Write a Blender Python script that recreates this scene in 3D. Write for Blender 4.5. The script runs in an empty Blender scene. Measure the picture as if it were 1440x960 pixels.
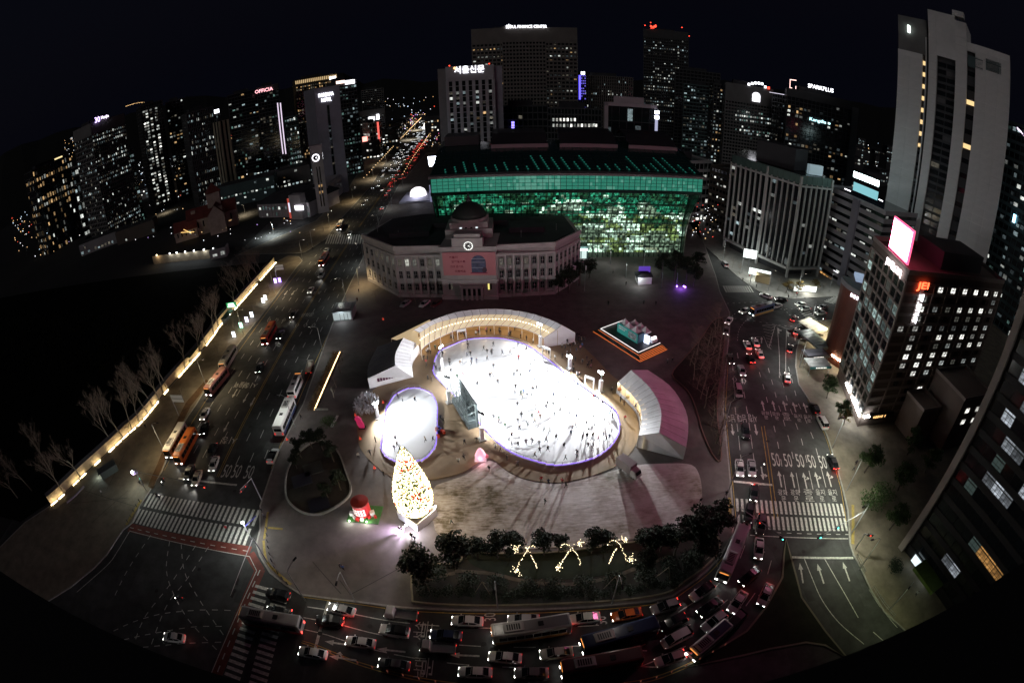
import bpy,bmesh,math,random
from math import sin,cos,pi,radians,hypot,atan2,tan
from mathutils import Vector,Matrix
from mathutils.geometry import tessellate_polygon
R_ = random.Random(7)
SC = bpy.context.scene
COL = SC.collection

# ---------------------------------------------------------------- camera
CAM_H = 70.0; F_PX = 712.086; PITCH = radians(30.079); ROLL = radians(-1.6733)
cam_d = bpy.data.cameras.new('camera'); cam = bpy.data.objects.new('camera',cam_d); COL.objects.link(cam)
SC.camera = cam
cam_d.type = 'PANO'; cam_d.panorama_type = 'FISHEYE_EQUISOLID'
cam_d.sensor_fit = 'HORIZONTAL'; cam_d.sensor_width = 36; cam_d.sensor_height = 24
cam_d.fisheye_lens = F_PX / 1440 * 36; cam_d.fisheye_fov = pi; cam_d.clip_start = .1; cam_d.clip_end = 30000
cam.matrix_world = Matrix.Translation((0,0,CAM_H)) @ Matrix.Rotation(pi/2 - PITCH,4,'X') @ Matrix.Rotation(ROLL,4,'Z')

# ---------------------------------------------------------------- sky, added facade fill sun, exposure
world = bpy.data.worlds.new('World'); SC.world = world; world.use_nodes = True
_nt = world.node_tree; _bg = _nt.nodes['Background']
_sky = _nt.nodes.new('ShaderNodeTexSky'); _sky.sky_type = 'NISHITA'; _sky.sun_disc = False
_sky.sun_elevation = radians(-4.0); _sky.sun_rotation = radians(200); _sky.air_density = 1.2; _sky.dust_density = 2.0
_nt.links.new(_sky.outputs[0],_bg.inputs[0]); _bg.inputs[1].default_value = .055
_bg2 = _nt.nodes.new('ShaderNodeBackground'); _bg2.inputs[0].default_value = (.40,.46,1,1); _bg2.inputs[1].default_value = .0036   # city glow on the night air
_ad = _nt.nodes.new('ShaderNodeAddShader'); _nt.links.new(_bg.outputs[0],_ad.inputs[0]); _nt.links.new(_bg2.outputs[0],_ad.inputs[1]); _nt.links.new(_ad.outputs[0],_nt.nodes['World Output'].inputs[0])
sun_d = bpy.data.lights.new('facade_fill','SUN'); sun_d.energy = .17; sun_d.angle = radians(20); sun_d.color = (1,.95,.93)  # added dim sun, lifts the facades that face the viewpoint
sun = bpy.data.objects.new('facade_fill',sun_d); COL.objects.link(sun)
sun.rotation_euler = Vector((.26,.90,-.36)).to_track_quat('-Z','Y').to_euler()
vs = SC.view_settings; vs.view_transform = 'Standard'; vs.look = 'None'; vs.exposure = 0; vs.gamma = 1; vs.use_curve_mapping = False
cy = SC.cycles; cy.use_denoising = True; cy.max_bounces = 5; cy.diffuse_bounces = 2; cy.glossy_bounces = 2
cy.transmission_bounces = 3; cy.transparent_max_bounces = 6; cy.sample_clamp_indirect = 3; cy.sample_clamp_direct = 0
cy.caustics_reflective = False; cy.caustics_refractive = False; cy.use_light_tree = True

# ---------------------------------------------------------------- survey helpers: a photo bearing -> a point of the place
def ray(px,py):
 x = px - 720.; y = 480. - py
 c,s = cos(ROLL),sin(ROLL); x,y = c*x - s*y,s*x + c*y
 r = hypot(x,y) or 1e-9; th = 2*math.asin(min(1,r/(2*F_PX)))
 a,b,d = sin(th)*x/r,sin(th)*y/r,cos(th)
 cp,sp = cos(PITCH),sin(PITCH)
 return (a,d*cp + b*sp,-d*sp + b*cp)
def gp(px,py,z=0.):
 d = ray(px,py); t = (z - CAM_H)/d[2]; return Vector((d[0]*t,d[1]*t))
def hat(x,y,px,py):
 d = ray(px,py); return CAM_H + hypot(x,y)*d[2]/hypot(d[0],d[1])
def azd(px,py,dist):
 d = ray(px,py); n = hypot(d[0],d[1]); return Vector((d[0]/n*dist,d[1]/n*dist))
def aty(px,py,Y):
 d = ray(px,py); return Vector((d[0]/d[1]*Y,Y))

# ---------------------------------------------------------------- materials
MATS = {}
def M(name,col=(.5,.5,.5),rough=.6,metal=0.,emit=None,es=0.,noise=None,bump=None,alpha=None,sample=True,spec=None):
 if name in MATS: return MATS[name]
 m = bpy.data.materials.new(name); m.use_nodes = True; nt = m.node_tree; b = nt.nodes['Principled BSDF']
 b.inputs['Base Color'].default_value = (*col,1); b.inputs['Roughness'].default_value = rough; b.inputs['Metallic'].default_value = metal
 if spec is not None: b.inputs['Specular IOR Level'].default_value = spec
 if emit is not None:
  b.inputs['Emission Color'].default_value = (*emit,1); b.inputs['Emission Strength'].default_value = es
 if noise:
  sc,amt = noise
  tc = nt.nodes.new('ShaderNodeTexCoord'); tx = nt.nodes.new('ShaderNodeTexNoise'); tx.inputs['Scale'].default_value = sc
  tx.inputs['Detail'].default_value = 6; tx.inputs['Roughness'].default_value = .65
  rp = nt.nodes.new('ShaderNodeValToRGB'); rp.color_ramp.elements[0].position = .3; rp.color_ramp.elements[1].position = .72
  rp.color_ramp.elements[0].color = (*[c*(1-amt) for c in col],1); rp.color_ramp.elements[1].color = (*[min(1,c*(1+amt)) for c in col],1)
  nt.links.new(tc.outputs['Object'],tx.inputs['Vector']); nt.links.new(tx.outputs[0],rp.inputs[0]); nt.links.new(rp.outputs[0],b.inputs['Base Color'])
  if bump:
   bp = nt.nodes.new('ShaderNodeBump'); bp.inputs['Strength'].default_value = bump; bp.inputs['Distance'].default_value = .05
   nt.links.new(tx.outputs[0],bp.inputs['Height']); nt.links.new(bp.outputs[0],b.inputs['Normal'])
 if alpha is not None: b.inputs['Alpha'].default_value = alpha
 if not sample: m.cycles.emission_sampling = 'NONE'
 MATS[name] = m; return m
def E(name,col,s,sample=False):
 return M(name,(.02,.02,.02),.5,emit=col,es=s,sample=sample)
def EW(name,col,s,island=True):
 """lit window: each pane with its own brightness"""
 m = E(name,col,s); nt = m.node_tree; b = nt.nodes['Principled BSDF']
 g = nt.nodes.new('ShaderNodeNewGeometry' if island else 'ShaderNodeObjectInfo'); k = nt.nodes.new('ShaderNodeMath'); k.operation = 'POWER'; k.inputs[1].default_value = 1.8
 q = nt.nodes.new('ShaderNodeMath'); q.operation = 'MULTIPLY_ADD'; q.inputs[1].default_value = 1.5*s; q.inputs[2].default_value = .12*s
 nt.links.new(g.outputs['Random Per Island' if island else 'Random'],k.inputs[0]); nt.links.new(k.outputs[0],q.inputs[0]); 
 tc = nt.nodes.new('ShaderNodeTexCoord'); tx = nt.nodes.new('ShaderNodeTexNoise'); tx.inputs['Scale'].default_value = 1.3; tx.inputs['Detail'].default_value = 3; rp = nt.nodes.new('ShaderNodeMapRange'); rp.inputs[1].default_value = .35; rp.inputs[2].default_value = .65; rp.inputs[3].default_value = .35; rp.inputs[4].default_value = 1.35
 x = nt.nodes.new('ShaderNodeMath'); x.operation = 'MULTIPLY'; nt.links.new(tc.outputs['Object'],tx.inputs[0]); nt.links.new(tx.outputs[0],rp.inputs[0]); nt.links.new(q.outputs[0],x.inputs[0]); nt.links.new(rp.outputs[0],x.inputs[1]); nt.links.new(x.outputs[0],b.inputs['Emission Strength']); return m
def wave_mat(name,c1,c2,scale,rough=.6,axis='X',dist=2.,noise_sc=.3,rot=0.,sharp=(.4,.6)):
 m = bpy.data.materials.new(name); m.use_nodes = True; nt = m.node_tree; b = nt.nodes['Principled BSDF']
 tc = nt.nodes.new('ShaderNodeTexCoord'); mp = nt.nodes.new('ShaderNodeMapping'); mp.inputs['Rotation'].default_value = (0,0,rot)
 w = nt.nodes.new('ShaderNodeTexWave'); w.bands_direction = axis; w.inputs['Scale'].default_value = scale; w.inputs['Distortion'].default_value = dist
 n = nt.nodes.new('ShaderNodeTexNoise'); n.inputs['Scale'].default_value = noise_sc; n.inputs['Detail'].default_value = 8
 mx = nt.nodes.new('ShaderNodeMath'); mx.operation = 'MULTIPLY_ADD'; mx.inputs[1].default_value = .35
 rp = nt.nodes.new('ShaderNodeValToRGB'); rp.color_ramp.elements[0].position = sharp[0]; rp.color_ramp.elements[1].position = sharp[1]
 rp.color_ramp.elements[0].color = (*c1,1); rp.color_ramp.elements[1].color = (*c2,1)
 L = nt.links.new; L(tc.outputs['Object'],mp.inputs[0]); L(mp.outputs[0],w.inputs[0]); L(tc.outputs['Object'],n.inputs[0])
 L(w.outputs['Fac'],mx.inputs[0]); L(n.outputs[0],mx.inputs[2]); L(mx.outputs[0],rp.inputs[0]); L(rp.outputs[0],b.inputs['Base Color'])
 b.inputs['Roughness'].default_value = rough
 MATS[name] = m; return m

asphalt = M('asphalt',(.045,.046,.046),.75,noise=(.35,.45),bump=.25)
def _wear(m):
 """repair patches and darker wheel-worn blotches over the asphalt"""
 nt = m.node_tree; b = nt.nodes['Principled BSDF']; src = b.inputs['Base Color'].links[0].from_socket; tc = nt.nodes.new('ShaderNodeTexCoord'); v = nt.nodes.new('ShaderNodeTexVoronoi'); v.distance = 'CHEBYCHEV'; v.inputs['Scale'].default_value = .09
 mp = nt.nodes.new('ShaderNodeMapping'); mp.inputs['Rotation'].default_value = (0,0,.06); mp.inputs['Scale'].default_value = (1.6,.7,1); n = nt.nodes.new('ShaderNodeTexNoise'); n.inputs['Scale'].default_value = .06; n.inputs['Detail'].default_value = 5
 r = nt.nodes.new('ShaderNodeMapRange'); r.inputs[3].default_value = .62; r.inputs[4].default_value = 1.4; r2 = nt.nodes.new('ShaderNodeMapRange'); r2.inputs[1].default_value = .3; r2.inputs[2].default_value = .7; r2.inputs[3].default_value = .7; r2.inputs[4].default_value = 1.3
 x = nt.nodes.new('ShaderNodeMath'); x.operation = 'MULTIPLY'; k = nt.nodes.new('ShaderNodeVectorMath'); k.operation = 'SCALE'; L = nt.links.new
 L(tc.outputs['Object'],mp.inputs[0]); L(mp.outputs[0],v.inputs[0]); L(tc.outputs['Object'],n.inputs[0]); L(v.outputs['Color'],r.inputs[0]); L(n.outputs[0],r2.inputs[0]); L(r.outputs[0],x.inputs[0]); L(r2.outputs[0],x.inputs[1]); L(src,k.inputs[0]); L(x.outputs[0],k.inputs['Scale']); L(k.outputs[0],b.inputs['Base Color'])
_wear(asphalt)
paint = M('road_paint',(.56,.56,.52),.6,noise=(2.2,.5))
paint_y = M('yellow_paint',(.45,.30,.06),.6,noise=(1.3,.35))
paint_red = M('red_road_surface',(.16,.035,.025),.8,noise=(.6,.35))
paving = M('granite_paving',(.145,.124,.120),.75,noise=(.25,.3),bump=.15)
paving_w = M('sidewalk_paving',(.19,.16,.12),.8,noise=(.3,.35),bump=.15)
kerb_m = M('kerb_stone',(.30,.29,.27),.8,noise=(1.5,.25))
soil = M('planting_soil',(.035,.03,.022),.95,noise=(.5,.5),bump=.5)
grass_d = M('dark_lawn',(.016,.022,.010),.95,noise=(.4,.5),bump=.5)
ground_m = M('city_ground',(.02,.02,.022),.95,noise=(.02,.4))
conc = M('concrete',(.33,.32,.31),.8,noise=(.15,.18))
stone_g = M('grey_granite',(.37,.335,.33),.8,noise=(.2,.18))
dark_m = M('dark_metal',(.03,.03,.032),.45,.6)
grey_m = M('grey_metal',(.32,.33,.34),.45,.5)
white_p = M('white_paint',(.78,.78,.78),.5)
glass_d = M('dark_glass',(.012,.015,.018),.12,spec=.6)
black_m = M('matte_black',(.008,.008,.009),.9)
rubber = M('tyre_rubber',(.012,.012,.012),.85)
roof_d = M('dark_roofing',(.035,.036,.042),.9,noise=(.2,.4))
W_WARM = EW('lit_window_warm',(1,.62,.28),.55); W_WHITE = EW('lit_window_white',(.95,1,.93),.75)
W_COOL = EW('lit_window_cool',(.72,.95,1),.42); W_DIM = EW('lit_window_dim',(.8,.72,.55),.12); W_TEAL = EW('lit_window_teal',(.45,.85,.75),.18)
W_HOT = EW('lit_window_bright',(1,.98,.9),1.5); W_DIMC = EW('lit_window_faint',(.5,.65,.7),.07)
SIGN_W = E('sign_white',(.93,.93,1),4.); SIGN_V = E('sign_violet',(.62,.45,1),4.); SIGN_R = E('sign_red',(1,.06,.03),3.)
SIGN_B = E('sign_blue',(.10,.08,1),3.); SIGN_C = E('sign_cyan',(.55,.95,1),3.)
HEAD_L = E('headlight_glow',(1,.97,.9),14.); TAIL_L = E('taillight_red',(1,.03,.02),1.6); BRAKE_L = E('brakelight_red',(1,.04,.03),9.)

# ---------------------------------------------------------------- mesh helpers
class MB:
 def __init__(s): s.v = []; s.f = []; s.m = []
 def add(s,vs,fs,mi=0):
  o = len(s.v); s.v += [tuple(v) for v in vs]; s.f += [tuple(i+o for i in f) for f in fs]; s.m += [mi]*len(fs); return s
 def quad(s,a,b,c,d,mi=0): return s.add([a,b,c,d],[(0,1,2,3)],mi)
 def obox(s,o,ax,ay,az,mi=0):
  o,ax,ay,az = Vector(o),Vector(ax),Vector(ay),Vector(az)
  vs = [o,o+ax,o+ax+ay,o+ay,o+az,o+ax+az,o+ax+ay+az,o+ay+az]
  return s.add(vs,[(0,3,2,1),(4,5,6,7),(0,1,5,4),(1,2,6,5),(2,3,7,6),(3,0,4,7)],mi)
 def box(s,c,d,mi=0,rz=0.):
  ax = Vector((cos(rz)*d[0],sin(rz)*d[0],0)); ay = Vector((-sin(rz)*d[1],cos(rz)*d[1],0)); az = Vector((0,0,d[2]))
  return s.obox(Vector(c) - ax/2 - ay/2 - az/2,ax,ay,az,mi)
 def prism(s,pts,z0,z1,mi=0,mside=None,bottom=False):
  n = len(pts); vs = [(p[0],p[1],z0) for p in pts] + [(p[0],p[1],z1) for p in pts]
  ar = sum(pts[i][0]*pts[(i+1) % n][1] - pts[(i+1) % n][0]*pts[i][1] for i in range(n))
  tri = tessellate_polygon([[Vector((p[0],p[1],0)) for p in pts]])
  top = []
  for t in tri:
   a,b,c = [Vector((pts[i][0],pts[i][1])) for i in t]
   up = (b-a).cross(c-a) > 0
   top.append(tuple(i+n for i in (t if up else t[::-1])))
  o = len(s.v); s.v += vs
  s.f += [tuple(i+o for i in t) for t in top]; s.m += [mi]*len(top)
  sd = [((i,(i+1) % n,(i+1) % n+n,i+n) if ar > 0 else ((i+1) % n,i,i+n,(i+1) % n+n)) for i in range(n)]
  s.f += [tuple(i+o for i in f) for f in sd]; s.m += [mi if mside is None else mside]*n
  return s
 def ribbon(s,pts,w,z,mi=0,closed=False):
  n = len(pts); P = [Vector((p[0],p[1])) for p in pts]; vs = []
  for i in range(n):
   a = P[i-1] if (i or closed) else P[i]; b = P[(i+1) % n] if (i < n-1 or closed) else P[i]
   t = (b-a).normalized() if (b-a).length > 1e-6 else Vector((1,0)); q = Vector((-t.y,t.x))*w/2
   vs += [(P[i].x+q.x,P[i].y+q.y,z),(P[i].x-q.x,P[i].y-q.y,z)]
  k = n if closed else n-1
  return s.add(vs,[(2*i,2*i+1,(2*i+3) % (2*n),(2*i+2) % (2*n)) for i in range(k)],mi)
 def wall(s,pts,w,z0,z1,mi=0,closed=False):
  n = len(pts); P = [Vector((p[0],p[1])) for p in pts]; vs = []
  for i in range(n):
   a = P[i-1] if (i or closed) else P[i]; b = P[(i+1) % n] if (i < n-1 or closed) else P[i]
   t = (b-a).normalized(); q = Vector((-t.y,t.x))*w/2
   vs += [(P[i].x+q.x,P[i].y+q.y,z0),(P[i].x-q.x,P[i].y-q.y,z0),(P[i].x-q.x,P[i].y-q.y,z1),(P[i].x+q.x,P[i].y+q.y,z1)]
  fs = []
  for i in range(n if closed else n-1):
   j = (i+1) % n
   for k in range(4): fs.append((4*i+k,4*i+(k+1) % 4,4*j+(k+1) % 4,4*j+k))
  if not closed: fs += [(0,3,2,1),(4*n-4,4*n-3,4*n-2,4*n-1)]
  return s.add(vs,fs,mi)
 def tube(s,pts,rad,n=6,mi=0,cap=True):
  P = [Vector(p) for p in pts]; R = rad if isinstance(rad,(list,tuple)) else [rad]*len(P); vs = []
  for i,p in enumerate(P):
   t = (P[min(i+1,len(P)-1)] - P[max(i-1,0)]).normalized()
   u = t.cross(Vector((0,0,1))) if abs(t.z) < .95 else t.cross(Vector((1,0,0)))
   u.normalize(); w = t.cross(u)
   for k in range(n): vs.append(p + (u*cos(2*pi*k/n) + w*sin(2*pi*k/n))*R[i])
  fs = [(i*n+k,i*n+(k+1) % n,(i+1)*n+(k+1) % n,(i+1)*n+k) for i in range(len(P)-1) for k in range(n)]
  if cap: fs += [tuple(range(n-1,-1,-1)),tuple(range((len(P)-1)*n,len(P)*n))]
  return s.add(vs,fs,mi)
 def lathe(s,prof,n=16,c=(0,0),mi=0):
  vs = [(c[0]+r*cos(2*pi*k/n),c[1]+r*sin(2*pi*k/n),z) for r,z in prof for k in range(n)]
  fs = [(i*n+k,i*n+(k+1) % n,(i+1)*n+(k+1) % n,(i+1)*n+k) for i in range(len(prof)-1) for k in range(n)]
  fs += [tuple(range((len(prof)-1)*n,len(prof)*n)),tuple(range(n-1,-1,-1))]
  return s.add(vs,fs,mi)
 def loft(s,rings,mi=0,closed=True):
  n = len(rings[0]); vs = [v for r in rings for v in r]
  fs = [(i*n+k,(i+1)*n+k,(i+1)*n+(k+1) % n,i*n+(k+1) % n) for i in range(len(rings)-1) for k in range(n if closed else n-1)]
  if closed: fs += [tuple(range(n)),tuple(range(len(rings)*n-1,(len(rings)-1)*n-1,-1))]
  return s.add(vs,fs,mi)
 def ico(s,c,r,mi=0):
  t = (1+5**.5)/2; b = r/hypot(1,t)
  vs = [(-1,t,0),(1,t,0),(-1,-t,0),(1,-t,0),(0,-1,t),(0,1,t),(0,-1,-t),(0,1,-t),(t,0,-1),(t,0,1),(-t,0,-1),(-t,0,1)]
  fs = [(0,11,5),(0,5,1),(0,1,7),(0,7,10),(0,10,11),(1,5,9),(5,11,4),(11,10,2),(10,7,6),(7,1,8),(3,9,4),(3,4,2),(3,2,6),(3,6,8),(3,8,9),(4,9,5),(2,4,11),(6,2,10),(8,6,7),(9,8,1)]
  return s.add([(c[0]+v[0]*b,c[1]+v[1]*b,c[2]+v[2]*b) for v in vs],fs,mi)
 def octa(s,c,r,mi=0):
  vs = [(c[0]+r,c[1],c[2]),(c[0]-r,c[1],c[2]),(c[0],c[1]+r,c[2]),(c[0],c[1]-r,c[2]),(c[0],c[1],c[2]+r),(c[0],c[1],c[2]-r)]
  return s.add(vs,[(0,2,4),(2,1,4),(1,3,4),(3,0,4),(2,0,5),(1,2,5),(3,1,5),(0,3,5)],mi)
 def mesh(s,name,mats,smooth=False):
  me = bpy.data.meshes.new(name); me.from_pydata(s.v,[],s.f)
  for m in (mats if isinstance(mats,(list,tuple)) else [mats]): me.materials.append(m)
  if any(s.m): me.polygons.foreach_set('material_index',s.m)
  if smooth: me.polygons.foreach_set('use_smooth',[True]*len(s.f))
  me.update(); return me
 def build(s,name,mats,parent=None,smooth=False,**kw):
  return obj(name,s.mesh(name,mats,smooth),parent,**kw)
def obj(name,me,parent=None,mw=None,**kw):
 o = bpy.data.objects.new(name,me); COL.objects.link(o)
 if parent is not None:
  o.parent = parent; o.matrix_parent_inverse = parent.matrix_basis.inverted()   # keep coordinates as written, in the place's frame
 if mw is not None: o.matrix_basis = mw
 for k,v in kw.items(): o[k] = v
 return o
def child(name,me,parent,mloc=None):
 o = bpy.data.objects.new(name,me); COL.objects.link(o); o.parent = parent
 if mloc is not None: o.matrix_basis = mloc
 return o
def thing(name,label,cat,loc=(0,0,0),rz=0.,group=None):
 o = bpy.data.objects.new(name,None); COL.objects.link(o); o.empty_display_size = .5
 o.matrix_basis = Matrix.Translation((loc[0],loc[1],loc[2] if len(loc) > 2 else 0)) @ Matrix.Rotation(rz,4,'Z')
 o['label'] = label; o['category'] = cat
 if group: o['group'] = group
 return o
def tag(o,label,cat,group=None):
 o['label'] = label; o['category'] = cat
 if group: o['group'] = group
 return o
def paint_over(o,mat,slot=0):
 o.material_slots[slot].link = 'OBJECT'; o.material_slots[slot].material = mat
def lamp(name,kind,loc,energy,color=(1,1,1),parent=None,radius=.2,aim=None,cone=None,blend=.5):
 d = bpy.data.lights.new(name,kind); d.energy = energy; d.color = color
 if kind in ('POINT','SPOT'): d.shadow_soft_size = radius
 if kind == 'SPOT': d.spot_size = cone; d.spot_blend = blend
 o = bpy.data.objects.new(name,d); COL.objects.link(o)
 mw = Matrix.Translation(loc)
 if aim is not None: mw = mw @ (Vector(aim) - Vector(loc)).to_track_quat('-Z','Y').to_matrix().to_4x4()
 if parent is not None: o.parent = parent; o.matrix_parent_inverse = parent.matrix_basis.inverted()
 o.matrix_basis = mw; return o
_TXT = {}
def text_mesh(body,size,mat,ext=.03,align='CENTER',space=1.):
 key = (body,round(size,3),mat.name,ext,align)
 if key in _TXT: return _TXT[key]
 c = bpy.data.curves.new('text','FONT'); c.body = body; c.size = size; c.extrude = ext; c.align_x = align; c.align_y = 'CENTER'; c.space_line = space; c.resolution_u = 2
 o = bpy.data.objects.new('text',c); COL.objects.link(o); bpy.context.view_layer.update()
 me = bpy.data.meshes.new_from_object(o.evaluated_get(bpy.context.evaluated_depsgraph_get()))
 bpy.data.objects.remove(o); bpy.data.curves.remove(c)
 me.materials.clear(); me.materials.append(mat); _TXT[key] = me; return me
def frame(o,right,up,nrm):
 r,u,n = Vector(right).normalized(),Vector(up).normalized(),Vector(nrm).normalized()
 return Matrix(((r.x,u.x,n.x,o[0]),(r.y,u.y,n.y,o[1]),(r.z,u.z,n.z,o[2]),(0,0,0,1)))
def catmull(pts,k=4,closed=False):
 P = [Vector(p) for p in pts]; n = len(P); out = []
 for i in range(n if closed else n-1):
  a,b,c,d = (P[(i-1) % n] if closed or i else P[0]),P[i],P[(i+1) % n],(P[(i+2) % n] if closed or i < n-2 else P[n-1])
  for j in range(k):
   t = j/k; out.append(.5*((2*b) + (c-a)*t + (2*a-5*b+4*c-d)*t*t + (3*b-a-3*c+d)*t**3))
 if not closed: out.append(P[-1])
 return out
def px(pts,z=0.): return [gp(p[0],p[1],z) for p in pts]
def along(pts,step):
 out = []; P = [Vector(p) for p in pts]; left = 0.
 for a,b in zip(P,P[1:]):
  L = (b-a).length; t = left
  while t < L: out.append((a + (b-a)*(t/L),(b-a).normalized())); t += step
  left = t - L
 return out
def interp(pl,y):
 for (x0,y0),(x1,y1) in zip(pl,pl[1:]):
  if y <= y1 or (x1,y1) == tuple(pl[-1]): return x0 + (x1-x0)*(y-y0)/(y1-y0)
# ================================================================ GROUND, ROADS, PAVEMENTS
g = MB(); g.prism([(4500*cos(a*pi/24),4500*sin(a*pi/24)+600) for a in range(48)],-.6,-.012)
obj('ground',g.mesh('ground',ground_m),kind='structure')
# asphalt: one sheet under the avenue, the curved front road and the side road
road = MB().prism([(-128,-14),(150,-14),(205,60),(205,260),(60,330),(-30,900),(-240,900),(-150,330),(-128,140)],-.3,0).build('road',asphalt,kind='structure')

def slab(name,pts,mat,z=.13,kerb=True,kw=.35,km=None):
 o = MB().prism(pts,-.2,z).build(name,mat,kind='structure')
 if kerb:
  n = len(pts); k = MB(); k.wall([p for p in pts],kw,-.1,z+.02,closed=True); obj('kerb',k.mesh('kerb',km or kerb_m),o)
 return o
plaza_px = [(366,712),(393,633),(427,568),(447,512),(470,450),(490,405),(508,368),(540,300),(560,262),(600,215),
   (800,205),(1000,262),(983,322),(995,357),(1006,387),(1012,410),(1026,440),(1026,462),(1022,500),(1018,540),(1017,578),(1023,637),(1031,730),
   (1030,752),(1012,783),(992,804),(963,826),(945,838),(915,845),(867,850),(793,855),(677,858),(568,854),(497,845),(425,836),(402,822),(380,805),(366,782),(361,765),(366,745)]
plaza = slab('pavement',px(plaza_px),paving)
left_px = [(205,700),(227,665),(253,603),(277,567),(300,530),(328,493),(353,462),(375,435),(398,402),(417,376),(425,367),(420,361),(405,360)]
lp = px(left_px) + px([(390,368),(377,384),(336,430),(313,455),(288,490),(242,542),(225,562),(199,594),(177,613),(149,640),(116,671),(88,697),(70,712),(35,735),(0,770)]) + [Vector((-135,10))] + px([(60,850),(100,825),(133,798),(150,780),(173,745),(186,735),(197,712)])
leftpave = slab('pavement',lp,paving_w)
l2 = px([(425,356),(433,352),(457,337),(482,305),(507,278),(523,260),(541,230),(556,205)]) + [Vector((-150,560)),Vector((-112,340)),Vector((-108,262)),Vector((-135,215))]
leftpave2 = slab('pavement',l2,paving_w)
rp_ = px([(1194,742),(1192,717),(1185,687),(1163,612),(1138,563),(1123,540),(1119,515),(1120,493),(1124,478),(1133,462),(1143,452),(1177,450),(1215,452)]) + [Vector((300,150)),Vector((300,-20))] + px([(1330,925),(1273,887),(1243,860),(1223,827),(1208,793),(1200,780),(1195,765)])
rightpave = slab('pavement',rp_,paving_w)
nb = px([(985,337),(995,349),(1035,387),(1062,407),(1083,417),(1118,420),(1185,416),(1220,412)]) + [Vector((330,190)),Vector((330,480)),Vector((120,480))]
northpave = slab('pavement',nb,M('pale_sidewalk',(.24,.235,.22),.8,noise=(.3,.25)))
isl = px([(1105,757),(1112,783),(1127,840),(1160,887),(1193,927),(1160,907),(1133,903),(1083,912),(1018,927),(962,938),(1017,907),(1050,887),(1077,853),(1100,812),(1102,783)])
island = slab('traffic_island',isl,grass_d,km=M('kerb_stone_worn',(.22,.21,.15),.8)); island['kind'] = 'structure'

pg = px([(386,369),(375,383),(335,429),(287,489),(241,541),(199,593),(149,639),(88,696),(68,712),(30,738)]) + [Vector((-300,20)),Vector((-420,60)),Vector((-420,210)),Vector((-135,200))]
obj('palace_grounds',MB().prism([p+(Vector((-1.2,.8)) if p.x > -130 else Vector((0,0))) for p in pg],-.2,.02).mesh('palace_grounds',M('palace_earth',(.006,.007,.005),1.,noise=(.1,.4),spec=.05)),kind='structure')
# ---------------------------------------------------------------- painted markings (children of the road)
STRIPE = {}
def mark(name,c,d,w,l,mat=paint,z=.006,parent=None):
 key = (round(w,2),round(l,2),mat.name)
 if key not in STRIPE: STRIPE[key] = MB().quad((-l/2,-w/2,0),(l/2,-w/2,0),(l/2,w/2,0),(-l/2,w/2,0)).mesh(name,mat)
 o = child(name,STRIPE[key],parent or road,Matrix.Translation((c[0],c[1],z)) @ Matrix.Rotation(atan2(d[1],d[0]),4,'Z')); return o
def crosswalk(a,b,dirv,n,w,l,name='crosswalk_stripe',skip=()):
 for i in range(n):
  if i in skip: continue
  p = Vector(a).lerp(Vector(b),i/(n-1)); mark(name,p,dirv,w,l)
def cw_from_px(tl,tr,bl,br,n,gap=.45,rows=2):
 TL,TR,BL,BR = gp(*tl),gp(*tr),gp(*bl),gp(*br)
 dirv = ((BL-TL)+(BR-TR)).normalized(); L = ((BL-TL).length + (BR-TR).length)/2
 w = (TR-TL).length/(n-1)*.5
 if rows == 2:
  for f in (.25-.02,.75+.02):
   crosswalk(TL.lerp(BL,f),TR.lerp(BR,f),dirv,n,w,L*.45)
 else: crosswalk(TL.lerp(BL,.5),TR.lerp(BR,.5),dirv,n,w,L)
cw_from_px((208,692),(365,717),(187,735),(342,766),27)
cw_from_px((1036,700),(1183,708),(1040,743),(1191,746),24)
cw_from_px((368,826),(423,840),(315,945),(377,962),0 or 2,rows=1) if False else None
# bottom-left crosswalk: two rows running down the picture
for (a,b) in (((369,826),(327,950)),((395,836),(362,962))):
 A,B = gp(*a),gp(*b); n = 15 if a[0] < 380 else 16
 dirv = (gp(423,840) - gp(369,826)).normalized()
 for i in range(n): mark('crosswalk_stripe',A.lerp(B,i/(n-1)),dirv,.62,3.1)
# far crossings: by the avenue's next junction, and the two round the right-hand junction
cw_from_px((463,330),(512,330),(458,343),(510,343),16,rows=1)
cw_from_px((1019,402),(1052,402),(1020,411),(1061,411),12,rows=1)
cw_from_px((1120,430),(1136,453),(1128,428),(1146,450),9,rows=1) if False else None
A,B,dv = gp(1124,430),gp(1143,450),(gp(1136,427)-gp(1124,430)).normalized()
for i in range(9): mark('crosswalk_stripe',A.lerp(B,i/8),dv,.6,5.)
A,B,dv = gp(1166,425),gp(1180,418),(gp(1178,428)-gp(1166,425)).normalized()
for i in range(7): mark('crosswalk_stripe',A.lerp(B,i/6),dv,.6,4.)
# red cycle strips with white dashes
def strip(pa,pb,w,mat,name,z=.004): return MB().ribbon([pa,pb],w,z).build(name,mat,road)
rl = [gp(182,741),gp(352,775)]; strip(rl[0],rl[1],2.4,paint_red,'red_cycle_lane')
for p,d in along(rl,2.6): mark('lane_dash',p+d*.8,d,.16,1.2,z=.012)
mk = MB().ribbon([gp(182,746),gp(351,782),gp(361,802),gp(296,949)],.16,.0095).build('lane_line',paint,road)
r2 = [gp(366,800),gp(303,952)]; strip(r2[0],r2[1],2.2,paint_red,'red_cycle_lane')
for p,d in along(r2,2.6): mark('lane_dash',p+d*.8,d,.2,1.3,z=.012)
strip(gp(351,778),gp(366,803),2.0,paint_red,'red_cycle_lane',.0035)
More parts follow.
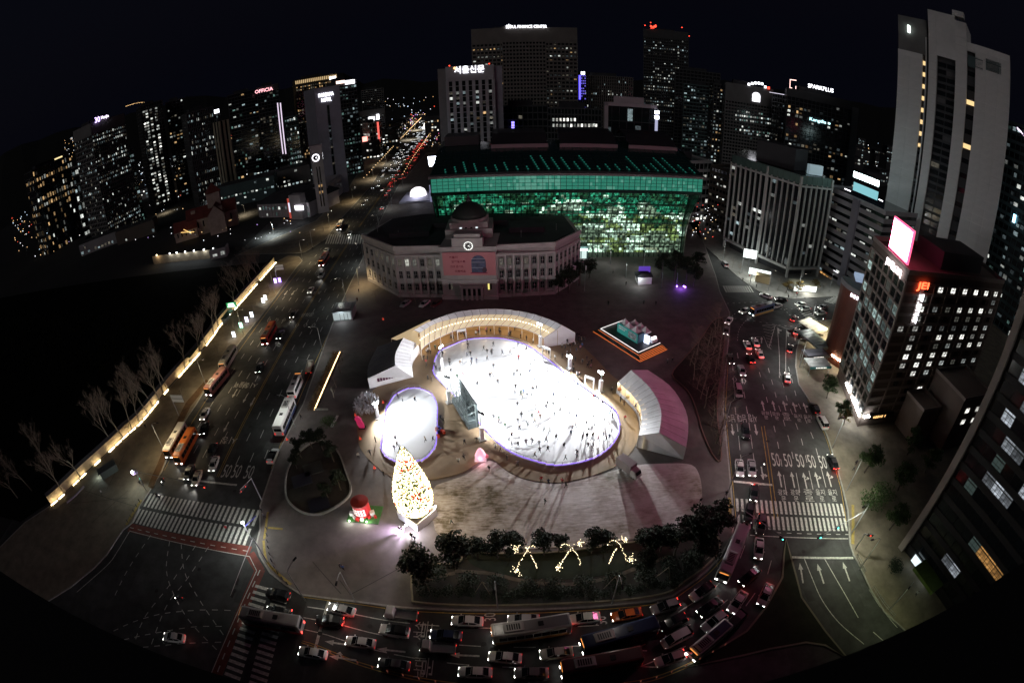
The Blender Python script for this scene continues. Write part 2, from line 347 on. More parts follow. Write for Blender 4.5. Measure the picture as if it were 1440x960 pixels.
# avenue lanes
CLp = [(-62.5,30),(-64.8,67.2),(-76.8,250),(-100,600)]; RKp = [(-47.5,30),(-50.3,58.9),(-60.5,190),(-77,400),(-90,600)]; LKp = [(-79,30),(-82,65),(-92.6,265),(-97,350),(-118,600)]
def ave(k,n,side,y): c = interp(CLp,y); q = interp(RKp if side > 0 else LKp,y); return Vector((c + (q-c)*k/n,y))
FARD = MB()
for side,n in ((1,4),(-1,5)):
 for k in range(1,n):
  y = 69. + k*1.3
  while y < 330:
   if not (218 < y < 240):
    a,b = ave(k,n,side,y),ave(k,n,side,y+3)
    if y < 185: mark('lane_dash',(a+b)/2,(b-a),.16,3.0)
    else: FARD.ribbon([a,b],.16,.006)
   y += 8.2 if y < 160 else 9.
FARD.build('far_lane_dashes',paint,road,kind='stuff')
for off in (-.25,.25):
 MB().ribbon([Vector((interp(CLp,y)+off,y)) for y in range(66,222,6)],.14,.006).build('centre_line',paint_y,road)
 MB().ribbon([Vector((interp(CLp,y)+off,y)) for y in range(242,560,20)],.16,.006).build('centre_line',paint_y,road)
MB().ribbon([ave(.12,4,1,0+y) + Vector((12.6,0)) for y in range(70,200,10)],.14,.006).build('kerb_line',paint_y,road)
MB().ribbon([ave(4.85,5,-1,y) for y in range(66,190,8)],.14,.006).build('kerb_line',paint_y,road)
mark('stop_line',gp(290,677),gp(310,680)-gp(230,670),.5,17.)
mark('stop_line',gp(365,690)-Vector((6,0)),(1,-.02),.0001+.3,9.) if False else None
# diamonds (yield marks) across the avenue
dm = MB().ribbon([(0,-1.5),(.55,0),(0,1.5),(-.55,0)],.22,.006,closed=True).mesh('diamond_marking',paint)
for q in [(378,450),(389,450),(399,450),(409,450),(418,457),(429.5,457),(441,457)]:
 p = gp(*q); child('diamond_marking',dm,road,Matrix.Translation((p.x,p.y,0)) @ Matrix.Rotation(radians(4),4,'Z'))
for q,rz in [((1033,533),.3),((1046,535),.3)]:
 p = gp(*q); child('diamond_marking',dm,road,Matrix.Translation((p.x,p.y,0)) @ Matrix.Rotation(-rz,4,'Z'))
# lettering painted on the road
def road_text(body,q,towards,w,h,mat=paint,name='lettering'):
 me = text_mesh(body,1.,mat,0.); xs = [v.co.x for v in me.vertices]; ys = [v.co.y for v in me.vertices]
 sx = w/(max(xs)-min(xs)); sy = h/(max(ys)-min(ys)); p = gp(*q); d = Vector(towards).normalized()
 child(name,me,road,Matrix.Translation((p.x,p.y,.008)) @ Matrix.Rotation(atan2(d.y,d.x)-pi/2,4,'Z') @ Matrix.Diagonal((sx,sy,1,1)))
rdir = Vector((.28,1)); ldir = Vector((-.065,1))
for x_,y_ in [(1091,647),(1108,648),(1125,648.5),(1141.5,649.5),(1157,650.5)]: road_text('50',(x_,y_),rdir,1.9,4.3)
for x_,t in [(1101.5,'광화\n문'),(1119,'광화\n문'),(1137.5,'종\n로'),(1155,'을지\n로'),(1172,'을지\n로')]: road_text(t,(x_,697),rdir,2.2,3.4)
for x_,y_,t in [(1077,584,'광화\n문'),(1092,585,'광화\n문'),(1106,586,'종\n로'),(1123,588,'을지\n로'),(1137,589,'을지\n로')]: road_text(t,(x_,y_),rdir,2.2,3.)
for x_,t in [(1027,'남대'),(1043,'남대'),(1058,'시청')]: road_text(t,(x_,587),-rdir,2.2,3.)
for x_,y_ in [(318.5,663),(332.5,663.5),(350,664.5)]: road_text('50',(x_,y_),ldir,2.1,4.2)
for q,t in [((443,412),'시청 앞'),((432,443),'광화문'),((340,540),'서울역'),((352,541),'시청'),((322,618),'시청'),((378,410),'시청 앞')]: road_text(t,q,-ldir if q[0] < 360 else ldir,4.6,2.6)
lw = Vector((-1,.03))
for q,t in [((591,938),'남대'),((602,938),'문'),((590,886),'서소'),((601,886),'문')]: road_text(t,q,lw,3.4,1.6)
for q,t in [((690,867),'30'),((846,872),'30')]: road_text(t,q,Vector((-1,-.05)),1.5,1.8)
# arrows
def arrow(q,towards,L=4.2,bend=0,w=.16,pts=None):
 m = MB().quad((-w,-L/2,0),(w,-L/2,0),(w,L/2-1.5,0),(-w,L/2-1.5,0)).add([(-.5,L/2-1.5,0),(.5,L/2-1.5,0),(0,L/2,0)],[(0,1,2)])
 if bend: m.quad((0,-.2,0),(bend*.8,.5,0),(bend*.8,.8,0),(0,.1,0)).add([(bend*.75,.1,0),(bend*.75,1.2,0),(bend*1.4,.65,0)],[(0,1,2) if bend > 0 else (0,2,1)])
 p = gp(*q); d = Vector(towards)
 child('arrow_marking',m.mesh('arrow_marking',paint),road,Matrix.Translation((p.x,p.y,.007)) @ Matrix.Rotation(atan2(d.y,d.x)-pi/2,4,'Z'))
for i,(x_,y_) in enumerate([(1097,673),(1115,674),(1132,675),(1149,674),(1166,673)]): arrow((x_,y_),rdir,4.8,[0,0,.9,.9,.9][i])
for i,(x_,y_) in enumerate([(1073,570),(1088,570),(1103,570),(1117,572),(1132,573)]): arrow((x_,y_),rdir,4.2,[0,0,.8,.8,.8][i])
for q in [(1095,465),(1108,469),(1118,474),(1071,478)]: arrow(q,(.5,1),4.,.8 if q[0] > 1080 else 0)
for q in [(1030,604),(1063,604),(1072,665)]: arrow(q,-rdir,4.,0 if q[1] < 620 else -.8)
for q,tg in [((1127,805),(1125,793)),((1154,806),(1150,794)),((1190,803),(1186,792))]: arrow(q,gp(*tg)-gp(*q),4.5)
for q in [(330,553),(345,560),(318,600),(355,565),(402,412),(412,412)]: arrow(q,-ldir,4.)
for q in [(475,904),(550,914),(482,925),(653,921)]: arrow(q,lw,4.4,.8 if q[0] == 482 else 0)
# right-hand road: kerb lines and lanes
RL = [(39.6,53.5),(44.5,71.5),(48.7,85.6),(59,109.6),(66,125)]; RM = [(47.5,50),(49.5,57.3),(58,84.5),(62.5,102.8),(66,116)]; RR = [(63.6,45.8),(67.6,56.1),(72.6,73),(74.7,86.7),(83.6,110.6),(95,124)]
def rlane(a,b,f,y): return Vector((interp(a,y)*(1-f) + interp(b,y)*f,y))
for f in (1/3.,2/3.):
 for y in [66.,72,78,84,90,96,102,108]: a,b = rlane(RL,RM,f,y),rlane(RL,RM,f,y+(4.6 if y < 75 else 2.8)); mark('lane_dash',(a+b)/2,b-a,.15,(b-a).length)
for i,f in enumerate((.2,.38,.57,.76)):
 MB().ribbon([rlane(RM,RR,f,y) for y in (57.5,60,63)],.15,.006).build('lane_line',paint,road)
 for y in [65.5,71,76.5,82,87.5,93,98.5]: yy = y + (i % 2)*1.7; a,b = rlane(RM,RR,f,yy),rlane(RM,RR,f,yy+2.3); mark('lane_dash',(a+b)/2,b-a,.15,2.3)
for off in (0,.8): MB().ribbon([rlane(RM,RR,0,y)+Vector((off,0)) for y in range(52,80,3)],.14,.006).build('centre_line',paint_y,road)
for pl in (RL,RR): MB().ribbon([Vector((interp(pl,y)+(.5 if pl is RL else -.5),y)) for y in range(47 if pl is RR else 54,106,3)],.14,.006).build('kerb_line',paint_y,road)
MB().ribbon([gp(1032,676.5),gp(1086,681.5)],.55,.006).build('stop_line',paint,road)
MB().ribbon([gp(1055,752),gp(1193,757)],.2,.006).build('lane_line',paint,road)
MB().ribbon([gp(1112,783),gp(1200,784)],.5,.006).build('stop_line',paint,road)
for p,d in along([gp(1095,748.5),gp(1192,751)],2.2): mark('lane_dash',p,d,.15,1.)
for ps in ([(1131,785),(1142,812),(1156,843),(1180,875),(1215,905)],[(1159,784),(1175,812),(1207,868)],[(1228,888),(1244,902)],[(1211,797),(1218,812)],[(1222,828),(1240,856),(1262,882)]):
 MB().ribbon(catmull(px(ps),5),.16,.006).build('lane_line',paint,road)
for ps in ([(1093,460),(1096,500),(1096,531)],[(1106,464),(1105,500),(1105,524)]): MB().ribbon(catmull([gp(*q)+Vector((0,0)) for q in ps],5),.15,.006).build('lane_line',paint,road)
# hatched gore by the junction
for i in range(8):
 f = i/7.; a,b = gp(1072+f*9,458+f*30),gp(1091-f*9,458+f*30); c = (a+b)/2 + Vector((.3,-1.2)); MB().ribbon([a,c,b],.14,.0065).build('hatch_marking',paint,road)
for ps in ([(1062,474),(1074,473),(1080,488)],[(1090,458),(1081,489)],[(1072,457),(1092,457),(1121,467)],[(1053,476),(1063,474)]): MB().ribbon(px(ps),.15,.006).build('lane_line',paint,road)
def dotted(ps,step=1.6,w=.16,l=.8,sm=True):
 for p,d in along(catmull(px(ps),6) if sm else px(ps),step): mark('lane_dash',p,d,w,l)
dotted([(1025,447),(1060,451),(1095,457),(1131,460)],2.2)
dotted([(1037,478),(1040,462),(1052,448),(1062,446)],1.8); dotted([(1096,428),(1112,444),(1128,459)],2)
dotted([(1015,427),(1060,425),(1098,426)],2.4); dotted([(1024,450),(1035,440),(1050,436)],2)
dotted([(1098,434),(1115,434),(1122,433)],2.4)
# guide dashes inside the dark left junction
for ps in ([(163,885),(190,873),(230,862),(285,857),(333,858)],[(178,898),(210,891),(270,881),(320,880)],[(205,909),(260,904),(315,902)],[(238,764),(234,800),(243,832),(266,872),(305,913)],
           [(255,768),(260,805),(280,842),(315,893)],[(273,770),(240,820),(205,865),(190,900)],[(291,772),(262,815),(235,850),(213,905)],[(210,755),(180,800),(160,840)]): dotted(ps,2.6,.15,1.25)
MB().ribbon(catmull(px([(182,747),(165,775),(150,795),(108,832)]),6),.16,.006).build('kerb_line',paint,road)
# front road lanes
KT = catmull(px([(425,836),(497,845),(568,854),(677,858),(793,855),(867,850),(915,845),(945,838),(963,826),(992,804),(1012,783),(1025,765),(1032,745)]),4)
KB = catmull(px([(410,897),(447,908),(507,932),(600,955),(700,966),(800,966),(900,957),(960,937),(1017,907),(1050,887),(1077,853),(1100,812),(1103,783)]),4)
for i,f in enumerate((.25,.5,.75)):
 ln = [a.lerp(b,f) for a,b in zip(KT,KB)]
 MB().ribbon(ln[1:10],.15,.006).build('lane_line',paint,road)
 for p,d in along(ln[10:],8.)[i % 2:]: mark('lane_dash',p,d,.15,3.2)
MB().ribbon([k.lerp(b,.045) for k,b in zip(KT,KB)],.14,.006).build('kerb_line',paint_y,road)
for f in (.99,1.03): MB().ribbon([k.lerp(b,f) for k,b in zip(KT,KB)][2:],.14,.006).build('centre_line',paint_y,road)
mark('stop_line',(gp(461,848)+gp(443,912))/2,gp(461,848)-gp(443,912),.5,10.)
for q in [(898,912),(912,935),(905,873)]:
 p = gp(*q); MB().ribbon([p+Vector((1.2,.7)),p+Vector((-1.2,0)),p+Vector((1.2,-.5))],.22,.006).build('yield_marking',paint,road)
mh = MB().lathe([(.42,0),(.42,.006)],14).mesh('manhole_cover',M('manhole_iron',(.022,.021,.02),.5,.4))
for q in [(330,690),(352,600),(300,600),(375,545),(400,500),(340,520),(430,425),(280,800),(220,830),(330,830),(450,890),(520,880),(590,905),(680,905),(760,905),(850,880),(920,895),(975,868),(1045,800),(1090,770),(1130,775),(1170,790),(1110,690),(1080,620),(1130,640),(1060,560),(1095,555),(1075,520),(1100,440),(1050,425)]: p = gp(*q); child('manhole_cover',mh,road,Matrix.Translation((p.x,p.y,.003)))
# kerbside yellow tactile strips on the pavements
ty = M('tactile_yellow',(.34,.25,.07),.8,noise=(2,.3))
for ps in ([(371,760),(376,790),(398,812),(410,822)],[(377,742),(398,744)],[(377,720),(372,758)]): MB().ribbon(catmull(px(ps),4),.5,.136).build('tactile_strip',ty,plaza)
MB().ribbon(px([(1026,700),(1026,730)]),.7,.136).build('tactile_strip',ty,plaza)
MB().ribbon(px([(1199,710),(1199,765)]),.7,.136).build('tactile_strip',ty,rightpave)
MB().ribbon(px([(199,703),(178,738)]),.8,.136).build('tactile_strip',ty,leftpave)
# planting strip between avenue and its left pavement, and the reddish cycle path
MB().prism(px([(215,688),(243,625),(268,572),(296,537),(290,534),(262,566),(235,620),(222,652),(208,684)]),.131,.16).build('planting_strip',M('rusty_path',(.10,.055,.025),.9,noise=(.6,.4)),leftpave)
# broad paving joints on the dim forecourts
jm = M('paving_joint',(.05,.048,.045),.9)
for ps in ([(480,835),(440,790)],[(493,836),(560,800)],[(493,836),(478,816)],[(560,800),(600,770)]): MB().ribbon(px(ps),.12,.135).build('paving_joint',jm,plaza)
for ps in ([(100,708),(180,700)],[(120,690),(190,712)],[(150,660),(120,700)],[(175,640),(150,690)],[(130,735),(180,690)]): MB().ribbon(px(ps),.12,.135).build('paving_joint',jm,leftpave)
# ================================================================ KITS: each is a list of (part name, mesh, offset, slot-0 is paint?)
def ring(x,w,z0,z1,r=.2):
 return [(x,-w*.9,z0),(x,-w,z0+.18),(x,-w,z1-r),(x,-w*.94,z1-r*.3),(x,-w*.78,z1),(x,w*.78,z1),(x,w*.94,z1-r*.3),(x,w,z1-r),(x,w,z0+.18),(x,w*.9,z0)]
def cab(x,wb,wt,zb,zt): return [(x,-wb,zb),(x,-wt,zt),(x,wt,zt),(x,wb,zb)]
car_paint = M('car_paint_white',(.75,.75,.74),.3,spec=.6)
trim = M('chrome_trim',(.5,.5,.5),.25,.9)
def wheel_mesh(r=.33,w=.22):
 m = MB(); n = 14
 for s,rr,mi in ((0,r,0),):
  vs = [(r*cos(2*pi*k/n),y,r*sin(2*pi*k/n)) for y in (-w/2,w/2) for k in range(n)]
  m.add(vs,[(k,(k+1) % n,n+(k+1) % n,n+k) for k in range(n)] + [tuple(range(n-1,-1,-1)),tuple(range(n,2*n))],0)
 for y in (-w/2-.012,w/2+.012):
  vs = [(r*.6*cos(2*pi*k/10),y,r*.6*sin(2*pi*k/10)) for k in range(10)]; m.add(vs,[tuple(range(10)) if y < 0 else tuple(range(9,-1,-1))],1)
 return m.mesh('wheel',[rubber,grey_m])
WHEEL = wheel_mesh(); WHEEL_B = wheel_mesh(.48,.28)
def car_kit(kind):
 suv = kind in ('suv','van')
 if kind == 'sedan':
  secs = [(-2.42,.66,.45,.80),(-2.34,.84,.32,.98),(-1.7,.92,.24,1.03),(-.6,.94,.22,1.0),(.6,.94,.22,.98),(1.3,.93,.22,.94),(1.95,.90,.25,.84),(2.32,.80,.32,.72),(2.44,.60,.40,.60)]
  cabs = [cab(-1.95,.78,.60,.98,1.02),cab(-1.2,.82,.64,.98,1.38),cab(-.3,.84,.66,.98,1.43),cab(.45,.84,.65,.97,1.40),cab(1.3,.80,.70,.93,.97)]
  roof = (-1.22,.50,.67,1.43)
 elif kind == 'suv':
  secs = [(-2.36,.74,.50,1.0),(-2.30,.90,.36,1.1),(-1.7,.95,.28,1.13),(0,.96,.26,1.10),(1.2,.95,.26,1.07),(1.95,.92,.30,.98),(2.28,.82,.38,.85),(2.38,.64,.46,.70)]
  cabs = [cab(-2.28,.80,.66,1.08,1.12),cab(-1.95,.84,.68,1.08,1.60),cab(-.6,.86,.70,1.08,1.68),cab(.35,.86,.69,1.07,1.62),cab(1.25,.82,.70,1.04,1.08)]
  roof = (-1.95,.38,.66,1.66)
 else:
  secs = [(-2.5,.80,.45,1.15),(-2.45,.92,.34,1.2),(-1.5,.96,.26,1.22),(0,.96,.26,1.2),(1.4,.95,.26,1.15),(2.1,.92,.30,1.02),(2.45,.80,.38,.9),(2.52,.66,.46,.75)]
  cabs = [cab(-2.46,.84,.72,1.15,1.2),cab(-2.3,.86,.76,1.15,1.88),cab(-.6,.88,.78,1.15,1.95),cab(.9,.88,.76,1.15,1.88),cab(1.9,.84,.74,1.08,1.12)]
  roof = (-2.3,.95,.74,1.93)
 body = MB().loft([ring(*s) for s in secs]).mesh('body',car_paint,True)
 glass = MB().loft([[Vector(p) for p in c] for c in cabs]).mesh('glasshouse',glass_d)
 x0,x1,w,z = roof
 rf = MB().loft([[(x,-w,zz-.05),(x,-w*.96,zz+.015),(x,w*.96,zz+.015),(x,w,zz-.05)] for x,zz in ((x0,z-.07),((x0+x1)/2,z+.02),(x1,z-.06))])
 for sx in (-1,1):   # pillars between side windows, painted
  for xx in (-.35 if not suv else -.3,): rf.obox((xx,sx*(w+.02)-.03,z-.1),(.1,0,0),(0,.05,0),(0,sx*0,.06))
 pil = rf
 for sx in (-1,1):
  pil.tube([(cabs[-1][0][0]-.05,sx*.74,cabs[-1][0][2]+.03),(x1,sx*w,z-.05)],.04,4); pil.tube([(cabs[0][0][0]+.05,sx*.74,cabs[0][0][2]+.03),(x0,sx*w,z-.08)],.05,4)
  pil.tube([(-.3,sx*(cabs[2][0][1]*-1+.0),cabs[2][0][2]),(-.3,sx*(w+.03),z-.03)],.045,4)
 roofm = rf.mesh('roof',car_paint)
 hl = MB().obox((-.06,-.2,-.07),(.13,0,0),(0,.4,0),(0,0,.15)).mesh('headlight',HEAD_L)
 tl = MB().obox((-.05,-.18,-.05),(.1,0,0),(0,.36,0),(0,0,.11)).mesh('taillight',TAIL_L)
 mir = MB().obox((-.1,-.1,0),(.18,0,0),(0,.2,0),(0,0,.14)).mesh('mirror',car_paint)
 fx,rx = secs[-1][0]-.16,secs[0][0]+.06; zf = secs[-1][3]+.03; zr = secs[0][3]+.02
 plate = MB().obox((-.01,-.26,-.06),(.03,0,0),(0,.52,0),(0,0,.12)).mesh('number_plate',white_p)
 k = [('body',body,(0,0,0),1),('glasshouse',glass,(0,0,.0),0),('roof',roofm,(0,0,0),1)]
 for sx in (-1,1):
  k += [('wheel',WHEEL,(1.42,sx*.82,.33),0),('wheel',WHEEL,(-1.42,sx*.82,.33),0),('headlight',hl,(fx,sx*.56,zf),0),('taillight',tl,(rx,sx*.62,zr),2),('mirror',mir,(.95 if kind != 'van' else 1.5,sx*1.0,secs[4][3]),1)]
 k += [('number_plate',plate,(secs[0][0]-.02,0,.62),0)]
 return k
def bus_kit(L=10.9,W=2.5,Hh=3.1,nwin=7,coach=False):
 h2 = L/2
 def rr(x,w,z0,z1): return [(x,-w,z0),(x,-w,z1-.35),(x,-w*.9,z1-.06),(x,-w*.7,z1),(x,w*.7,z1),(x,w*.9,z1-.06),(x,w,z1-.35),(x,w,z0)]
 body = MB().loft([rr(-h2,W/2*.94,.45,Hh-.1),rr(-h2+.12,W/2,.35,Hh),rr(h2-.25,W/2,.35,Hh),rr(h2,W/2*.93,.42,Hh-.14)]).mesh('body',[white_p],False)
 skirt = MB()
 for s in (-1,1): skirt.obox((-h2+.3,s*(W/2+.004)-.004,.4),(L-.6,0,0),(0,.012,0),(0,0,.75))
 roofp = MB().obox((-h2+.35,-W/2*.72,Hh-.03),(L-.8,0,0),(0,W*.72,0),(0,0,.06)).mesh('roof_panel',white_p)
 ac = MB().loft([[(x,-.85*s,Hh),(x,-.75*s,Hh+.22*q),(x,.75*s,Hh+.22*q),(x,.85*s,Hh)] for x,s,q in ((-1.5,.9,.4),(-1.2,1,1),(1.2,1,1),(1.5,.9,.4))]).mesh('air_conditioner',[conc])
 grl = MB(); [grl.obox((-.9+.34*i,-.5,Hh+.215),(.22,0,0),(0,1.0,0),(0,0,.02)) for i in range(6)]
 grille = grl.mesh('vent_grille',dark_m)
 hatch = MB().obox((-.4,-.4,Hh),(.8,0,0),(0,.8,0),(0,0,.1)).mesh('roof_hatch',dark_m)
 ww = (L-1.6)/nwin
 win = MB().obox((0,-.02,0),(ww*.93,0,0),(0,.04,0),(0,0,1.05)).mesh('window',glass_d)
 ws = MB().loft([[(h2-.02,-1.1,1.15),(h2-.02,-1.05,2.75),(h2-.02,1.05,2.75),(h2-.02,1.1,1.15)],[(h2+.05,-1.08,1.2),(h2+.03,-1.0,2.65),(h2+.03,1.0,2.65),(h2+.05,1.08,1.2)]]).mesh('windscreen',glass_d)
 rw = MB().obox((-h2-.03,-.95,1.7),(.06,0,0),(0,1.9,0),(0,0,.8)).mesh('rear_window',glass_d)
 disp = MB().obox((h2+.0,-.8,2.72),(.05,0,0),(0,1.6,0),(0,0,.2)).mesh('route_display',E('route_display',(1,.35,.08),1.2))
 hl = MB().obox((h2-.03,-.22,-.1),(.09,0,0),(0,.44,0),(0,0,.2)).mesh('headlight',HEAD_L)
 tl = MB().obox((-h2-.05,-.14,-.2),(.09,0,0),(0,.28,0),(0,0,.4)).mesh('taillight',TAIL_L)
 k = [('body',body,(0,0,0),1),('roof_panel',roofp,(0,0,0),3),('air_conditioner',ac,(L*.22,0,.0),0),('vent_grille',grille,(L*.22,0,.004),0),('roof_hatch',hatch,(-L*.12,0,.03),0),('side_skirt',skirt.mesh('side_skirt',white_p),(0,0,0),4),
         ('windscreen',ws,(0,0,0),0),('rear_window',rw,(0,0,0),0),('route_display',disp,(0,0,0),0)]
 for s in (-1,1):
  for i in range(nwin): k.append(('window',win,(-h2+.75+i*ww,s*(W/2+.005),1.45),0))
  k += [('wheel',WHEEL_B,(h2-2.4,s*(W/2-.16),.48),0),('wheel',WHEEL_B,(-h2+2.9,s*(W/2-.16),.48),0),('headlight',hl,(0,s*.85,.75),0),('taillight',tl,(0,s*1.0,1.0),2)]
 return k
def truck_kit(box=False,L=5.2):
 b = MB().loft([[(x,-w,z0),(x,-w,z1-.2),(x,-w*.85,z1),(x,w*.85,z1),(x,w,z1-.2),(x,w,z0)] for x,w,z0,z1 in ((1.0,.85,.5,1.9),(1.1,.87,.5,1.98),(2.1,.86,.5,1.92),(2.5,.82,.5,1.2),(2.6,.78,.55,1.0))]).mesh('cab',car_paint)
 ws = MB().quad((2.17,-.7,1.86),(2.53,-.72,1.22),(2.53,.72,1.22),(2.17,.7,1.86)).mesh('windscreen',glass_d)
 bed = MB().obox((-2.6,-.85,.62),(3.5,0,0),(0,1.7,0),(0,0,.1))
 for y in (-.87,.83): bed.obox((-2.6,y,.72),(3.5,0,0),(0,.04,0),(0,0,.36))
 for x in (-2.6,.86): bed.obox((x,-.83,.72),(.04,0,0),(0,1.66,0),(0,0,.36))
 hl = MB().obox((2.56,-.14,-.08),(.08,0,0),(0,.28,0),(0,0,.16)).mesh('headlight',HEAD_L); tl = MB().obox((-2.66,-.12,-.08),(.08,0,0),(0,.24,0),(0,0,.16)).mesh('taillight',TAIL_L)
 k = [('cab',b,(0,0,0),1),('windscreen',ws,(.02,0,.02),0),('bed',bed.mesh('bed',grey_m),(0,0,0),0)]
 if box:
  bx = MB().obox((-2.6,-.95,.8),(3.6,0,0),(0,1.9,0),(0,0,1.9)).mesh('cargo_box',white_p); k.append(('cargo_box',bx,(0,0,0),3))
  fr = MB(); [fr.obox((-2.6+.9*i,s*.955-.01,.8),(.05,0,0),(0,.02,0),(0,0,1.9)) for i in range(5) for s in (-1,1)]; k.append(('box_rib',fr.mesh('box_rib',grey_m),(0,0,0),0))
 for s in (-1,1): k += [('wheel',WHEEL,(1.75,s*.72,.33),0),('wheel',WHEEL,(-1.5,s*.72,.33),0),('headlight',hl,(0,s*.6,.72),0),('taillight',tl,(0,s*.72,.66),2)]
 return k
def tanker_kit():
 k = truck_kit()
 k = [p for p in k if p[0] != 'bed'] + [('chassis',MB().obox((-2.6,-.5,.5),(3.6,0,0),(0,1,0),(0,0,.2)).mesh('chassis',dark_m),(0,0,0),0)]
 n = 12; rings = [[(x,r*cos(2*pi*i/n)*.95,1.45+r*sin(2*pi*i/n)*.75) for i in range(n)] for x,r in ((-2.75,.6),(-2.65,.9),(.75,.9),(.85,.6))]
 return k + [('tank',MB().loft(rings).mesh('tank',M('tank_beige',(.45,.42,.34),.5),True),(0,0,0),0)]
def moto_kit():
 b = MB().tube([(-.7,0,.55),(-.2,0,.72),(.3,0,.85),(.6,0,.95)],[.1,.16,.17,.06],6).tube([(.5,-.35,1.05),(.5,.35,1.05)],.025,5).tube([(.55,0,.9),(.75,0,.35)],.05,5)
 r = MB().tube([(-.25,0,.75),(-.15,0,1.15),(-.02,0,1.4)],[.2,.22,.16],8).ico((.05,0,1.62),.15).tube([(0,-.2,1.35),(.25,-.32,1.1),(.5,-.3,1.06)],.06,5).tube([(0,.2,1.35),(.25,.32,1.1),(.5,.3,1.06)],.06,5).tube([(-.2,-.12,.8),(.2,-.22,.75),(.1,-.22,.35)],.09,5).tube([(-.2,.12,.8),(.2,.22,.75),(.1,.22,.35)],.09,5)
 hl = MB().ico((.68,0,.95),.1).mesh('headlight',HEAD_L); tl = MB().ico((-.75,0,.7),.07).mesh('taillight',TAIL_L)
 w = wheel_mesh(.3,.14)
 return [('frame',b.mesh('frame',dark_m),(0,0,0),0),('rider',r.mesh('rider',M('rider_jacket',(.03,.03,.035),.8)),(0,0,0),0),('wheel',w,(.72,0,.3),0),('wheel',w,(-.65,0,.3),0),('headlight',hl,(0,0,0),0),('taillight',tl,(0,0,0),2)]
KITS = {'sedan': car_kit('sedan'),'suv': car_kit('suv'),'van': car_kit('van'),'bus': bus_kit(),'coach': bus_kit(11.5,2.5,3.3,8,True),'minibus': bus_kit(7.8,2.2,2.8,5),'truck': truck_kit(),'boxtruck': truck_kit(True),'tanker': tanker_kit(),'moto': moto_kit()}
PAINTS = {}
def paintm(col,rough=.32):
 k = tuple(round(c,3) for c in col)
 if k not in PAINTS: PAINTS[k] = M('car_paint_%02x%02x%02x' % tuple(int(c*255) for c in col),col,rough,spec=.6)
 return PAINTS[k]
def vehicle(kind,q,front,col,label,brake=False,head=True,beam=0.,roofc=None,skirt=None,cat=None,group='cars and buses on the roads',sc=1.,glow=0.):
 """q: where its middle stands, front: a point it faces (photo bearings of both)"""
 p = gp(q[0],q[1],.6); f = gp(front[0],front[1],.6); d = f-p; rz = atan2(d.y,d.x)
 nm = {'sedan': 'sedan_car','suv': 'suv_car','van': 'van','bus': 'city_bus','coach': 'coach_bus','minibus': 'minibus','truck': 'pickup_truck','boxtruck': 'box_truck','tanker': 'tanker_truck','moto': 'motorcycle'}[kind]
 ct = cat or {'sedan': 'car','suv': 'car','van': 'van','bus': 'bus','coach': 'bus','minibus': 'bus','truck': 'truck','boxtruck': 'truck','tanker': 'truck','moto': 'motorcycle'}[kind]
 t = thing(nm,label,ct,(p.x,p.y,0),rz,group); t.scale = (sc,sc,sc)
 pm = paintm(col); rm = paintm(roofc) if roofc else pm; sm = paintm(skirt) if skirt else pm
 for name,me,off,k in KITS[kind]:
  if name == 'headlight' and not head: pass
  if name == 'rider':
   tag(obj('person',me,None,Matrix.Translation((p.x,p.y,0)) @ Matrix.Rotation(rz,4,'Z')),'rider in black on the '+label,'person','motorcycle riders'); continue
  o = child(name,me,t,Matrix.Translation(off))
  if k == 1: paint_over(o,pm)
  elif k == 3: paint_over(o,rm)
  elif k == 4: paint_over(o,sm)
  elif k == 2 and brake: paint_over(o,BRAKE_L)
  if name == 'roof' and roofc: paint_over(o,rm)
  if name == 'headlight' and not head: paint_over(o,M('headlight_off',(.6,.6,.6),.2))
 fx = {'bus': 5.5,'coach': 5.8,'minibus': 4.}.get(kind,2.5)*sc
 if beam:
  l = lamp('headlight_beam','SPOT',(0,0,0),beam,(1,.96,.88),None,.15,None,radians(75),.8)
  l.parent = t; l.matrix_basis = Matrix.Translation((fx,0,.8)) @ Matrix.Rotation(-pi/2,4,'Z') @ Matrix.Rotation(radians(76),4,'X')
 if glow:
  l = lamp('taillight_glow','POINT',(0,0,0),glow,(1,.06,.04),None,.3); l.parent = t; l.matrix_basis = Matrix.Translation((-fx-.3,0,.8))
 return t

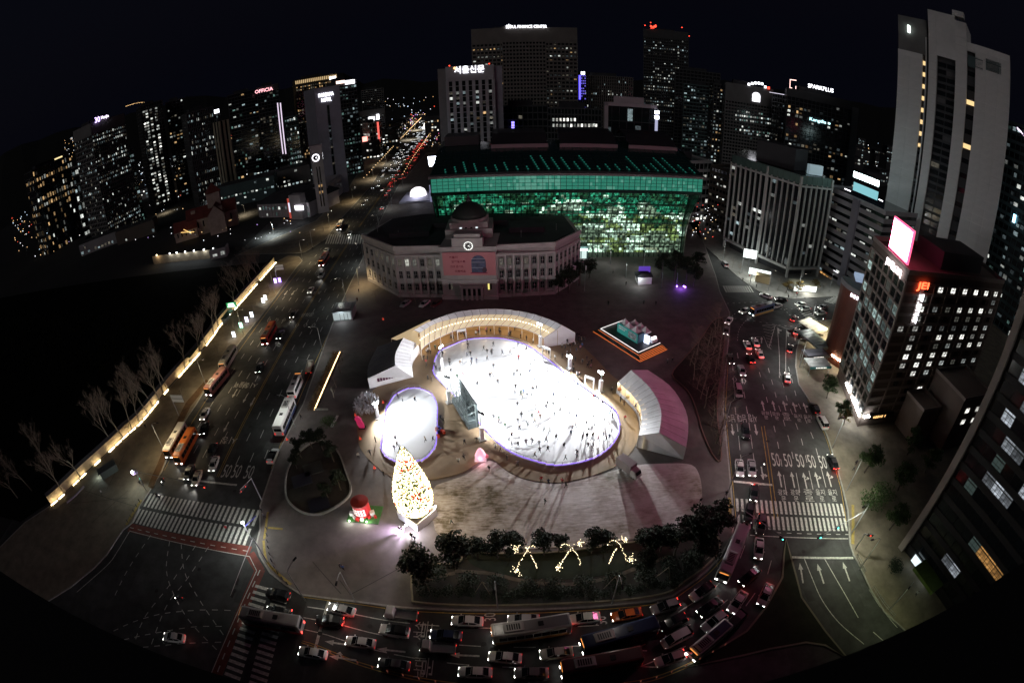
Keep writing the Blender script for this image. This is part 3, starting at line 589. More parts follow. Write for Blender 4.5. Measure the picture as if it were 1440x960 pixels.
# ---------------------------------------------------------------- people (one continuous skinned body per pose)
def person_mesh(name,pose):
 lean,stride,arms,spread,bend = pose
 hip = Vector((0,0,.92)); V = []; Ed = []; Rr = []
 def add(p,r,par=None): V.append(tuple(p)); Rr.append(r); (Ed.append((par,len(V)-1)) if par is not None else None); return len(V)-1
 fw = lambda z: Vector((lean*z,0,0))
 pel = add(hip,(.16,.12)); ch = add(Vector((lean*.25,0,1.18)),(.17,.125),pel); sh = add(Vector((lean*.48,0,1.40)),(.15,.11),ch)
 nk = add(Vector((lean*.58,0,1.50)),(.062,.062),sh); hd = add(Vector((lean*.66+.015,0,1.60)),(.095,.105),nk); tp = add(Vector((lean*.7+.01,0,1.70)),(.07,.08),hd)
 for s in (-1,1):
  st = stride*s
  h = add(Vector((0,s*.1,.86)),(.1,.1),pel); kn = add(Vector((st*.5+bend*.12,s*(.11+spread*.5),.48)),(.068,.068),h)
  an = add(Vector((st,s*(.12+spread),.1+abs(min(0,st))*.35)),(.045,.05),kn); ft = add(Vector((st+.16,s*(.13+spread),.045+abs(min(0,st))*.3)),(.045,.04),an)
  so = add(Vector((lean*.46,s*.2,1.38)),(.075,.075),sh); el = add(Vector((lean*.3-st*.5*arms,s*(.28+.1*abs(arms)),1.12)),(.052,.052),so)
  wr = add(Vector((lean*.3+.12-st*.8*arms,s*(.29+.22*max(0,arms-.5)),.9+.1*abs(arms))),(.036,.036),el); hn = add(Vector((lean*.3+.17-st*.9*arms,s*(.29+.25*max(0,arms-.5)),.83+.1*abs(arms))),(.03,.022),wr)
 me = bpy.data.meshes.new(name); me.from_pydata(V,Ed,[]); o = bpy.data.objects.new(name,me); COL.objects.link(o)
 md = o.modifiers.new('skin','SKIN'); md.use_smooth_shade = True
 for i,sv in enumerate(me.skin_vertices[0].data): sv.radius = Rr[i]; sv.use_root = (i == 0)
 sb = o.modifiers.new('sub','SUBSURF'); sb.levels = 1; sb.render_levels = 1
 bpy.context.view_layer.update()
 out = bpy.data.meshes.new_from_object(o.evaluated_get(bpy.context.evaluated_depsgraph_get())); bpy.data.objects.remove(o); bpy.data.meshes.remove(me)
 out.materials.clear()
 for m in (M('jacket',(.02,.02,.025),.9),M('trousers',(.015,.016,.02),.9),M('skin',(.5,.33,.25),.6),M('hair',(.012,.01,.009),.7),M('shoes',(.05,.05,.05),.6)): out.materials.append(m)
 for f in out.polygons:
  c = f.center; f.use_smooth = True; rad = hypot(c.x-lean*.3,c.y)
  if c.z > 1.5: f.material_index = 3 if (c.z > 1.66 or c.x < lean*.66-.005) else 2
  elif c.z > 1.46: f.material_index = 2
  elif c.z < .09: f.material_index = 4
  elif c.z < .88 and abs(c.y) < .24: f.material_index = 1
  elif c.z < .92 and abs(c.y) > .25: f.material_index = 2
 return out
PEOPLE = [person_mesh('person',p) for p in ((.02,.05,.3,.02,0),(.12,.28,.8,.03,.5),(.2,.34,1.,.06,.8),(.05,.2,.6,.02,.2),(.28,.22,.4,.08,1.),(0.,.0,.15,.03,0))]
CLOTH = {n: M('cloth_'+n,c,.9) for n,c in dict(black=(.012,.012,.014),navy=(.02,.03,.07),grey=(.13,.13,.14),white=(.6,.6,.6),red=(.4,.03,.04),brown=(.12,.07,.04),green=(.04,.08,.05),pink=(.5,.2,.25),beige=(.4,.33,.24),blue=(.05,.12,.35)).items()}
CL_W = ['black']*14 + ['navy']*3 + ['grey']*3 + ['white']*3 + ['red','brown','green','pink','beige','blue']
def person(p,z,label,group,pose=None,rz=None,col=None,rng=R_,hold=None):
 i = pose if pose is not None else rng.randrange(len(PEOPLE)); c = col or rng.choice(CL_W)
 o = obj('person',PEOPLE[i]); s = rng.uniform(.94,1.06)
 o.matrix_basis = Matrix.Translation((p[0],p[1],z)) @ Matrix.Rotation(rng.uniform(0,2*pi) if rz is None else rz,4,'Z') @ Matrix.Scale(s,4)
 paint_over(o,CLOTH[c]); tag(o,label % c if '%s' in label else label,'person',group); return o

# ---------------------------------------------------------------- trees
bark = M('bark',(.085,.07,.055),.95,noise=(3,.4)); bark_p = M('pale_bark',(.22,.19,.15),.95,noise=(2,.45)); twig_m = M('twigs',(.17,.13,.10),.95)
needle = M('pine_needles',(.022,.035,.018),.9,noise=(.8,.5)); leaf_g = M('leaves_green',(.05,.09,.025),.9,noise=(.9,.5)); leaf_y = M('leaves_autumn',(.16,.11,.03),.9,noise=(.9,.5))
def bare_tree(seed,h,spread,levels=4,up=.75):
 r = random.Random(seed); tr = MB(); cr = MB()
 def br(p,d,L,rad,lev):
  pts = [p]; q = p.copy(); dd = d.copy(); n = 4 if lev < 2 else 3
  for i in range(n):
   dd = (dd + Vector((r.uniform(-1,1),r.uniform(-1,1),r.uniform(-.2,.6)))*.16).normalized(); q = q + dd*L/n; pts.append(q.copy())
  rs = [rad*(1-.55*i/n) for i in range(n+1)]
  (tr if lev < 2 else cr).tube(pts,rs,6 if lev == 0 else (5 if lev == 1 else 3),0,False)
  if lev >= levels: return
  k = r.randint(4,6) if lev == 0 else r.randint(3,4)
  for j in range(k):
   f = r.uniform(.35 if lev == 0 else .25,1.); i = min(n-1,int(f*n)); bp = pts[i].lerp(pts[i+1],f*n-i)
   a = r.uniform(0,2*pi); side = Vector((cos(a),sin(a),0)); nd = (dd*up + side*(1-up)*2*spread + Vector((0,0,.35))).normalized()
   br(bp,nd,L*r.uniform(.5,.72),max(.012,rs[i]*.5),lev+1)
 br(Vector((0,0,0)),Vector((0,0,1)),h*.62,h*.018,0)
 return [('trunk',tr.mesh('trunk',bark_p)),('crown',cr.mesh('crown',twig_m))]
def leaf_clump(mb,c,R,n,s,r,flat=.6):
 for _ in range(n):
  d = Vector((r.gauss(0,1),r.gauss(0,1),r.gauss(0,flat))); d = d.normalized()*R*r.random()**.45; p = Vector(c)+Vector((d.x,d.y,d.z*flat))
  a = Vector((r.uniform(-1,1),r.uniform(-1,1),r.uniform(-.5,.5))).normalized()*s*r.uniform(.6,1.3); b = a.cross(Vector((r.uniform(-1,1),r.uniform(-1,1),1))).normalized()*s*.5
  mb.add([p-a,p+b,p+a,p-b],[(0,1,2,3)])
def pine(seed,h,crown_r,mat,n=900,low=.45):
 r = random.Random(seed); tr = MB(); cr = MB(); pts = [Vector((0,0,0))]
 for i in range(5): pts.append(pts[-1] + Vector((r.uniform(-.25,.25),r.uniform(-.25,.25),h*.19)))
 tr.tube(pts,[.2,.18,.15,.12,.09,.05],7)
 for j in range(13):
  f = r.uniform(low,1.); i = min(4,int(f*5)); bp = pts[i].lerp(pts[i+1],f*5-i); a = j*2.4 + r.uniform(-.4,.4); L = crown_r*(1.15-.55*f)*r.uniform(.6,1.05)
  e = bp + Vector((cos(a)*L,sin(a)*L,L*r.uniform(.05,.45))); m = bp.lerp(e,.5) + Vector((0,0,-.15)); tr.tube([bp,m,e],[.07,.045,.02],4)
  leaf_clump(cr,e,crown_r*.42,n//13,.26,r); leaf_clump(cr,m,crown_r*.3,n//26,.26,r)
 leaf_clump(cr,pts[-1],crown_r*.5,n//9,.26,r)
 return [('trunk',tr.mesh('trunk',bark)),('crown',cr.mesh('crown',mat))]
def shrub(seed,rad,h,mat,n=500):
 r = random.Random(seed); tr = MB(); cr = MB()
 for j in range(5):
  a = r.uniform(0,6.3); e = Vector((cos(a)*rad*.5,sin(a)*rad*.5,h*.6)); tr.tube([(0,0,0),e*.5,e],[.06,.04,.02],4); leaf_clump(cr,e,rad*.75,n//6,.2,r,.7)
 leaf_clump(cr,(0,0,h*.7),rad,n//3,.2,r,.6)
 return [('trunk',tr.mesh('trunk',bark)),('crown',cr.mesh('crown',mat))]
BARE = [bare_tree(s,13.,1.,5) for s in (1,2,3,4)]; BARE_S = [bare_tree(s,6.5,1.4,3,.6) for s in (11,12,13)]; BARE_W = [bare_tree(s,8.,1.6,4,.55) for s in (21,22,23)]
PINES = [pine(s,7.6,2.8,needle,1300) for s in (1,2,3)]; LEAFY = [pine(s,7.,2.7,leaf_g,1200,.35) for s in (5,6)]; AUTUMN = [pine(s,6.5,2.5,leaf_y,800,.4) for s in (7,8)]
SHRUB = [shrub(s,1.8,2.,needle) for s in (1,2,3)]; SHRUB_G = [shrub(s,2.2,2.2,leaf_g) for s in (4,5)]
def tree(kit,p,label,name='tree',group=None,s=1.,rz=None,z=.13,cat='tree'):
 t = thing(name,label,cat,(p[0],p[1],z),R_.uniform(0,6.28) if rz is None else rz,group); t.scale = (s,s,s)
 for n,me in kit: child(n,me,t)
 return t
# ================================================================ BUILDINGS
PAL = [W_WARM,W_WHITE,W_COOL,W_DIM,W_HOT,W_TEAL,W_DIMC]
def on_face(P0,P1,x,y):
 """where the sight line through a photo point meets the upright plane over P0-P1: metres along it, and height"""
 d = ray(x,y); u = (P1-P0).normalized(); det = u.x*(-d[1]) + u.y*d[0]
 t = (P0.x*d[1] - P0.y*d[0])/det; k = ((P0.x+t*u.x)/d[0]) if abs(d[0]) > abs(d[1]) else ((P0.y+t*u.y)/d[1])
 return t,CAM_H + k*d[2]
def facade(wall,win,O,u,n,W,z0,z1,floors,bays,pier=.5,span=.9,proud=.3,lit=.3,pal=(1,),rng=R_,inset=.12,fn=None,wm=0):
 O = Vector((O[0],O[1],0)); u = Vector((u[0],u[1],0)); n = Vector((n[0],n[1],0)); bw = W/bays; fh = (z1-z0)/floors; up = Vector((0,0,1))
 if pier:
  for i in range(bays+1): wall.obox(O + u*(i*bw-pier/2) + up*z0,u*pier,n*proud,up*(z1-z0),wm)
 if span:
  for j in range(floors+1): wall.obox(O - u*.02 + up*(z0+j*fh-span/2),u*(W+.04),n*(proud-.06 if pier else proud),up*span,wm)
 for j in range(floors):
  run = rng.random() < .22
  for i in range(bays):
   if fn is not None: mi = fn(i,j)
   else:
    pr = lit*(2.9 if run else .6); mi = rng.choice(pal) if rng.random() < pr else None
   if mi is None: continue
   cw = bw-pier-inset*bw; ww = cw*rng.uniform(.5,1.); a = O + u*(i*bw+pier/2+inset*bw*.5+(cw-ww)*rng.random()) + n*.06 + up*(z0+j*fh+span/2+.1); w_ = u*ww; h_ = up*max(.3,(fh-span-.2)*rng.uniform(.4,.85))
   win.quad(a,a+w_,a+w_+h_,a+h_,mi)
def tower(name,label,tl,tr,dl,dr,depth,floors,bays,wall_m,lit=.3,pal=(1,1,2,3),glass=None,pier=.6,span=1.,proud=.35,side=None,top=0.,h=None,seed=None,cat='building',group='buildings of the night skyline',crown=True,sidebays=None,z0=0.):
 rng = random.Random(seed if seed is not None else label)
 P0,P1 = azd(tl[0],tl[1],dl),azd(tr[0],tr[1],dr); h = h or hat(P0.x,P0.y,*tl)
 u = (P1-P0).normalized(); nb = Vector((-u.y,u.x)); W = (P1-P0).length
 t = thing(name,label,cat,(P0.x,P0.y,0),0,group)
 P2,P3 = P1+nb*depth,P0+nb*depth
 MB().prism([P0,P1,P2,P3],0,h).build('core',glass or glass_d,t)
 wall,win = MB(),MB(); sb = sidebays or max(2,int(bays*depth/W))
 hh = h-top
 facade(wall,win,P0,u,-nb,W,z0,hh,floors,bays,pier,span,proud,lit,pal,rng)
 facade(wall,win,P3,-nb,-u,depth,z0,hh,floors,sb,pier,span,proud,lit,pal,rng)
 facade(wall,win,P1,nb,u,depth,z0,hh,floors,sb,pier,span,proud,lit,pal,rng)
 if top:
  for a,b,n_ in ((P0,P1,-nb),(P3,P0,-u),(P1,P2,u)):
   q = (b-a); wall.obox((a.x,a.y,hh+span/2-.02),(q.x,q.y,0),(n_.x*(proud+.05),n_.y*(proud+.05),0),(0,0,top-span/2+.3))
 if z0:
  for a,b,n_ in ((P0,P1,-nb),(P3,P0,-u),(P1,P2,u)):
   q = (b-a); wall.obox((a.x,a.y,0),(q.x,q.y,0),(n_.x*proud,n_.y*proud,0),(0,0,z0-span/2))
 wall.build('wall',wall_m,t)
 if win.f: win.build('window_lights',PAL,t,kind='stuff')
 c = (P0+P1+P2+P3)/4
 if crown:
  rf = MB(); rf.obox((c.x-u.x*W*.3,c.y-u.y*W*.3,h),(u.x*W*.5,u.y*W*.5,0),(nb.x*depth*.4,nb.y*depth*.4,0),(0,0,3.5))
  rf.build('rooftop_plant',roof_d,t)
 return t,P0,P1,u,nb,W,h
def sign(t,P0,P1,a,body,mat,height,off=.7,name='sign_lettering',width=None,vertical=False):
 """lettering standing proud of the face over P0-P1, centred on the photo point a"""
 s,z = on_face(P0,P1,*a); u = (P1-P0).normalized(); n = Vector((u.y,-u.x)); o = P0+u*s+n*off
 me = text_mesh(body,1.,mat,.1,space=.95); xs = [v.co.x for v in me.vertices]; ys = [v.co.y for v in me.vertices]
 sy = height/(max(ys)-min(ys)); sx = width/(max(xs)-min(xs)) if width else sy
 obj(name,me,t,frame((o.x,o.y,z),(u.x,u.y,0),(0,0,1),(n.x,n.y,0)) @ Matrix.Diagonal((sx,sy,1,1)))
def panel(t,P0,P1,q,mat,name,off=.5,th=.15):
 """a flat panel on the face, corners at photo points (top-left, bottom-right)"""
 s0,z1 = on_face(P0,P1,*q[0]); z0 = on_face(P0,P1,*q[1])[1]; s1 = on_face(P0,P1,q[1][0],q[0][1])[0]; u = (P1-P0).normalized(); n = Vector((u.y,-u.x)); a = P0+u*s0+n*off
 return MB().obox((a.x,a.y,z0),(u.x*(s1-s0),u.y*(s1-s0),0),(n.x*th,n.y*th,0),(0,0,z1-z0)).build(name,mat,t)
wl = lambda n,c,a=.18: M(n,c,.75,noise=(.12,a))
w_grey,w_pale,w_dark,w_brown,w_lav,w_gold = wl('wall_grey',(.16,.155,.155)),wl('wall_pale',(.34,.33,.35)),wl('wall_dark',(.05,.05,.055)),wl('wall_brown',(.12,.10,.085)),wl('wall_lavender',(.27,.26,.31)),wl('wall_bronze',(.10,.075,.04))
w_sfc = wl('wall_warm_grey',(.15,.135,.125)); w_teal = wl('wall_teal_metal',(.07,.11,.115))
T = tower
# ---- skyline beyond the palace
T('apartment_block','warm-lit apartment block at the far end of the dark palace grounds',(45,240),(100,222),520,540,25,13,16,w_dark,.42,(0,0,0,3,1),seed=3)
t,P0,P1,*_ = T('office_block','low wide block with a golden roof strip over the warm apartments',(58,233),(90,221),640,650,20,14,8,w_dark,.12,(0,3),seed=4); panel(t,P0,P1,((59,231),(89,226)),E('gold_strip',(1,.8,.4),1.2),'roof_light',1)
T('office_block','banded office with long white window rows beside the warm apartments',(100,237),(124,233),470,470,18,9,5,w_grey,.75,(1,2,1),pier=0,span=1.6,seed=5)
t,P0,P1,*_ = T('office_tower','broad tower with a violet rooftop sign beyond the palace',(127,174),(175,164),430,455,28,26,17,w_grey,.36,(1,2,3,6),top=9,seed=6)
sign(t,P0,P1,(135.5,169.5),'30',SIGN_V,4.5,1.5); sign(t,P0,P1,(146,165),'Hanjin',E('sign_lilac',(.85,.7,1),4),3.2,1.5)
T('glass_tower','slim teal-lit glass tower tucked behind the violet-signed tower',(174,212),(187,208),470,470,14,16,3,w_teal,.5,(2,5),pier=.2,span=.6,seed=7)
t = T('residential_tower','tall dark tower with two bright columns of windows',(197,150),(228,141),500,505,22,30,8,w_dark,0,(1,),seed=8)[0]
def lit_columns(t_,P0,P1,cols,h,floors,pal,seed,wfrac=1.2,p=.85):
 r = random.Random(seed); u = (P1-P0).normalized(); n = Vector((u.y,-u.x)); m = MB()
 for x_,y_ in cols:
  s,_ = on_face(P0,P1,x_,y_)
  for j in range(floors):
   if r.random() > p: continue
   a = P0+u*(s-wfrac/2)+n*.45; z = 6+(h-10)*j/floors; m.quad((a.x,a.y,z),(a.x+u.x*wfrac,a.y+u.y*wfrac,z),(a.x+u.x*wfrac,a.y+u.y*wfrac,z+1.5),(a.x,a.y,z+1.5),r.choice(pal))
 m.build('window_lights',PAL,t_,kind='stuff')
P0,P1 = azd(197,150,500),azd(228,141,505); lit_columns(t,P0,P1,[(204,175),(208,175),(214,175),(221,175),(222,176)],hat(P0.x,P0.y,197,150),32,(1,1,4,3),1,2.2,.7)
T('residential_tower','second dark tower, lit in broken bands, next to the two-column tower',(233,145),(257,140),520,520,22,30,5,w_dark,.28,(1,2,0,3),seed=10)
T('office_block','dark mid-height office with scattered rows of tiny windows',(262,160),(299,152),430,435,24,18,15,w_dark,.3,(1,2,3,6),seed=11)
t,P0,P1,*_ = T('office_tower','dark office topped by a small white sign box',(298,163),(309,158),440,440,20,18,4,w_dark,.08,(2,3),seed=12); panel(t,P0,P1,((301,155),(308,158.5)),SIGN_W,'sign_box',1)
T('concrete_tower','narrow beige windowless shaft standing among dark glass offices',(308,171),(320,168),420,424,10,4,2,wl('wall_beige',(.38,.34,.25)),0,pier=2.2,span=.1,seed=13)
T('glass_tower','dark glass office with a few long lit floors behind the beige shaft',(320,135),(362,130),520,520,30,26,9,w_dark,.16,(2,1,5,0),pier=.15,span=.5,seed=14)
t,P0,P1,*_ = T('glass_tower','dark glass tower with a red and white rooftop sign',(361,124),(391,119),470,470,26,26,7,w_dark,.16,(2,5,3,6),pier=.2,span=.5,top=5,seed=15)
sign(t,P0,P1,(371,127.5),'OFFICIA',E('sign_pinkred',(1,.45,.5),3),3.2,1.2); panel(t,P0,P1,((389.5,145),(391,218)),E('light_line',(.9,.75,.95),1.1),'light_strip',1.); panel(t,P0,P1,((393.5,145),(395,218)),E('light_line',(.9,.75,.95),1.1),'light_strip',1.)
T('office_block','small white-lit office in the gap left of the bronze tower',(400,166),(418,162),430,430,20,14,6,w_teal,.6,(2,1,5),pier=.2,span=1.,seed=16)
t,P0,P1,*_ = T('office_tower','tall bronze glass tower with gold lights behind the grey hotel slab',(415,113),(474,105),520,525,34,28,20,w_bronze if False else w_gold,.30,(0,0,3,3),pier=.35,span=.5,top=6,seed=17)
lit_r = MB(); uu = (P1-P0).normalized(); nn = Vector((uu.y,-uu.x)); hh0 = hat(P0.x,P0.y,415,113)
for i in range(22): a = P0+uu*(i*(P1-P0).length/22)+nn*.6; lit_r.quad((a.x,a.y,hh0-4.5),(a.x+uu.x*1.2,a.y+uu.y*1.2,hh0-4.5),(a.x+uu.x*1.2,a.y+uu.y*1.2,hh0-1),(a.x,a.y,hh0-1))
lit_r.build('crown_lights',E('crown_gold',(1,.7,.35),.6),t,kind='stuff'); panel(t,P0,P1,((463,108.5),(472,111.2)),SIGN_W,'sign_panel',1.2)
t,P0,P1,*_ = T('glass_tower','dark glass tower with teal bands and a red-white roof sign beside the hotel slab',(472,115),(501,118),420,425,30,24,7,w_dark,.4,(2,5,6,6),pier=.2,span=.7,top=4,seed=18)
panel(t,P0,P1,((472,114.8),(484,117)),E('sign_peach',(1,.7,.6),3),'sign_panel',1.2); panel(t,P0,P1,((484.5,114),(498,117.5)),SIGN_W,'sign_panel',1.2)
T('office_tower','grey far tower seen past the teal-banded glass tower',(508,128),(539,126),640,640,28,26,10,w_grey,.06,(3,1),seed=19)
t,P0,P1,*_ = T('office_block','square office with white sign squares near the avenue bend',(505,157),(540,152),560,560,24,16,9,w_grey,.2,(1,2,3),top=6,seed=20); panel(t,P0,P1,((518,165),(527,169)),SIGN_W,'sign_panel',1); panel(t,P0,P1,((529,161),(533,168)),SIGN_W,'sign_panel',1)
t,P0,P1,*_ = T('shop_building','pale shop block with a red-lit stripe at the avenue bend',(519,174),(535,171),500,505,16,8,4,wl('wall_cream',(.5,.45,.4)),.5,(1,4),seed=21,span=1.4); panel(t,P0,P1,((529.5,172),(532,200)),E('red_stripe',(1,.15,.12),1.2),'red_light_strip',.6); panel(t,P0,P1,((509,193),(516,198.5)),E('red_screen',(1,.3,.25),3),'screen',.6)
# ---- the grey hotel slab with its two-line sign
P0,P1 = azd(441.7,125,345),azd(477,121,350); hk = hat(P0.x,P0.y,441.7,125); u = (P1-P0).normalized(); nb = Vector((-u.y,u.x)); W = (P1-P0).length
t = thing('hotel_building','pale grey windowless hotel slab with a white two-line sign','hotel',(P0.x,P0.y,0))
Wm = MB(); P2,P3 = P1+nb*30,P0+nb*30; Wm.prism([P0+u*0,P0+u*(W*.44),P3+u*(W*.44),P3],0,hk); Wm.prism([P0+u*(W*.56),P1,P2,P3+u*(W*.56)],0,hk); Wm.prism([P0+u*(W*.44)+nb*.0,P0+u*(W*.56),P3+u*(W*.56),P3+u*(W*.44)],hk-13,hk-.02); Wm.build('wall',w_lav,t)
MB().prism([P0+u*(W*.44)+nb*1.2,P0+u*(W*.56)+nb*1.2,P3+u*(W*.56),P3+u*(W*.44)],0,hk-13).build('window_strip',glass_d,t)
wm = MB(); rg = random.Random(5)
for j in range(18):
 if rg.random() < .5: a = P0+u*(W*.455)+nb*1.14; wm.quad((a.x,a.y,4+j*2.9),(a.x+u.x*W*.09,a.y+u.y*W*.09,4+j*2.9),(a.x+u.x*W*.09,a.y+u.y*W*.09,5.3+j*2.9),(a.x,a.y,5.3+j*2.9),rg.choice((6,3,2)))
wm.build('window_lights',PAL,t,kind='stuff')
sign(t,P0,P1,(458.5,137),'KOREANA\nHOTEL',SIGN_W,6.2,.4,width=10.5)
wsd,wnd = MB(),MB(); facade(wsd,wnd,P1,nb,u,30,2,hk-3,22,9,.3,1.,.2,.35,(2,6,5),rg); wsd.build('side_wall',w_dark,t); wnd.build('window_lights',PAL,t,kind='stuff')
# ---- council building: clock tower, long wing, round hall
P0,P1 = azd(436,208,300),azd(452,206,300); u = (P1-P0).normalized(); nb = Vector((-u.y,u.x)); W = (P1-P0).length; hc = hat(P0.x,P0.y,436,208)
t = thing('council_building','cream council building with a square clock tower by the avenue','building',(P0.x,P0.y,0))
cream = wl('wall_cream_lit',(.42,.38,.40)); P2,P3 = P1+nb*8,P0+nb*8
mb = MB().prism([P0,P1,P2,P3],0,hc); mb.prism([P0-u*.3-nb*.3,P1+u*.3-nb*.3,P2+u*.3+nb*.3,P3-u*.3+nb*.3],hc-.1,hc+.8); mb.build('clock_tower',cream,t)
for k in (.38,.62): a = P0+u*(W*k-.35)-nb*.05; MB().obox((a.x,a.y,4),(u.x*.7,u.y*.7,0),(-nb.x*.06,-nb.y*.06,0),(0,0,hc-16)).build('slot_window',glass_d,t)
for j,k in ((0,.38),(0,.62),(1,.38),(1,.62)): a = P0+u*(W*k-.4)-nb*.12; MB().obox((a.x,a.y,12+j*4),(u.x*.8,u.y*.8,0),(-nb.x*.06,-nb.y*.06,0),(0,0,1.6)).build('window',W_WARM,t)
def clock(parent,c,r,right,nrm,lit=SIGN_W):
 Mx = frame(c,right,(0,0,1),nrm)
 o = obj('clock_face',MB().lathe([(r,0),(r,.08)],24).mesh('clock_face',M('clock_dark',(.03,.03,.03),.5)),parent,Mx)
 for k in range(12):
  a = k*pi/6; child('hour_mark',MB().obox((-.05*r,.70*r,.08),(.1*r,0,0),(0,.24*r,0),(0,0,.05)).mesh('hour_mark',lit),o,Matrix.Rotation(a,4,'Z'))
 rg_ = MB(); n = 28
 rg_.add([(rr*cos(2*pi*k/n),rr*sin(2*pi*k/n),.1) for rr in (r*.93,r*1.06) for k in range(n)],[(k,n+k,n+(k+1) % n,(k+1) % n)[::-1] for k in range(n)]); child('rim',rg_.mesh('rim',lit),o)
 for a,L,w in ((-2.1,.62,.07),(-1.05,.45,.1)): child('hand',MB().obox((-w*r/2,-.1*r,.13),(w*r,0,0),(0,L*r,0),(0,0,.05)).mesh('hand',lit),o,Matrix.Rotation(a,4,'Z'))
s,z = on_face(P0,P1,444,222); cpt = P0+u*s-nb*.1; clock(t,(cpt.x,cpt.y,z),2.1,(u.x,u.y,0),(-nb.x,-nb.y,0))
cs = P1+nb*4+u*.1; clock(t,(cs.x,cs.y,z),2.1,(nb.x,nb.y,0),(u.x,u.y,0))
Q0,Q1 = gp(459,293),gp(488,266); q = (Q1-Q0).normalized(); qn = Vector((-q.y,q.x)); L = (Q1-Q0).length
wg = MB().prism([Q0,Q1,Q1+qn*12,Q0+qn*12],0,14); wi = MB(); facade(wg,wi,Q0,q,-qn,L,1,13,3,16,.9,.6,.6,.2,(2,3,6),rg); wg.build('long_wing',cream,t); wi.build('window_lights',PAL,t,kind='stuff')
Q0,Q1 = gp(366,306),gp(437,305); q = (Q1-Q0).normalized(); qn = Vector((-q.y,q.x)); L = (Q1-Q0).length
hl_ = MB().prism([Q0,Q1,Q1+qn*30,Q0+qn*30],0,9); wi = MB(); facade(hl_,wi,Q0,q,-qn,L,.5,8.6,2,15,.8,.9,.4,.55,(1,2,5),rg); hl_.build('hall_wall',cream,t); wi.build('window_lights',PAL,t,kind='stuff')
c0 = (Q0+Q1)/2+qn*15; MB().loft([[(c0.x+q.x*a*sx+qn.x*b*sx,c0.y+q.y*a*sx+qn.y*b*sx,z_) for a,b in ((-L*.52,-16),(L*.52,-16),(L*.52,16),(-L*.52,16))] for sx,z_ in ((1,9.),(.97,10),(.55,14.5))]).build('hall_roof',roof_d,t)
MB().obox((Q1.x-q.x*11,Q1.y-q.y*11,0),(q.x*9,q.y*9,0),(qn.x*-5,qn.y*-5,0),(0,0,15)).build('entrance_block',cream,t)
panel(t,Q0-qn*5,Q1-qn*5,((415,289),(427,295)),SIGN_W,'lit_screen',.4); panel(t,Q0-qn*2,Q1-qn*2,((404,279),(411,307)),E('red_banner',(.8,.12,.08),.5),'red_banner',.4); panel(t,Q0-qn*2,Q1-qn*2,((406,285),(409,298)),E('white_banner',(.8,.8,1),1.2),'white_banner',.6)
# ---- centre skyline
t,P0,P1,u,nb,W,h = T('press_tower','white-lettered grey office tower with tall dark window strips',(628,95),(693,93),310,310,26,21,7,w_pale,0,pier=1.9,span=.35,proud=.7,top=9,crown=False,cat='building',h=hat(*azd(628,95,310),628,95))
rg = random.Random(21); m = MB()
for j in range(20):
 for i in range(7):
  p_ = .55 if j in (18,17,16,14,12) else .12
  if rg.random() < p_: a = P0+u*(i*W/7+1.05)-nb*.08; z = 2+j*3.3; m.quad((a.x,a.y,z),(a.x+u.x*(W/7-2.1),a.y+u.y*(W/7-2.1),z),(a.x+u.x*(W/7-2.1),a.y+u.y*(W/7-2.1),z+1.7),(a.x,a.y,z+1.7),rg.choice((1,3,0,2,1)))
m.build('window_lights',PAL,t,kind='stuff')
for (xa,xb,nm,mm) in ((615,627,'stair_shaft',w_grey),(694.5,706,'stair_shaft',w_lav)):
 a,b = azd(xa,95,314),azd(xb,95,314); MB().prism([a,b,b+nb*20,a+nb*20],0,h-.6).build(nm,mm,t)
sign(t,P0,P1,(660,98.5),'서울신문',SIGN_W,4.6,1.0,width=17.5); sign(t,P0,P1,(639.5,96.5),'●',E('sign_orange',(1,.5,.2),3),1.5,1.0)
for x_ in (632,688): a = azd(x_,92,311); MB().ico((a.x,a.y,h+.9),.5).build('warning_lamp',SIGN_R,t)
t,P0,P1,u,nb,W,h = T('finance_tower','broad brown-grey financial tower with a white sign along its top edge',(663,42),(811,42),430,430,40,30,26,w_sfc,.30,(1,3,0,3,6,6),pier=.9,span=1.5,top=13,seed=31)
MB().prism([P0+u*W*.29-nb*1.2,P0+u*W*.7-nb*1.2,P0+u*W*.7+nb*10,P0+u*W*.29+nb*10],0,h+1.5).build('centre_bay',w_sfc,t)
wall,win = MB(),MB(); facade(wall,win,P0+u*W*.29-nb*1.2,u,-nb,W*.41,4,h-12,30,13,.9,1.6,.35,.42,(1,3,6,3),random.Random(9)); wall.build('centre_frame',w_sfc,t); win.build('window_lights',PAL,t,kind='stuff')
MB().obox((P0.x+u.x*W*.291-nb.x*1.22,P0.y+u.y*W*.291-nb.y*1.22,4),(u.x*W*.408,u.y*W*.408,0),(-nb.x*.1,-nb.y*.1,0),(0,0,h-16)).build('centre_glass',glass_d,t)
sign(t,P0-nb*1.2,P1-nb*1.2,(740,38),'SEOUL FINANCE CENTER',SIGN_W,2.6,1.,width=33.); sign(t,P0-nb*1.2,P1-nb*1.2,(715.5,37.5),'✶',SIGN_W,4.0,1.)
t,P0,P1,*_ = T('government_block','long brownish office with a blue-lit corner behind the plaza',(813,106),(890,106),520,520,30,22,26,w_sfc,.10,(1,2,3,6),pier=.9,span=.5,seed=32)
panel(t,P0,P1,((814,106),(816.5,140)),SIGN_B,'blue_light_strip',.8); panel(t,P0,P1,((817,101),(822.5,105)),SIGN_W,'sign_box',.8)
bl = MB(); u = (P1-P0).normalized(); n = Vector((u.y,-u.x)); rg = random.Random(2)
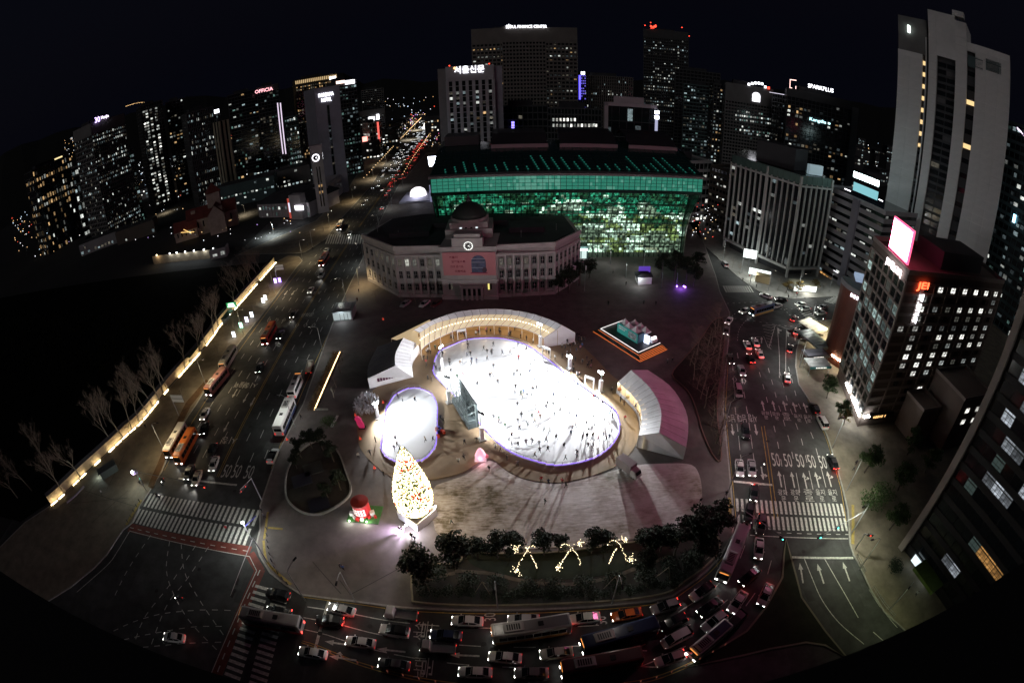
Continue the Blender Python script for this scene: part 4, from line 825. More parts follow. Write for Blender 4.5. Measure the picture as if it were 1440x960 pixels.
for j in range(10):
 for i in range(3): a = P0+u*(3+i*1.7)+n*.5; bl.quad((a.x,a.y,48+j*2.7),(a.x+u.x,a.y+u.y,48+j*2.7),(a.x+u.x,a.y+u.y,49.2+j*2.7),(a.x,a.y,49.2+j*2.7)) if rg.random() < .7 else None
bl.build('blue_windows',E('blue_window',(.2,.16,1),.9),t,kind='stuff')
t,P0,P1,u,nb,W,h = T('office_tower','very tall dark office tower with a red winged logo on top',(905,41),(968,46),560,560,36,36,20,w_dark,.38,(1,3,6,2,3),pier=.5,span=1.2,top=9,seed=33)
s,z = on_face(P0,P1,918,39); c = P0+u*s-nb*1.
lg = MB()
for sx,k in ((-1,1.),(1,1.35)): lg.add([(0,0,0),(sx*3.0*k,1.2,0),(sx*2.6*k,3.2*k,0),(sx*.6,2.2,0),(0,0,.3)],[(0,1,2,3)])
obj('wing_logo',lg.mesh('wing_logo',SIGN_R),t,frame((c.x,c.y,z-.6),(u.x,u.y,0),(0,0,1),(-nb.x,-nb.y,0))); sign(t,P0,P1,(917.5,39.5),'SK',SIGN_R,2.8,1.4)
for x_,y_ in ((907,36),(915,32),(959,39),(969,51),(910,43)): a = azd(x_,y_,561); MB().ico((a.x,a.y,hat(a.x,a.y,x_,y_)),.7).build('warning_lamp',SIGN_R,t)
T('office_tower','dark slab rising behind the red-logo tower',(950,97),(1013,97),480,480,30,26,12,w_dark,.03,(6,3),seed=34)
T('glass_tower','glass office with long dim teal floors behind the green glass hall',(962,118),(1006,126),420,420,30,24,10,w_teal,.5,(5,6,3,2),pier=.2,span=.9,seed=35)
T('residential_tower','narrow tower with stacked warm windows next to the teal-floored office',(1004,118),(1021,121),400,402,16,26,4,w_dark,.5,(0,3,1,2),seed=36)
t,P0,P1,u,nb,W,h = T('office_tower','grid-fronted tower with a white arched sign high on its front',(1021,116),(1087,124),380,385,30,25,16,w_grey,.0,(1,),pier=.5,span=1.1,top=13,seed=37)
sgrid = MB(); rg = random.Random(4)
for zz,p_ in ((163,.9),(169,.75),(157,.35),(183,.6),(187,.35),(213,.25),(178,.2),(193,.15)):
 for x_ in range(1034,1086,3):
  if rg.random() < p_:
   s,z = on_face(P0,P1,x_,zz+(x_-1034)*.12); a = P0+u*s-nb*.45; sgrid.quad((a.x,a.y,z),(a.x+u.x*1.1,a.y+u.y*1.1,z),(a.x+u.x*1.1,a.y+u.y*1.1,z+1.2),(a.x,a.y,z+1.2),rg.choice((1,5,1,2)))
sgrid.build('window_lights',PAL,t,kind='stuff')
s,z = on_face(P0,P1,1063,143); a = P0+u*s-nb*.8; w2 = 2.9
arch = MB(); prof = [(-w2,0),(w2,0),(w2,4.5)] + [(w2*cos(k*pi/8),4.5+2.4*sin(k*pi/8)) for k in range(1,8)] + [(-w2,4.5)]
arch.add([(p[0],p[1],0) for p in prof],[tuple(range(len(prof)))]); obj('arched_sign',arch.mesh('arched_sign',SIGN_W),t,frame((a.x,a.y,z),(u.x,u.y,0),(0,0,1),(-nb.x,-nb.y,0)))
for k in range(7):
 x_ = 1053 + k*4.6; y_ = 119.5 - 2.5*sin((k+.5)/5.5*pi) + (3 if k > 4 else 0); s,z = on_face(P0,P1,x_,y_); c = P0+u*s-nb*.9; MB().box((c.x,c.y,z),(1.7,.3,1.8),rz=atan2(u.y,u.x)).build('sign_letter',SIGN_W if k < 6 else SIGN_R,t)
t,P0,P1,u,nb,W,h = T('glass_tower','broad black glass tower carrying two white signs, right of the arched sign',(1108,124),(1199,133),330,335,34,28,16,w_dark,.16,(6,3,6,0,1),pier=.25,span=.3,top=5,seed=38)
sign(t,P0,P1,(1154,124.5),'SPARKPLUS',SIGN_W,2.6,1.,width=17.); sign(t,P0,P1,(1153,170.5),'Kangdia o',SIGN_C,2.6,.8,width=14.)
a0 = azd(1199,133,335); MB().prism([a0,a0+u*5,a0+u*5+nb*20,a0+nb*20],0,h-3).build('side_shaft',w_grey,t)
lit_columns(t,P0,azd(1205,133,337),[(1197,205)],52,15,(1,1,0),5,1.6,.9)
t,P0,P1,u,nb,W,h = T('office_tower','dark tower edge with a red-outlined roof sign between the two signed towers',(1087,131),(1109,117),370,352,24,24,6,w_dark,.1,(6,3),seed=39)
rs = MB(); s,z = on_face(P0,P1,1117,119); a = P0+u*s-nb*1
for (x0,y0,w0,h0) in ((-4,-3,.5,6),(-4,2.6,8,.5),(-4,-3,3,.5),(3.5,-3,.5,2)): rs.obox((a.x+u.x*x0,a.y+u.y*x0,z+y0),(u.x*w0,u.y*w0,0),(-nb.x*.2,-nb.y*.2,0),(0,0,h0))
rs.build('outline_sign',E('sign_pale_red',(1,.6,.55),2.5),t); panel(t,P0,P1,((1084,130),(1105,134)),E('roof_line',(.9,.85,1),1.4),'roof_light',1.,.2)
# low buildings right behind the green glass hall
t,P0,P1,*_ = T('office_block','dark low block with two rows of bright white windows',(770,152),(846,152),330,330,24,12,16,w_dark,0,(1,),seed=40)
m = MB(); u = (P1-P0).normalized(); n = Vector((u.y,-u.x)); rg = random.Random(8)
for y_,x0,x1 in ((170.5,777,814),(178.5,777,838),(178,829,838)):
 for x_ in range(x0,x1,5):
  if rg.random() < .85: s,z = on_face(P0,P1,x_,y_); a = P0+u*s+n*.5; m.quad((a.x,a.y,z),(a.x+u.x*1.2,a.y+u.y*1.2,z),(a.x+u.x*1.2,a.y+u.y*1.2,z+2),(a.x,a.y,z+2),rg.choice((4,1)))
m.build('window_lights',PAL,t,kind='stuff')
t,P0,P1,u,nb,W,h = T('office_block','pale pink framed office with a white light pillar at its corner',(850,147),(924,153),290,290,20,6,7,w_dark,.2,(6,2),pier=.2,span=.4,seed=41,crown=False)
pk = wl('wall_pink_grey',(.5,.42,.46)); fr = MB()
for (a,b,z0_,z1_) in ((P0-nb*.8,P0+u*2.2-nb*.8,0,h+1.5),(P0-nb*.8,P1-nb*.8,h-.5,h+1.5)): fr.prism([a,b,b+nb*3,a+nb*3],z0_,z1_)
fr.prism([P0+u*5+nb*4,P0+u*W*.75+nb*4,P0+u*W*.75+nb*14,P0+u*5+nb*14],h,h+5); fr.build('pink_frame',pk,t)
a = P1-nb*.6; MB().obox((a.x-u.x*1,a.y-u.y*1,24),(u.x*1.6,u.y*1.6,0),(-nb.x*.4,-nb.y*.4,0),(0,0,h-26)).build('light_pillar',E('pillar_dim',(.6,.62,.9),.7),t)
for dz in (-2.5,-5.5): MB().box((a.x-u.x*.2,a.y-u.y*.2-.6,h+dz),(2.4,.6,1.8)).build('pillar_sign',E('pillar_sign',(.8,.85,1),8),t)
t,P0,P1,*_ = T('office_block','dim block with a vertical blue sign between the two signed towers',(700,150),(770,150),360,360,20,10,10,w_dark,.04,(6,3),seed=42); [panel(t,P0,P1,((719.3,171+k*3.8),(723.3,174+k*3.8)),E('sign_indigo',(.25,.2,1),3.),'sign_letter',1.) for k in range(3)]
# buildings on the street right of the green glass hall
t,P0,P1,*_ = T('office_block','white-banded low office at the right end of the green glass hall',(966,228),(1001,229),250,262,20,7,6,wl('wall_offwhite',(.4,.4,.4)),.35,(4,1,3),pier=.15,span=1.5,seed=43)
t,P0,P1,*_ = T('office_block','dark brick office with few lit floors beside the white-finned building',(1000,233),(1029,236),250,240,22,10,6,w_brown,.22,(1,4,3),pier=.3,span=1.6,seed=44)
t,P0,P1,*_ = T('shop_building','shopping-street corner full of small coloured signs',(972,266),(1000,262),300,290,18,6,6,w_dark,.5,(1,2,4),seed=45)
for i in range(16): x_ = R_.uniform(973,998); y_ = R_.uniform(270,322); panel(t,P0,P1,((x_,y_),(x_+R_.uniform(2,6),y_+R_.uniform(1.2,3))),R_.choice((SIGN_W,SIGN_W,E('sign_hot',(1,.25,.15),2.5),E('sign_amber',(1,.6,.25),2.5),SIGN_B)),'shop_sign',.6)
# ---- white-finned building on the far corner
FA,FB,FC,FD = Vector((95.6,200)),Vector((102.6,180)),Vector((110.2,165.6)),Vector((127.5,167.5)); FH = 42.
t = thing('finned_building','grey office wrapped in white vertical fins on the street corner','building',(FC.x,FC.y,0))
back = [FD+Vector((8,34)),FA+Vector((20,28))]
MB().prism([FA,FB,FC,FD] + back,5,FH-.2).build('glass_core',glass_d,t); MB().prism([p+(Vector((118,190))-p)*.12 for p in [FA,FB,FC,FD]+back],0,5.).build('ground_floor',w_dark,t)
finm = wl('white_fin',(.52,.52,.50),.1); teal_p = M('green_parapet',(.10,.16,.14),.5)
rg = random.Random(77); win = MB()
for (a,b,k) in ((FA,FB,7),(FB,FC,6),(FC,FD,6)):
 u = (b-a).normalized(); n = Vector((u.y,-u.x)); L = (b-a).length
 fme = MB().obox((-.22,-.1,0),(.44,0,0),(0,.9,0),(0,0,FH-7.5)).mesh('fin',finm); pme = MB().obox((0,0,0),(L/k*.94,0,0),(0,.3,0),(0,0,3.6)).mesh('parapet_panel',teal_p)
 gme = MB().obox((0,0,0),(L/k-.5,0,0),(0,.05,0),(0,0,FH-9)).mesh('glazing',glass_d)
 Mx = lambda s,z: frame((a.x+u.x*s,a.y+u.y*s,z),(u.x,u.y,0),(n.x,n.y,0),(0,0,-1)) @ Matrix.Diagonal((1,1,-1,1))
 for i in range(k+1): obj('fin',fme,t,Mx(i*L/k,4.5))
 for i in range(k):
  o = obj('parapet_panel',pme,t,Mx(i*L/k+.05,FH-3.4)); o = obj('glazing',gme,t,Mx(i*L/k+.25,5.5))
  for j in range(11):
   if rg.random() < (.25 if a is FA and j < 6 else .05): q = a+u*(i*L/k+.35)+n*.12; z = 7+j*2.9; win.quad((q.x,q.y,z),(q.x+u.x*(L/k-.7),q.y+u.y*(L/k-.7),z),(q.x+u.x*(L/k-.7),q.y+u.y*(L/k-.7),z+1.3),(q.x,q.y,z+1.3),rg.choice((6,2,3,1)))
 bm = MB().obox((a.x,a.y,3.6),(u.x*L,u.y*L,0),(n.x*1.,n.y*1.,0),(0,0,1.1)); bm.build('beam',finm,t)
 MB().obox((a.x,a.y,FH-4.3),(u.x*L,u.y*L,0),(n.x*.95,n.y*.95,0),(0,0,.7)).build('beam',finm,t)
win.build('window_lights',PAL,t,kind='stuff')
for p in (FA,FB,FC,FD,FC.lerp(FD,.5)):
 MB().box((p.x,p.y-.3,FH/2-.2 if p in (FB,FC,FD) else 2.3),(.9,.9,FH if p in (FB,FC,FD) else 4.6)).build('column',finm,t)
MB().prism([Vector((103,192)),Vector((113,176)),Vector((122,180)),Vector((112,196))],FH,FH+9).build('rooftop_plant',w_dark,t)
MB().box((121,172,FH+2.2),(7,2,4)).build('rooftop_cabin',M('cabin_pale',(.6,.75,.8),.6,emit=(.6,.8,.9),es=.25),t)
# ---- grey office with the bright rooftop screen
t,P0,P1,u,nb,W,h = T('office_building','grey office carrying a glowing pale blue rooftop screen',(1160,262),(1246,292),222,200,26,11,10,w_pale,.34,(1,2,3,1),pier=.0,span=1.9,proud=.3,seed=51,crown=False)
a0 = P0+u*W*.52; MB().prism([a0-nb*1.4,a0+u*3.4-nb*1.4,a0+u*3.4+nb*2,a0+nb*2],0,h+.5).build('stair_shaft',w_lav,t)
panel(t,P0,P1,((1203.5,256),(1240,284)),E('screen_cyan',(.30,.72,.80),.8),'screen',1.2); panel(t,P0,P1,((1203,249),(1240.5,255.5)),E('screen_strip',(.75,1,1),9,True),'light_bar',1.4)
panel(t,P0,P1,((1190,265),(1199,270)),SIGN_W,'sign_box',1.); panel(t,P0,P1,((1238,280),(1244,284)),SIGN_W,'sign_box',1.)
panel(t,P0,P1,((1174,380),(1181,384)),SIGN_W,'sign_box',.8)
for i in range(6): panel(t,P0,P1,((1155+i*4,381+i*3.2),(1158+i*4,391+i*3.2)),E('shop_amber',(1,.5,.15),.9),'shop_window',.5)
# ---- pale hotel tower with recessed window columns
L0,L1 = azd(1262,20,235),azd(1420,80,228); u = (L1-L0).normalized(); nb = Vector((-u.y,u.x)); W = (L1-L0).length
t = thing('hotel_tower','tall pale stone hotel tower with dark window columns and a few warm windows','hotel',(L0.x,L0.y,0))
sx = lambda x,y: on_face(L0,L1,x,y)[0]; zz = lambda x,y: on_face(L0,L1,x,y)[1]
stone_p = M('pale_stone_cladding',(.74,.72,.72),.8,noise=(.06,.2))
hl,hm,hr = zz(1262,20),zz(1330,20),zz(1395,70)
slots = [(sx(1297,80),sx(1301.5,80),'a'),(sx(1303,60),sx(1306.5,60),'b'),(sx(1318,90),sx(1344,95),'c'),(sx(1360,90),sx(1371.5,100),'d')]
edges = [0,slots[0][0],slots[0][1],slots[1][0],slots[1][1],slots[2][0],slots[2][1],slots[3][0],slots[3][1],W]
def lot(a,b,z0,z1,name,mat,dep=24.,off=0.,par=None):
 A,B = L0+u*a+nb*off,L0+u*b+nb*off; return MB().prism([A,B,B+nb*dep,A+nb*dep],z0,z1).build(name,mat,par or t)
ph = 3.6   # cladding panel courses
def clad(a,b,z1,off,nm='wall'):
 w = lot(a,b,0,z1,nm,stone_p,22.,off)
 k = max(1,round((b-a)/6)); j0 = 8
 n = int((z1-28)/ph)
 me = MB().obox((0,0,0),((b-a)/k-.36,0,0),(0,-.16,0),(0,0,ph-.36)).mesh('cladding_panel',stone_p)
 for j in range(n):
  for i in range(k):
   p = L0+u*(a+i*(b-a)/k+.07)+nb*(off-.0); obj('cladding_panel',me,w,frame((p.x,p.y,28+j*ph),(u.x,u.y,0),(nb.x,nb.y,0),(0,0,1)))
clad(edges[0],edges[1],zz(1270,70),0); clad(edges[2],edges[3],hl-8,.0); clad(edges[4],edges[5],hm,-1.2); clad(edges[6],edges[7],hm-2,-1.2); clad(edges[8],edges[9],hr,0)
lot(edges[5],edges[6],zz(1330,82),hm-.1,'wall',stone_p,20,-1.2); lot(edges[0],edges[3],zz(1270,70)+.02,hl,'roof_lounge',w_grey,20,.8); lot(edges[1],edges[4],0,hl-6,'recess',w_dark,20,1.5); lot(edges[5],edges[6],0,zz(1330,82)+.5,'recess',w_dark,18,.6); lot(edges[7],edges[8],0,hr-4,'recess',w_dark,20,1.4)
lot(edges[7],edges[9],hr-3.98,hr-.05,'wall',stone_p,20,.05); lot(sx(1361,82),sx(1382,90),zz(1370,96),zz(1370,80),'louvre',w_teal,.4,-.16); lot(sx(1386,90),sx(1408,100),zz(1397,102),zz(1397,86),'louvre',w_teal,.4,-.16); lot(edges[6]-1,edges[7]-1,hm,hm+2.6,'roof_box',stone_p,5,-1.2)
winme = {}
def hwin(s,z,w,hh_,mat,off):
 key = (round(w,1),mat.name)
 if key not in winme: winme[key] = MB().obox((0,0,0),(w,0,0),(0,-.08,0),(0,0,hh_)).mesh('window',mat)
 p = L0+u*s+nb*off; obj('window',winme[key],t,frame((p.x,p.y,z),(u.x,u.y,0),(nb.x,nb.y,0),(0,0,1)))
w_mul = M('curtain_grey',(.09,.085,.09),.7)
warm = [zz(1298,y) for y in (88,104,121,138,155,172,189,206)]
for z in warm: hwin(slots[0][0]+.1,z-1,1.5,1.9,E('hotel_warm',(1,.7,.32),1.1),1.45)
for j in range(16): hwin(slots[0][0]+.1,30+j*2.4,1.5,1.2,glass_d if j % 3 else w_mul,1.45)
for j in range(26):
 z = 30+j*3.15
 if z > zz(1330,84)-2: break
 for i in range(2): hwin(edges[5]+.25+i*(edges[6]-edges[5])/2,z,(edges[6]-edges[5])/2-.4,2.0,[glass_d,w_mul,glass_d,W_DIM][0 if (i*7+j*5) % 9 else (3 if j in (9,17,20) else 1)],.55)
 hwin(edges[7]+.15,z,edges[8]-edges[7]-.3,2.0,E('hotel_warm',(1,.7,.32),1.1) if j in (13,19) else (glass_d if j % 2 else w_dark),1.35)
MB().box((L0.x+u.x*sx(1278,40),L0.y+u.y*sx(1278,40),zz(1278,41)),(1.4,.5,3.4)).build('lounge_light',E('lounge_light',(.85,1,.9),4),t)
# ---- curved glass building at the right edge
P0,P1 = azd(1408,190,265),azd(1490,260,240); t,P0,P1,*_ = T('glass_tower','teal-lit banded glass tower cut by the right edge of the view',(1409,168),(1500,200),262,240,40,22,12,w_teal,.55,(2,5,6,1),pier=.2,span=1.5,seed=61)
panel(t,P0,P1,((1427,301),(1431,316)),E('sign_sky',(.35,.75,1),5),'sign_panel',1.); ed = MB(); q = [on_face(P0,P1,*p) for p in ((1428,179),(1434,185),(1440,194))]; uu = (P1-P0).normalized()
ed.tube([(P0.x+uu.x*s,P0.y+uu.y*s-1,z) for s,z in q],.35,5); ed.build('edge_light',E('edge_pink',(.95,.7,1),3),t)
# ---- brown corner building with the red and white signs
JA,JC,JB = Vector((90.6,96.5)),Vector((83.5,74.4)),Vector((127.7,73.6)); JH = 40.3
t = thing('corner_office','brown corner office with red and white signs and a glowing pink rooftop screen','building',(JC.x,JC.y,0))
jb = wl('brown_brick',(.19,.145,.125),.2); jl = wl('tan_pier',(.34,.28,.25),.15); JD = JA+(JB-JC)
MB().prism([JA,JC,JB,JD],0,JH).build('wall',jb,t)
def jface(a,b,floors,cols,z0,z1,pier,span,proud):
 u = (b-a).normalized(); n = Vector((u.y,-u.x)); L = (b-a).length
 pm_ = MB().obox((-pier/2,0,0),(pier,0,0),(0,proud,0),(0,0,z1-z0)).mesh('pier',jl); sm_ = MB().obox((0,0,0),(L,0,0),(0,proud-.07,0),(0,0,span)).mesh('spandrel',jl)
 Fm = lambda s,z: frame((a.x+u.x*s,a.y+u.y*s,z),(u.x,u.y,0),(n.x,n.y,0),(0,0,1))
 for i in range(cols+1): obj('pier',pm_,t,Fm(i*L/cols,z0))
 for j in range(floors+1): obj('spandrel',sm_,t,Fm(0,z0+j*(z1-z0)/floors-span/2))
 return u,n,L,Fm
z0,z1 = 3.5,JH-2
u,n,L,Fm = jface(JA,JC,12,7,z0,z1,.45,.6,.35); bw,fh = L/7,(z1-z0)/12
J_LIT = EW('office_tube_light',(.72,.98,.93),.42,False); J_WHT = EW('office_white',(1,1,.93),1.3,False); J_DIM = EW('office_half',(.85,.92,.9),.3,False); J_FNT = E('office_faint',(.7,.7,.6),.08)
wme = {m.name: MB().obox((0,0,0),(bw-.6,0,0),(0,.06,0),(0,0,fh-.75)).mesh('window',m) for m in (glass_d,J_LIT,J_FNT)}
# a window of many panes: mullions are a sub-part
mul = MB(); [mul.obox((k*(bw-.6)/4-.03,.06,0),(.06,0,0),(0,.05,0),(0,0,fh-.75)) for k in range(1,4)]; mul.obox((0,.06,(fh-.75)*.5),(bw-.6,0,0),(0,.04,0),(0,0,.06)); mulm = mul.mesh('mullion',M('mullion_dark',(.03,.03,.03),.6))
lit = {(0,8),(1,7),(2,7),(3,7),(4,7),(5,7),(6,7),(5,9),(6,9),(1,4),(2,4),(3,4),(4,4),(3,3),(4,3),(5,3),(6,3),(2,2),(6,2),(0,6),(1,5),(0,10),(6,5)}
for j in range(12):
 for i in range(7):
  m = J_LIT if (i,j) in lit else (J_FNT if (i*3+j) % 11 == 0 else glass_d)
  o = obj('window',wme[m.name],t,Fm(i*bw+.3,z0+j*fh+.4)); child('mullion',mulm,o)
u,n,L,Fm = jface(JC,JB,14,8,z0,z1,.5,.75,.25); bw,fh = L/8,(z1-z0)/14; ww_ = 1.75
wme = {m.name: MB().obox((0,0,0),(ww_,0,0),(0,.08,0),(0,0,1.35)).mesh('window',m) for m in (glass_d,J_WHT,J_DIM,J_FNT,W_DIM)}
mulm = MB().obox((ww_*.46,.08,0),(.16,0,0),(0,.05,0),(0,0,1.35)).obox((0,.08,.62),(ww_,0,0),(0,.04,0),(0,0,.16)).mesh('mullion',M('mullion_dark',(.03,.03,.03),.6))
rows = {13: 'x.LLLLLL',12: 'xL.....d',11: 'xLdfLLLL',10: 'xL..fff.',9: 'LLddddLd',8: 'xL.LLLLL',7: 'xL.fdLLL',6: 'xLLLL...',5: 'xLLLdfdd',4: 'x.LdLL..',3: 'x...dL..',2: 'xx.L....',1: 'xx..L.L.'}
for j in range(14):
 for i in range(8):
  ch = rows.get(j,'xxxxxxxx')[i]
  if ch == 'x': continue
  m = {'L': J_WHT,'d': J_DIM,'f': J_FNT,'.': glass_d}[ch]; o = obj('window',wme[m.name],t,Fm(i*bw+bw*.32,z0+j*fh+.75)); child('mullion',mulm,o)
sign(t,JC,JB,(1297.5,401),'JEI',E('sign_jei_red',(1,.09,.03),5),2.1,.5,width=4.2); sign(t,JC,JB,(1289,434),'재\n능\n교\n육',SIGN_W,7.2,.5,width=1.9)
sign(t,JA,JC,(1260,377),'JEI 재능교육',E('sign_pinkwhite',(1,.9,.93),5),2.2,.7,width=9.5)
# rooftop: parapet, plant, the big screen on its glowing halo box
MB().wall([JA,JC,JB,JD],.4,JH-.02,JH+1.1,closed=True).build('parapet',jl,t); cJ = (JA+JC+JB+JD)/4; MB().prism([cJ+Vector((-8,-6)),cJ+Vector((12,-6)),cJ+Vector((14,6)),cJ+Vector((-6,6))],JH,JH+4.5).build('rooftop_plant',w_dark,t)
u = (JC-JA).normalized(); n = Vector((u.y,-u.x)); q0,q1 = on_face(JA,JC,1249,342),on_face(JA,JC,1275,366); q2 = on_face(JA,JC,1250,302); a = JA+u*q0[0]-n*.3; ws = q1[0]-q0[0]
scr = MB().obox((a.x,a.y,JH+1.3),(u.x*ws,u.y*ws,0),(-n.x*.5,-n.y*.5,0),(0,0,7.8)); scr.build('screen_halo',E('screen_halo_pink',(1,.10,.22),2.2),t); b = a+n*.04+u*.45  # glowing border added to imitate the lens halo round the screen
MB().obox((b.x,b.y,JH+1.75),(u.x*(ws-.9),u.y*(ws-.9),0),(n.x*.05,n.y*.05,0),(0,0,6.9)).build('screen',E('screen_pink',(1,.22,.42),50,True),t)
# annexes in front of the right face
for (x0,x1,y0,y1,hh_,nm) in ((106,121,60,73.2,15.5,'annex'),(97,104.5,65.5,73.3,9.5,'annex')):
 MB().prism([(x0,y0),(x1,y0),(x1,y1),(x0,y1)],0,hh_).build(nm,jb,t); MB().wall([(x0,y0),(x1,y0),(x1,y1),(x0,y1)],.35,hh_-.02,hh_+.8,closed=True).build('annex_parapet',jl,t)
for x_,z in ((109,11.5),(114.5,11.3),(109.5,8),(115,7.8),(118,11)): obj('window',wme[J_WHT.name],t,frame((x_,59.96,z),(1,0,0),(0,-1,0),(0,0,1)))
for x_ in (104.4,103): pass
MB().obox((JC.x+2.5,JC.y-.5,2.6),(9,-.2,0),(0,-.4,0),(0,0,1.3)).build('shop_fascia',dark_m,t); [MB().box((JC.x+4.+k*.75+(.5 if k > 4 else 0),JC.y-.98,3.2),(.5,.1,.7 if k % 3 else .5)).build('fascia_letter',E('sign_gold',(1,.55,.2),1.6),t) for k in range(7)]
u = (JC-JA).normalized(); n = Vector((u.y,-u.x))
for (s0,s1) in ((9,13),(15,19.5),(20,23.2)): a = JA+u*s0+n*.5; MB().obox((a.x,a.y,3.1),(u.x*(s1-s0),u.y*(s1-s0),0),(n.x*.2,n.y*.2,0),(0,0,.5)).build('awning_light',E('awning_white',(.95,1,1),60,True),t)
a = JC+Vector((.3,-.6)); MB().obox((a.x,a.y,3.3),(3.2,-.1,0),(0,-.2,0),(0,0,.22)).build('awning_light',E('awning_white',(.95,1,1),60,True),t)
# ---- red drum building behind the corner office
c = Vector((101.5,104.5)); t = thing('drum_building','curved red-brown drum building with a white lit name band','building',(c.x,c.y,0))
arc = [(c.x+9.5*cos(a),c.y+9.5*sin(a)) for a in [radians(130+i*12) for i in range(18)]]
MB().prism(arc,0,24).build('wall',M('red_cladding',(.16,.045,.025),.55,noise=(.3,.2)),t)
band = MB().wall([(c.x+9.75*cos(a),c.y+9.75*sin(a)) for a in [radians(150+i*8) for i in range(17)]],.2,23.2,24.6).build('roof_rim',w_pale,t)
for i in range(8): a = radians(196+i*6.2); obj('band_letter',MB().box((0,0,0),(.7,.12,1.)).mesh('band_letter',SIGN_V if False else E('band_white',(.9,.85,1),3)),t,Matrix.Translation((c.x+9.95*cos(a),c.y+9.95*sin(a),22.4)) @ Matrix.Rotation(a+pi/2,4,'Z'))
for i in range(7): a = radians(188+i*9); MB().obox((c.x+9.6*cos(a),c.y+9.6*sin(a),2.6),(-1.4*sin(a),1.4*cos(a),0),(.15*cos(a),.15*sin(a),0),(0,0,.3)).build('awning_light',E('awning_warm',(1,.90,.66),60,True),t)
MB().prism([c+Vector((-4,3)),c+Vector((3,-1)),c+Vector((6,4)),c+Vector((-1,8))],24,25).build('roof_canopy',E('canopy_blue',(.5,.65,.9),.5),t)
# ---- dark office with the pale corner pillar, near right
KP = Vector((73.7,36.9)); t = thing('dark_office','black near office with a pale corner pillar and a few lit windows','building',(KP.x,KP.y,0))
ud = Vector((sin(radians(10)),-cos(radians(10)))); nd = Vector((-cos(radians(10)),-sin(radians(10)))); kd = w_dark
KE = KP+ud*46; MB().prism([KP-nd*.3,KE-nd*.3,KE-nd*30,KP-nd*30],0,62).build('wall',M('black_cladding',(.01,.01,.011),.6,noise=(.2,.3)),t)
MB().prism([KP+nd*.7-ud*.9,KP+nd*.7+ud*.5,KP-nd*.9+ud*.5,KP-nd*.9-ud*.9],0,62.5).build('pillar',M('pillar_stone',(.36,.31,.28),.8,noise=(.2,.15)),t)
fh,bw = 3.55,2.6; K_W = EW('office_daylight',(.82,.9,1),.32,False); K_O = EW('office_orange',(1,.5,.15),.3,False); K_D = E('office_teal_dim',(.4,.6,.55),.08)
spm = MB().obox((0,0,0),(45.5,0,0),(0,.25,0),(0,0,1.3)).mesh('spandrel',M('spandrel_dark',(.014,.013,.014),.7)); wms = {m.name: MB().obox((0,0,0),(bw-.15,0,0),(0,.06,0),(0,0,fh-1.4)).mesh('window',m) for m in (glass_d,K_W,K_O,K_D)}
FK = lambda s,z,o=-.3: frame((KP.x+ud.x*s-nd.x*o*-1,KP.y+ud.y*s-nd.y*o*-1,z),(ud.x,ud.y,0),(nd.x,nd.y,0),(0,0,1))
kmul = MB().obox((bw*.32,.06,0),(.09,0,0),(0,.05,0),(0,0,fh-1.4)).obox((bw*.64,.06,0),(.09,0,0),(0,.05,0),(0,0,fh-1.4)).obox((0,.06,.5),(bw-.15,0,0),(0,.04,0),(0,0,.08)).obox((0,.06,1.55),(bw-.15,0,0),(0,.05,0),(0,0,.22)).mesh('mullion',M('mullion_dark',(.03,.03,.03),.6))
litk = {(2,6): K_W,(3,6): K_W,(4,6): K_W,(2,8): K_W,(3,8): K_W,(1,9): K_W,(2,10): K_W,(1,11): K_W,(2,7): K_D,(5,7): K_W,(4,9): K_W,(5,3): K_O,(6,3): K_O,(7,3): K_O,(4,3): K_D,(3,1): K_W,(4,1): K_W,(5,7): K_W,(3,12): K_W,(1,5): K_D}
for j in range(17):
 obj('spandrel',spm,t,FK(.5,1.2+j*fh))
 for i in range(16):
  m = litk.get((i,j),glass_d); o = obj('window',wms[m.name],t,FK(1.2+i*bw,2.55+j*fh)); (child('mullion',kmul,o) if m is not glass_d else None)
# ground-floor portico lights near its foot
MB().prism([KP+nd*4+ud*6,KP+nd*4+ud*13,KP+ud*13,KP+ud*6],2.6,3.4).build('portico_roof',M('green_canopy',(.10,.16,.03),.7,noise=(.5,.3)),t)
for s_ in (3.5,8): a = KP+ud*s_+nd*.4; MB().obox((a.x,a.y,.6),(ud.x*2.4,ud.y*2.4,0),(nd.x*.1,nd.y*.1,0),(0,0,1.9)).build('shop_window',E('lobby_white',(.8,.95,1),1.2,True),t)
# ---- own roof ledge below the viewpoint
t = thing('hotel_block','black roof ledge of the block the view is taken from','building',(0,-10,0))
e = [Vector((-60,.62+.76)),Vector((60,.62-.76))]; 
MB().prism([e[0],(-60,-30),(60,-30),e[1]],0,CAM_H-2.1).build('wall',black_m,t)
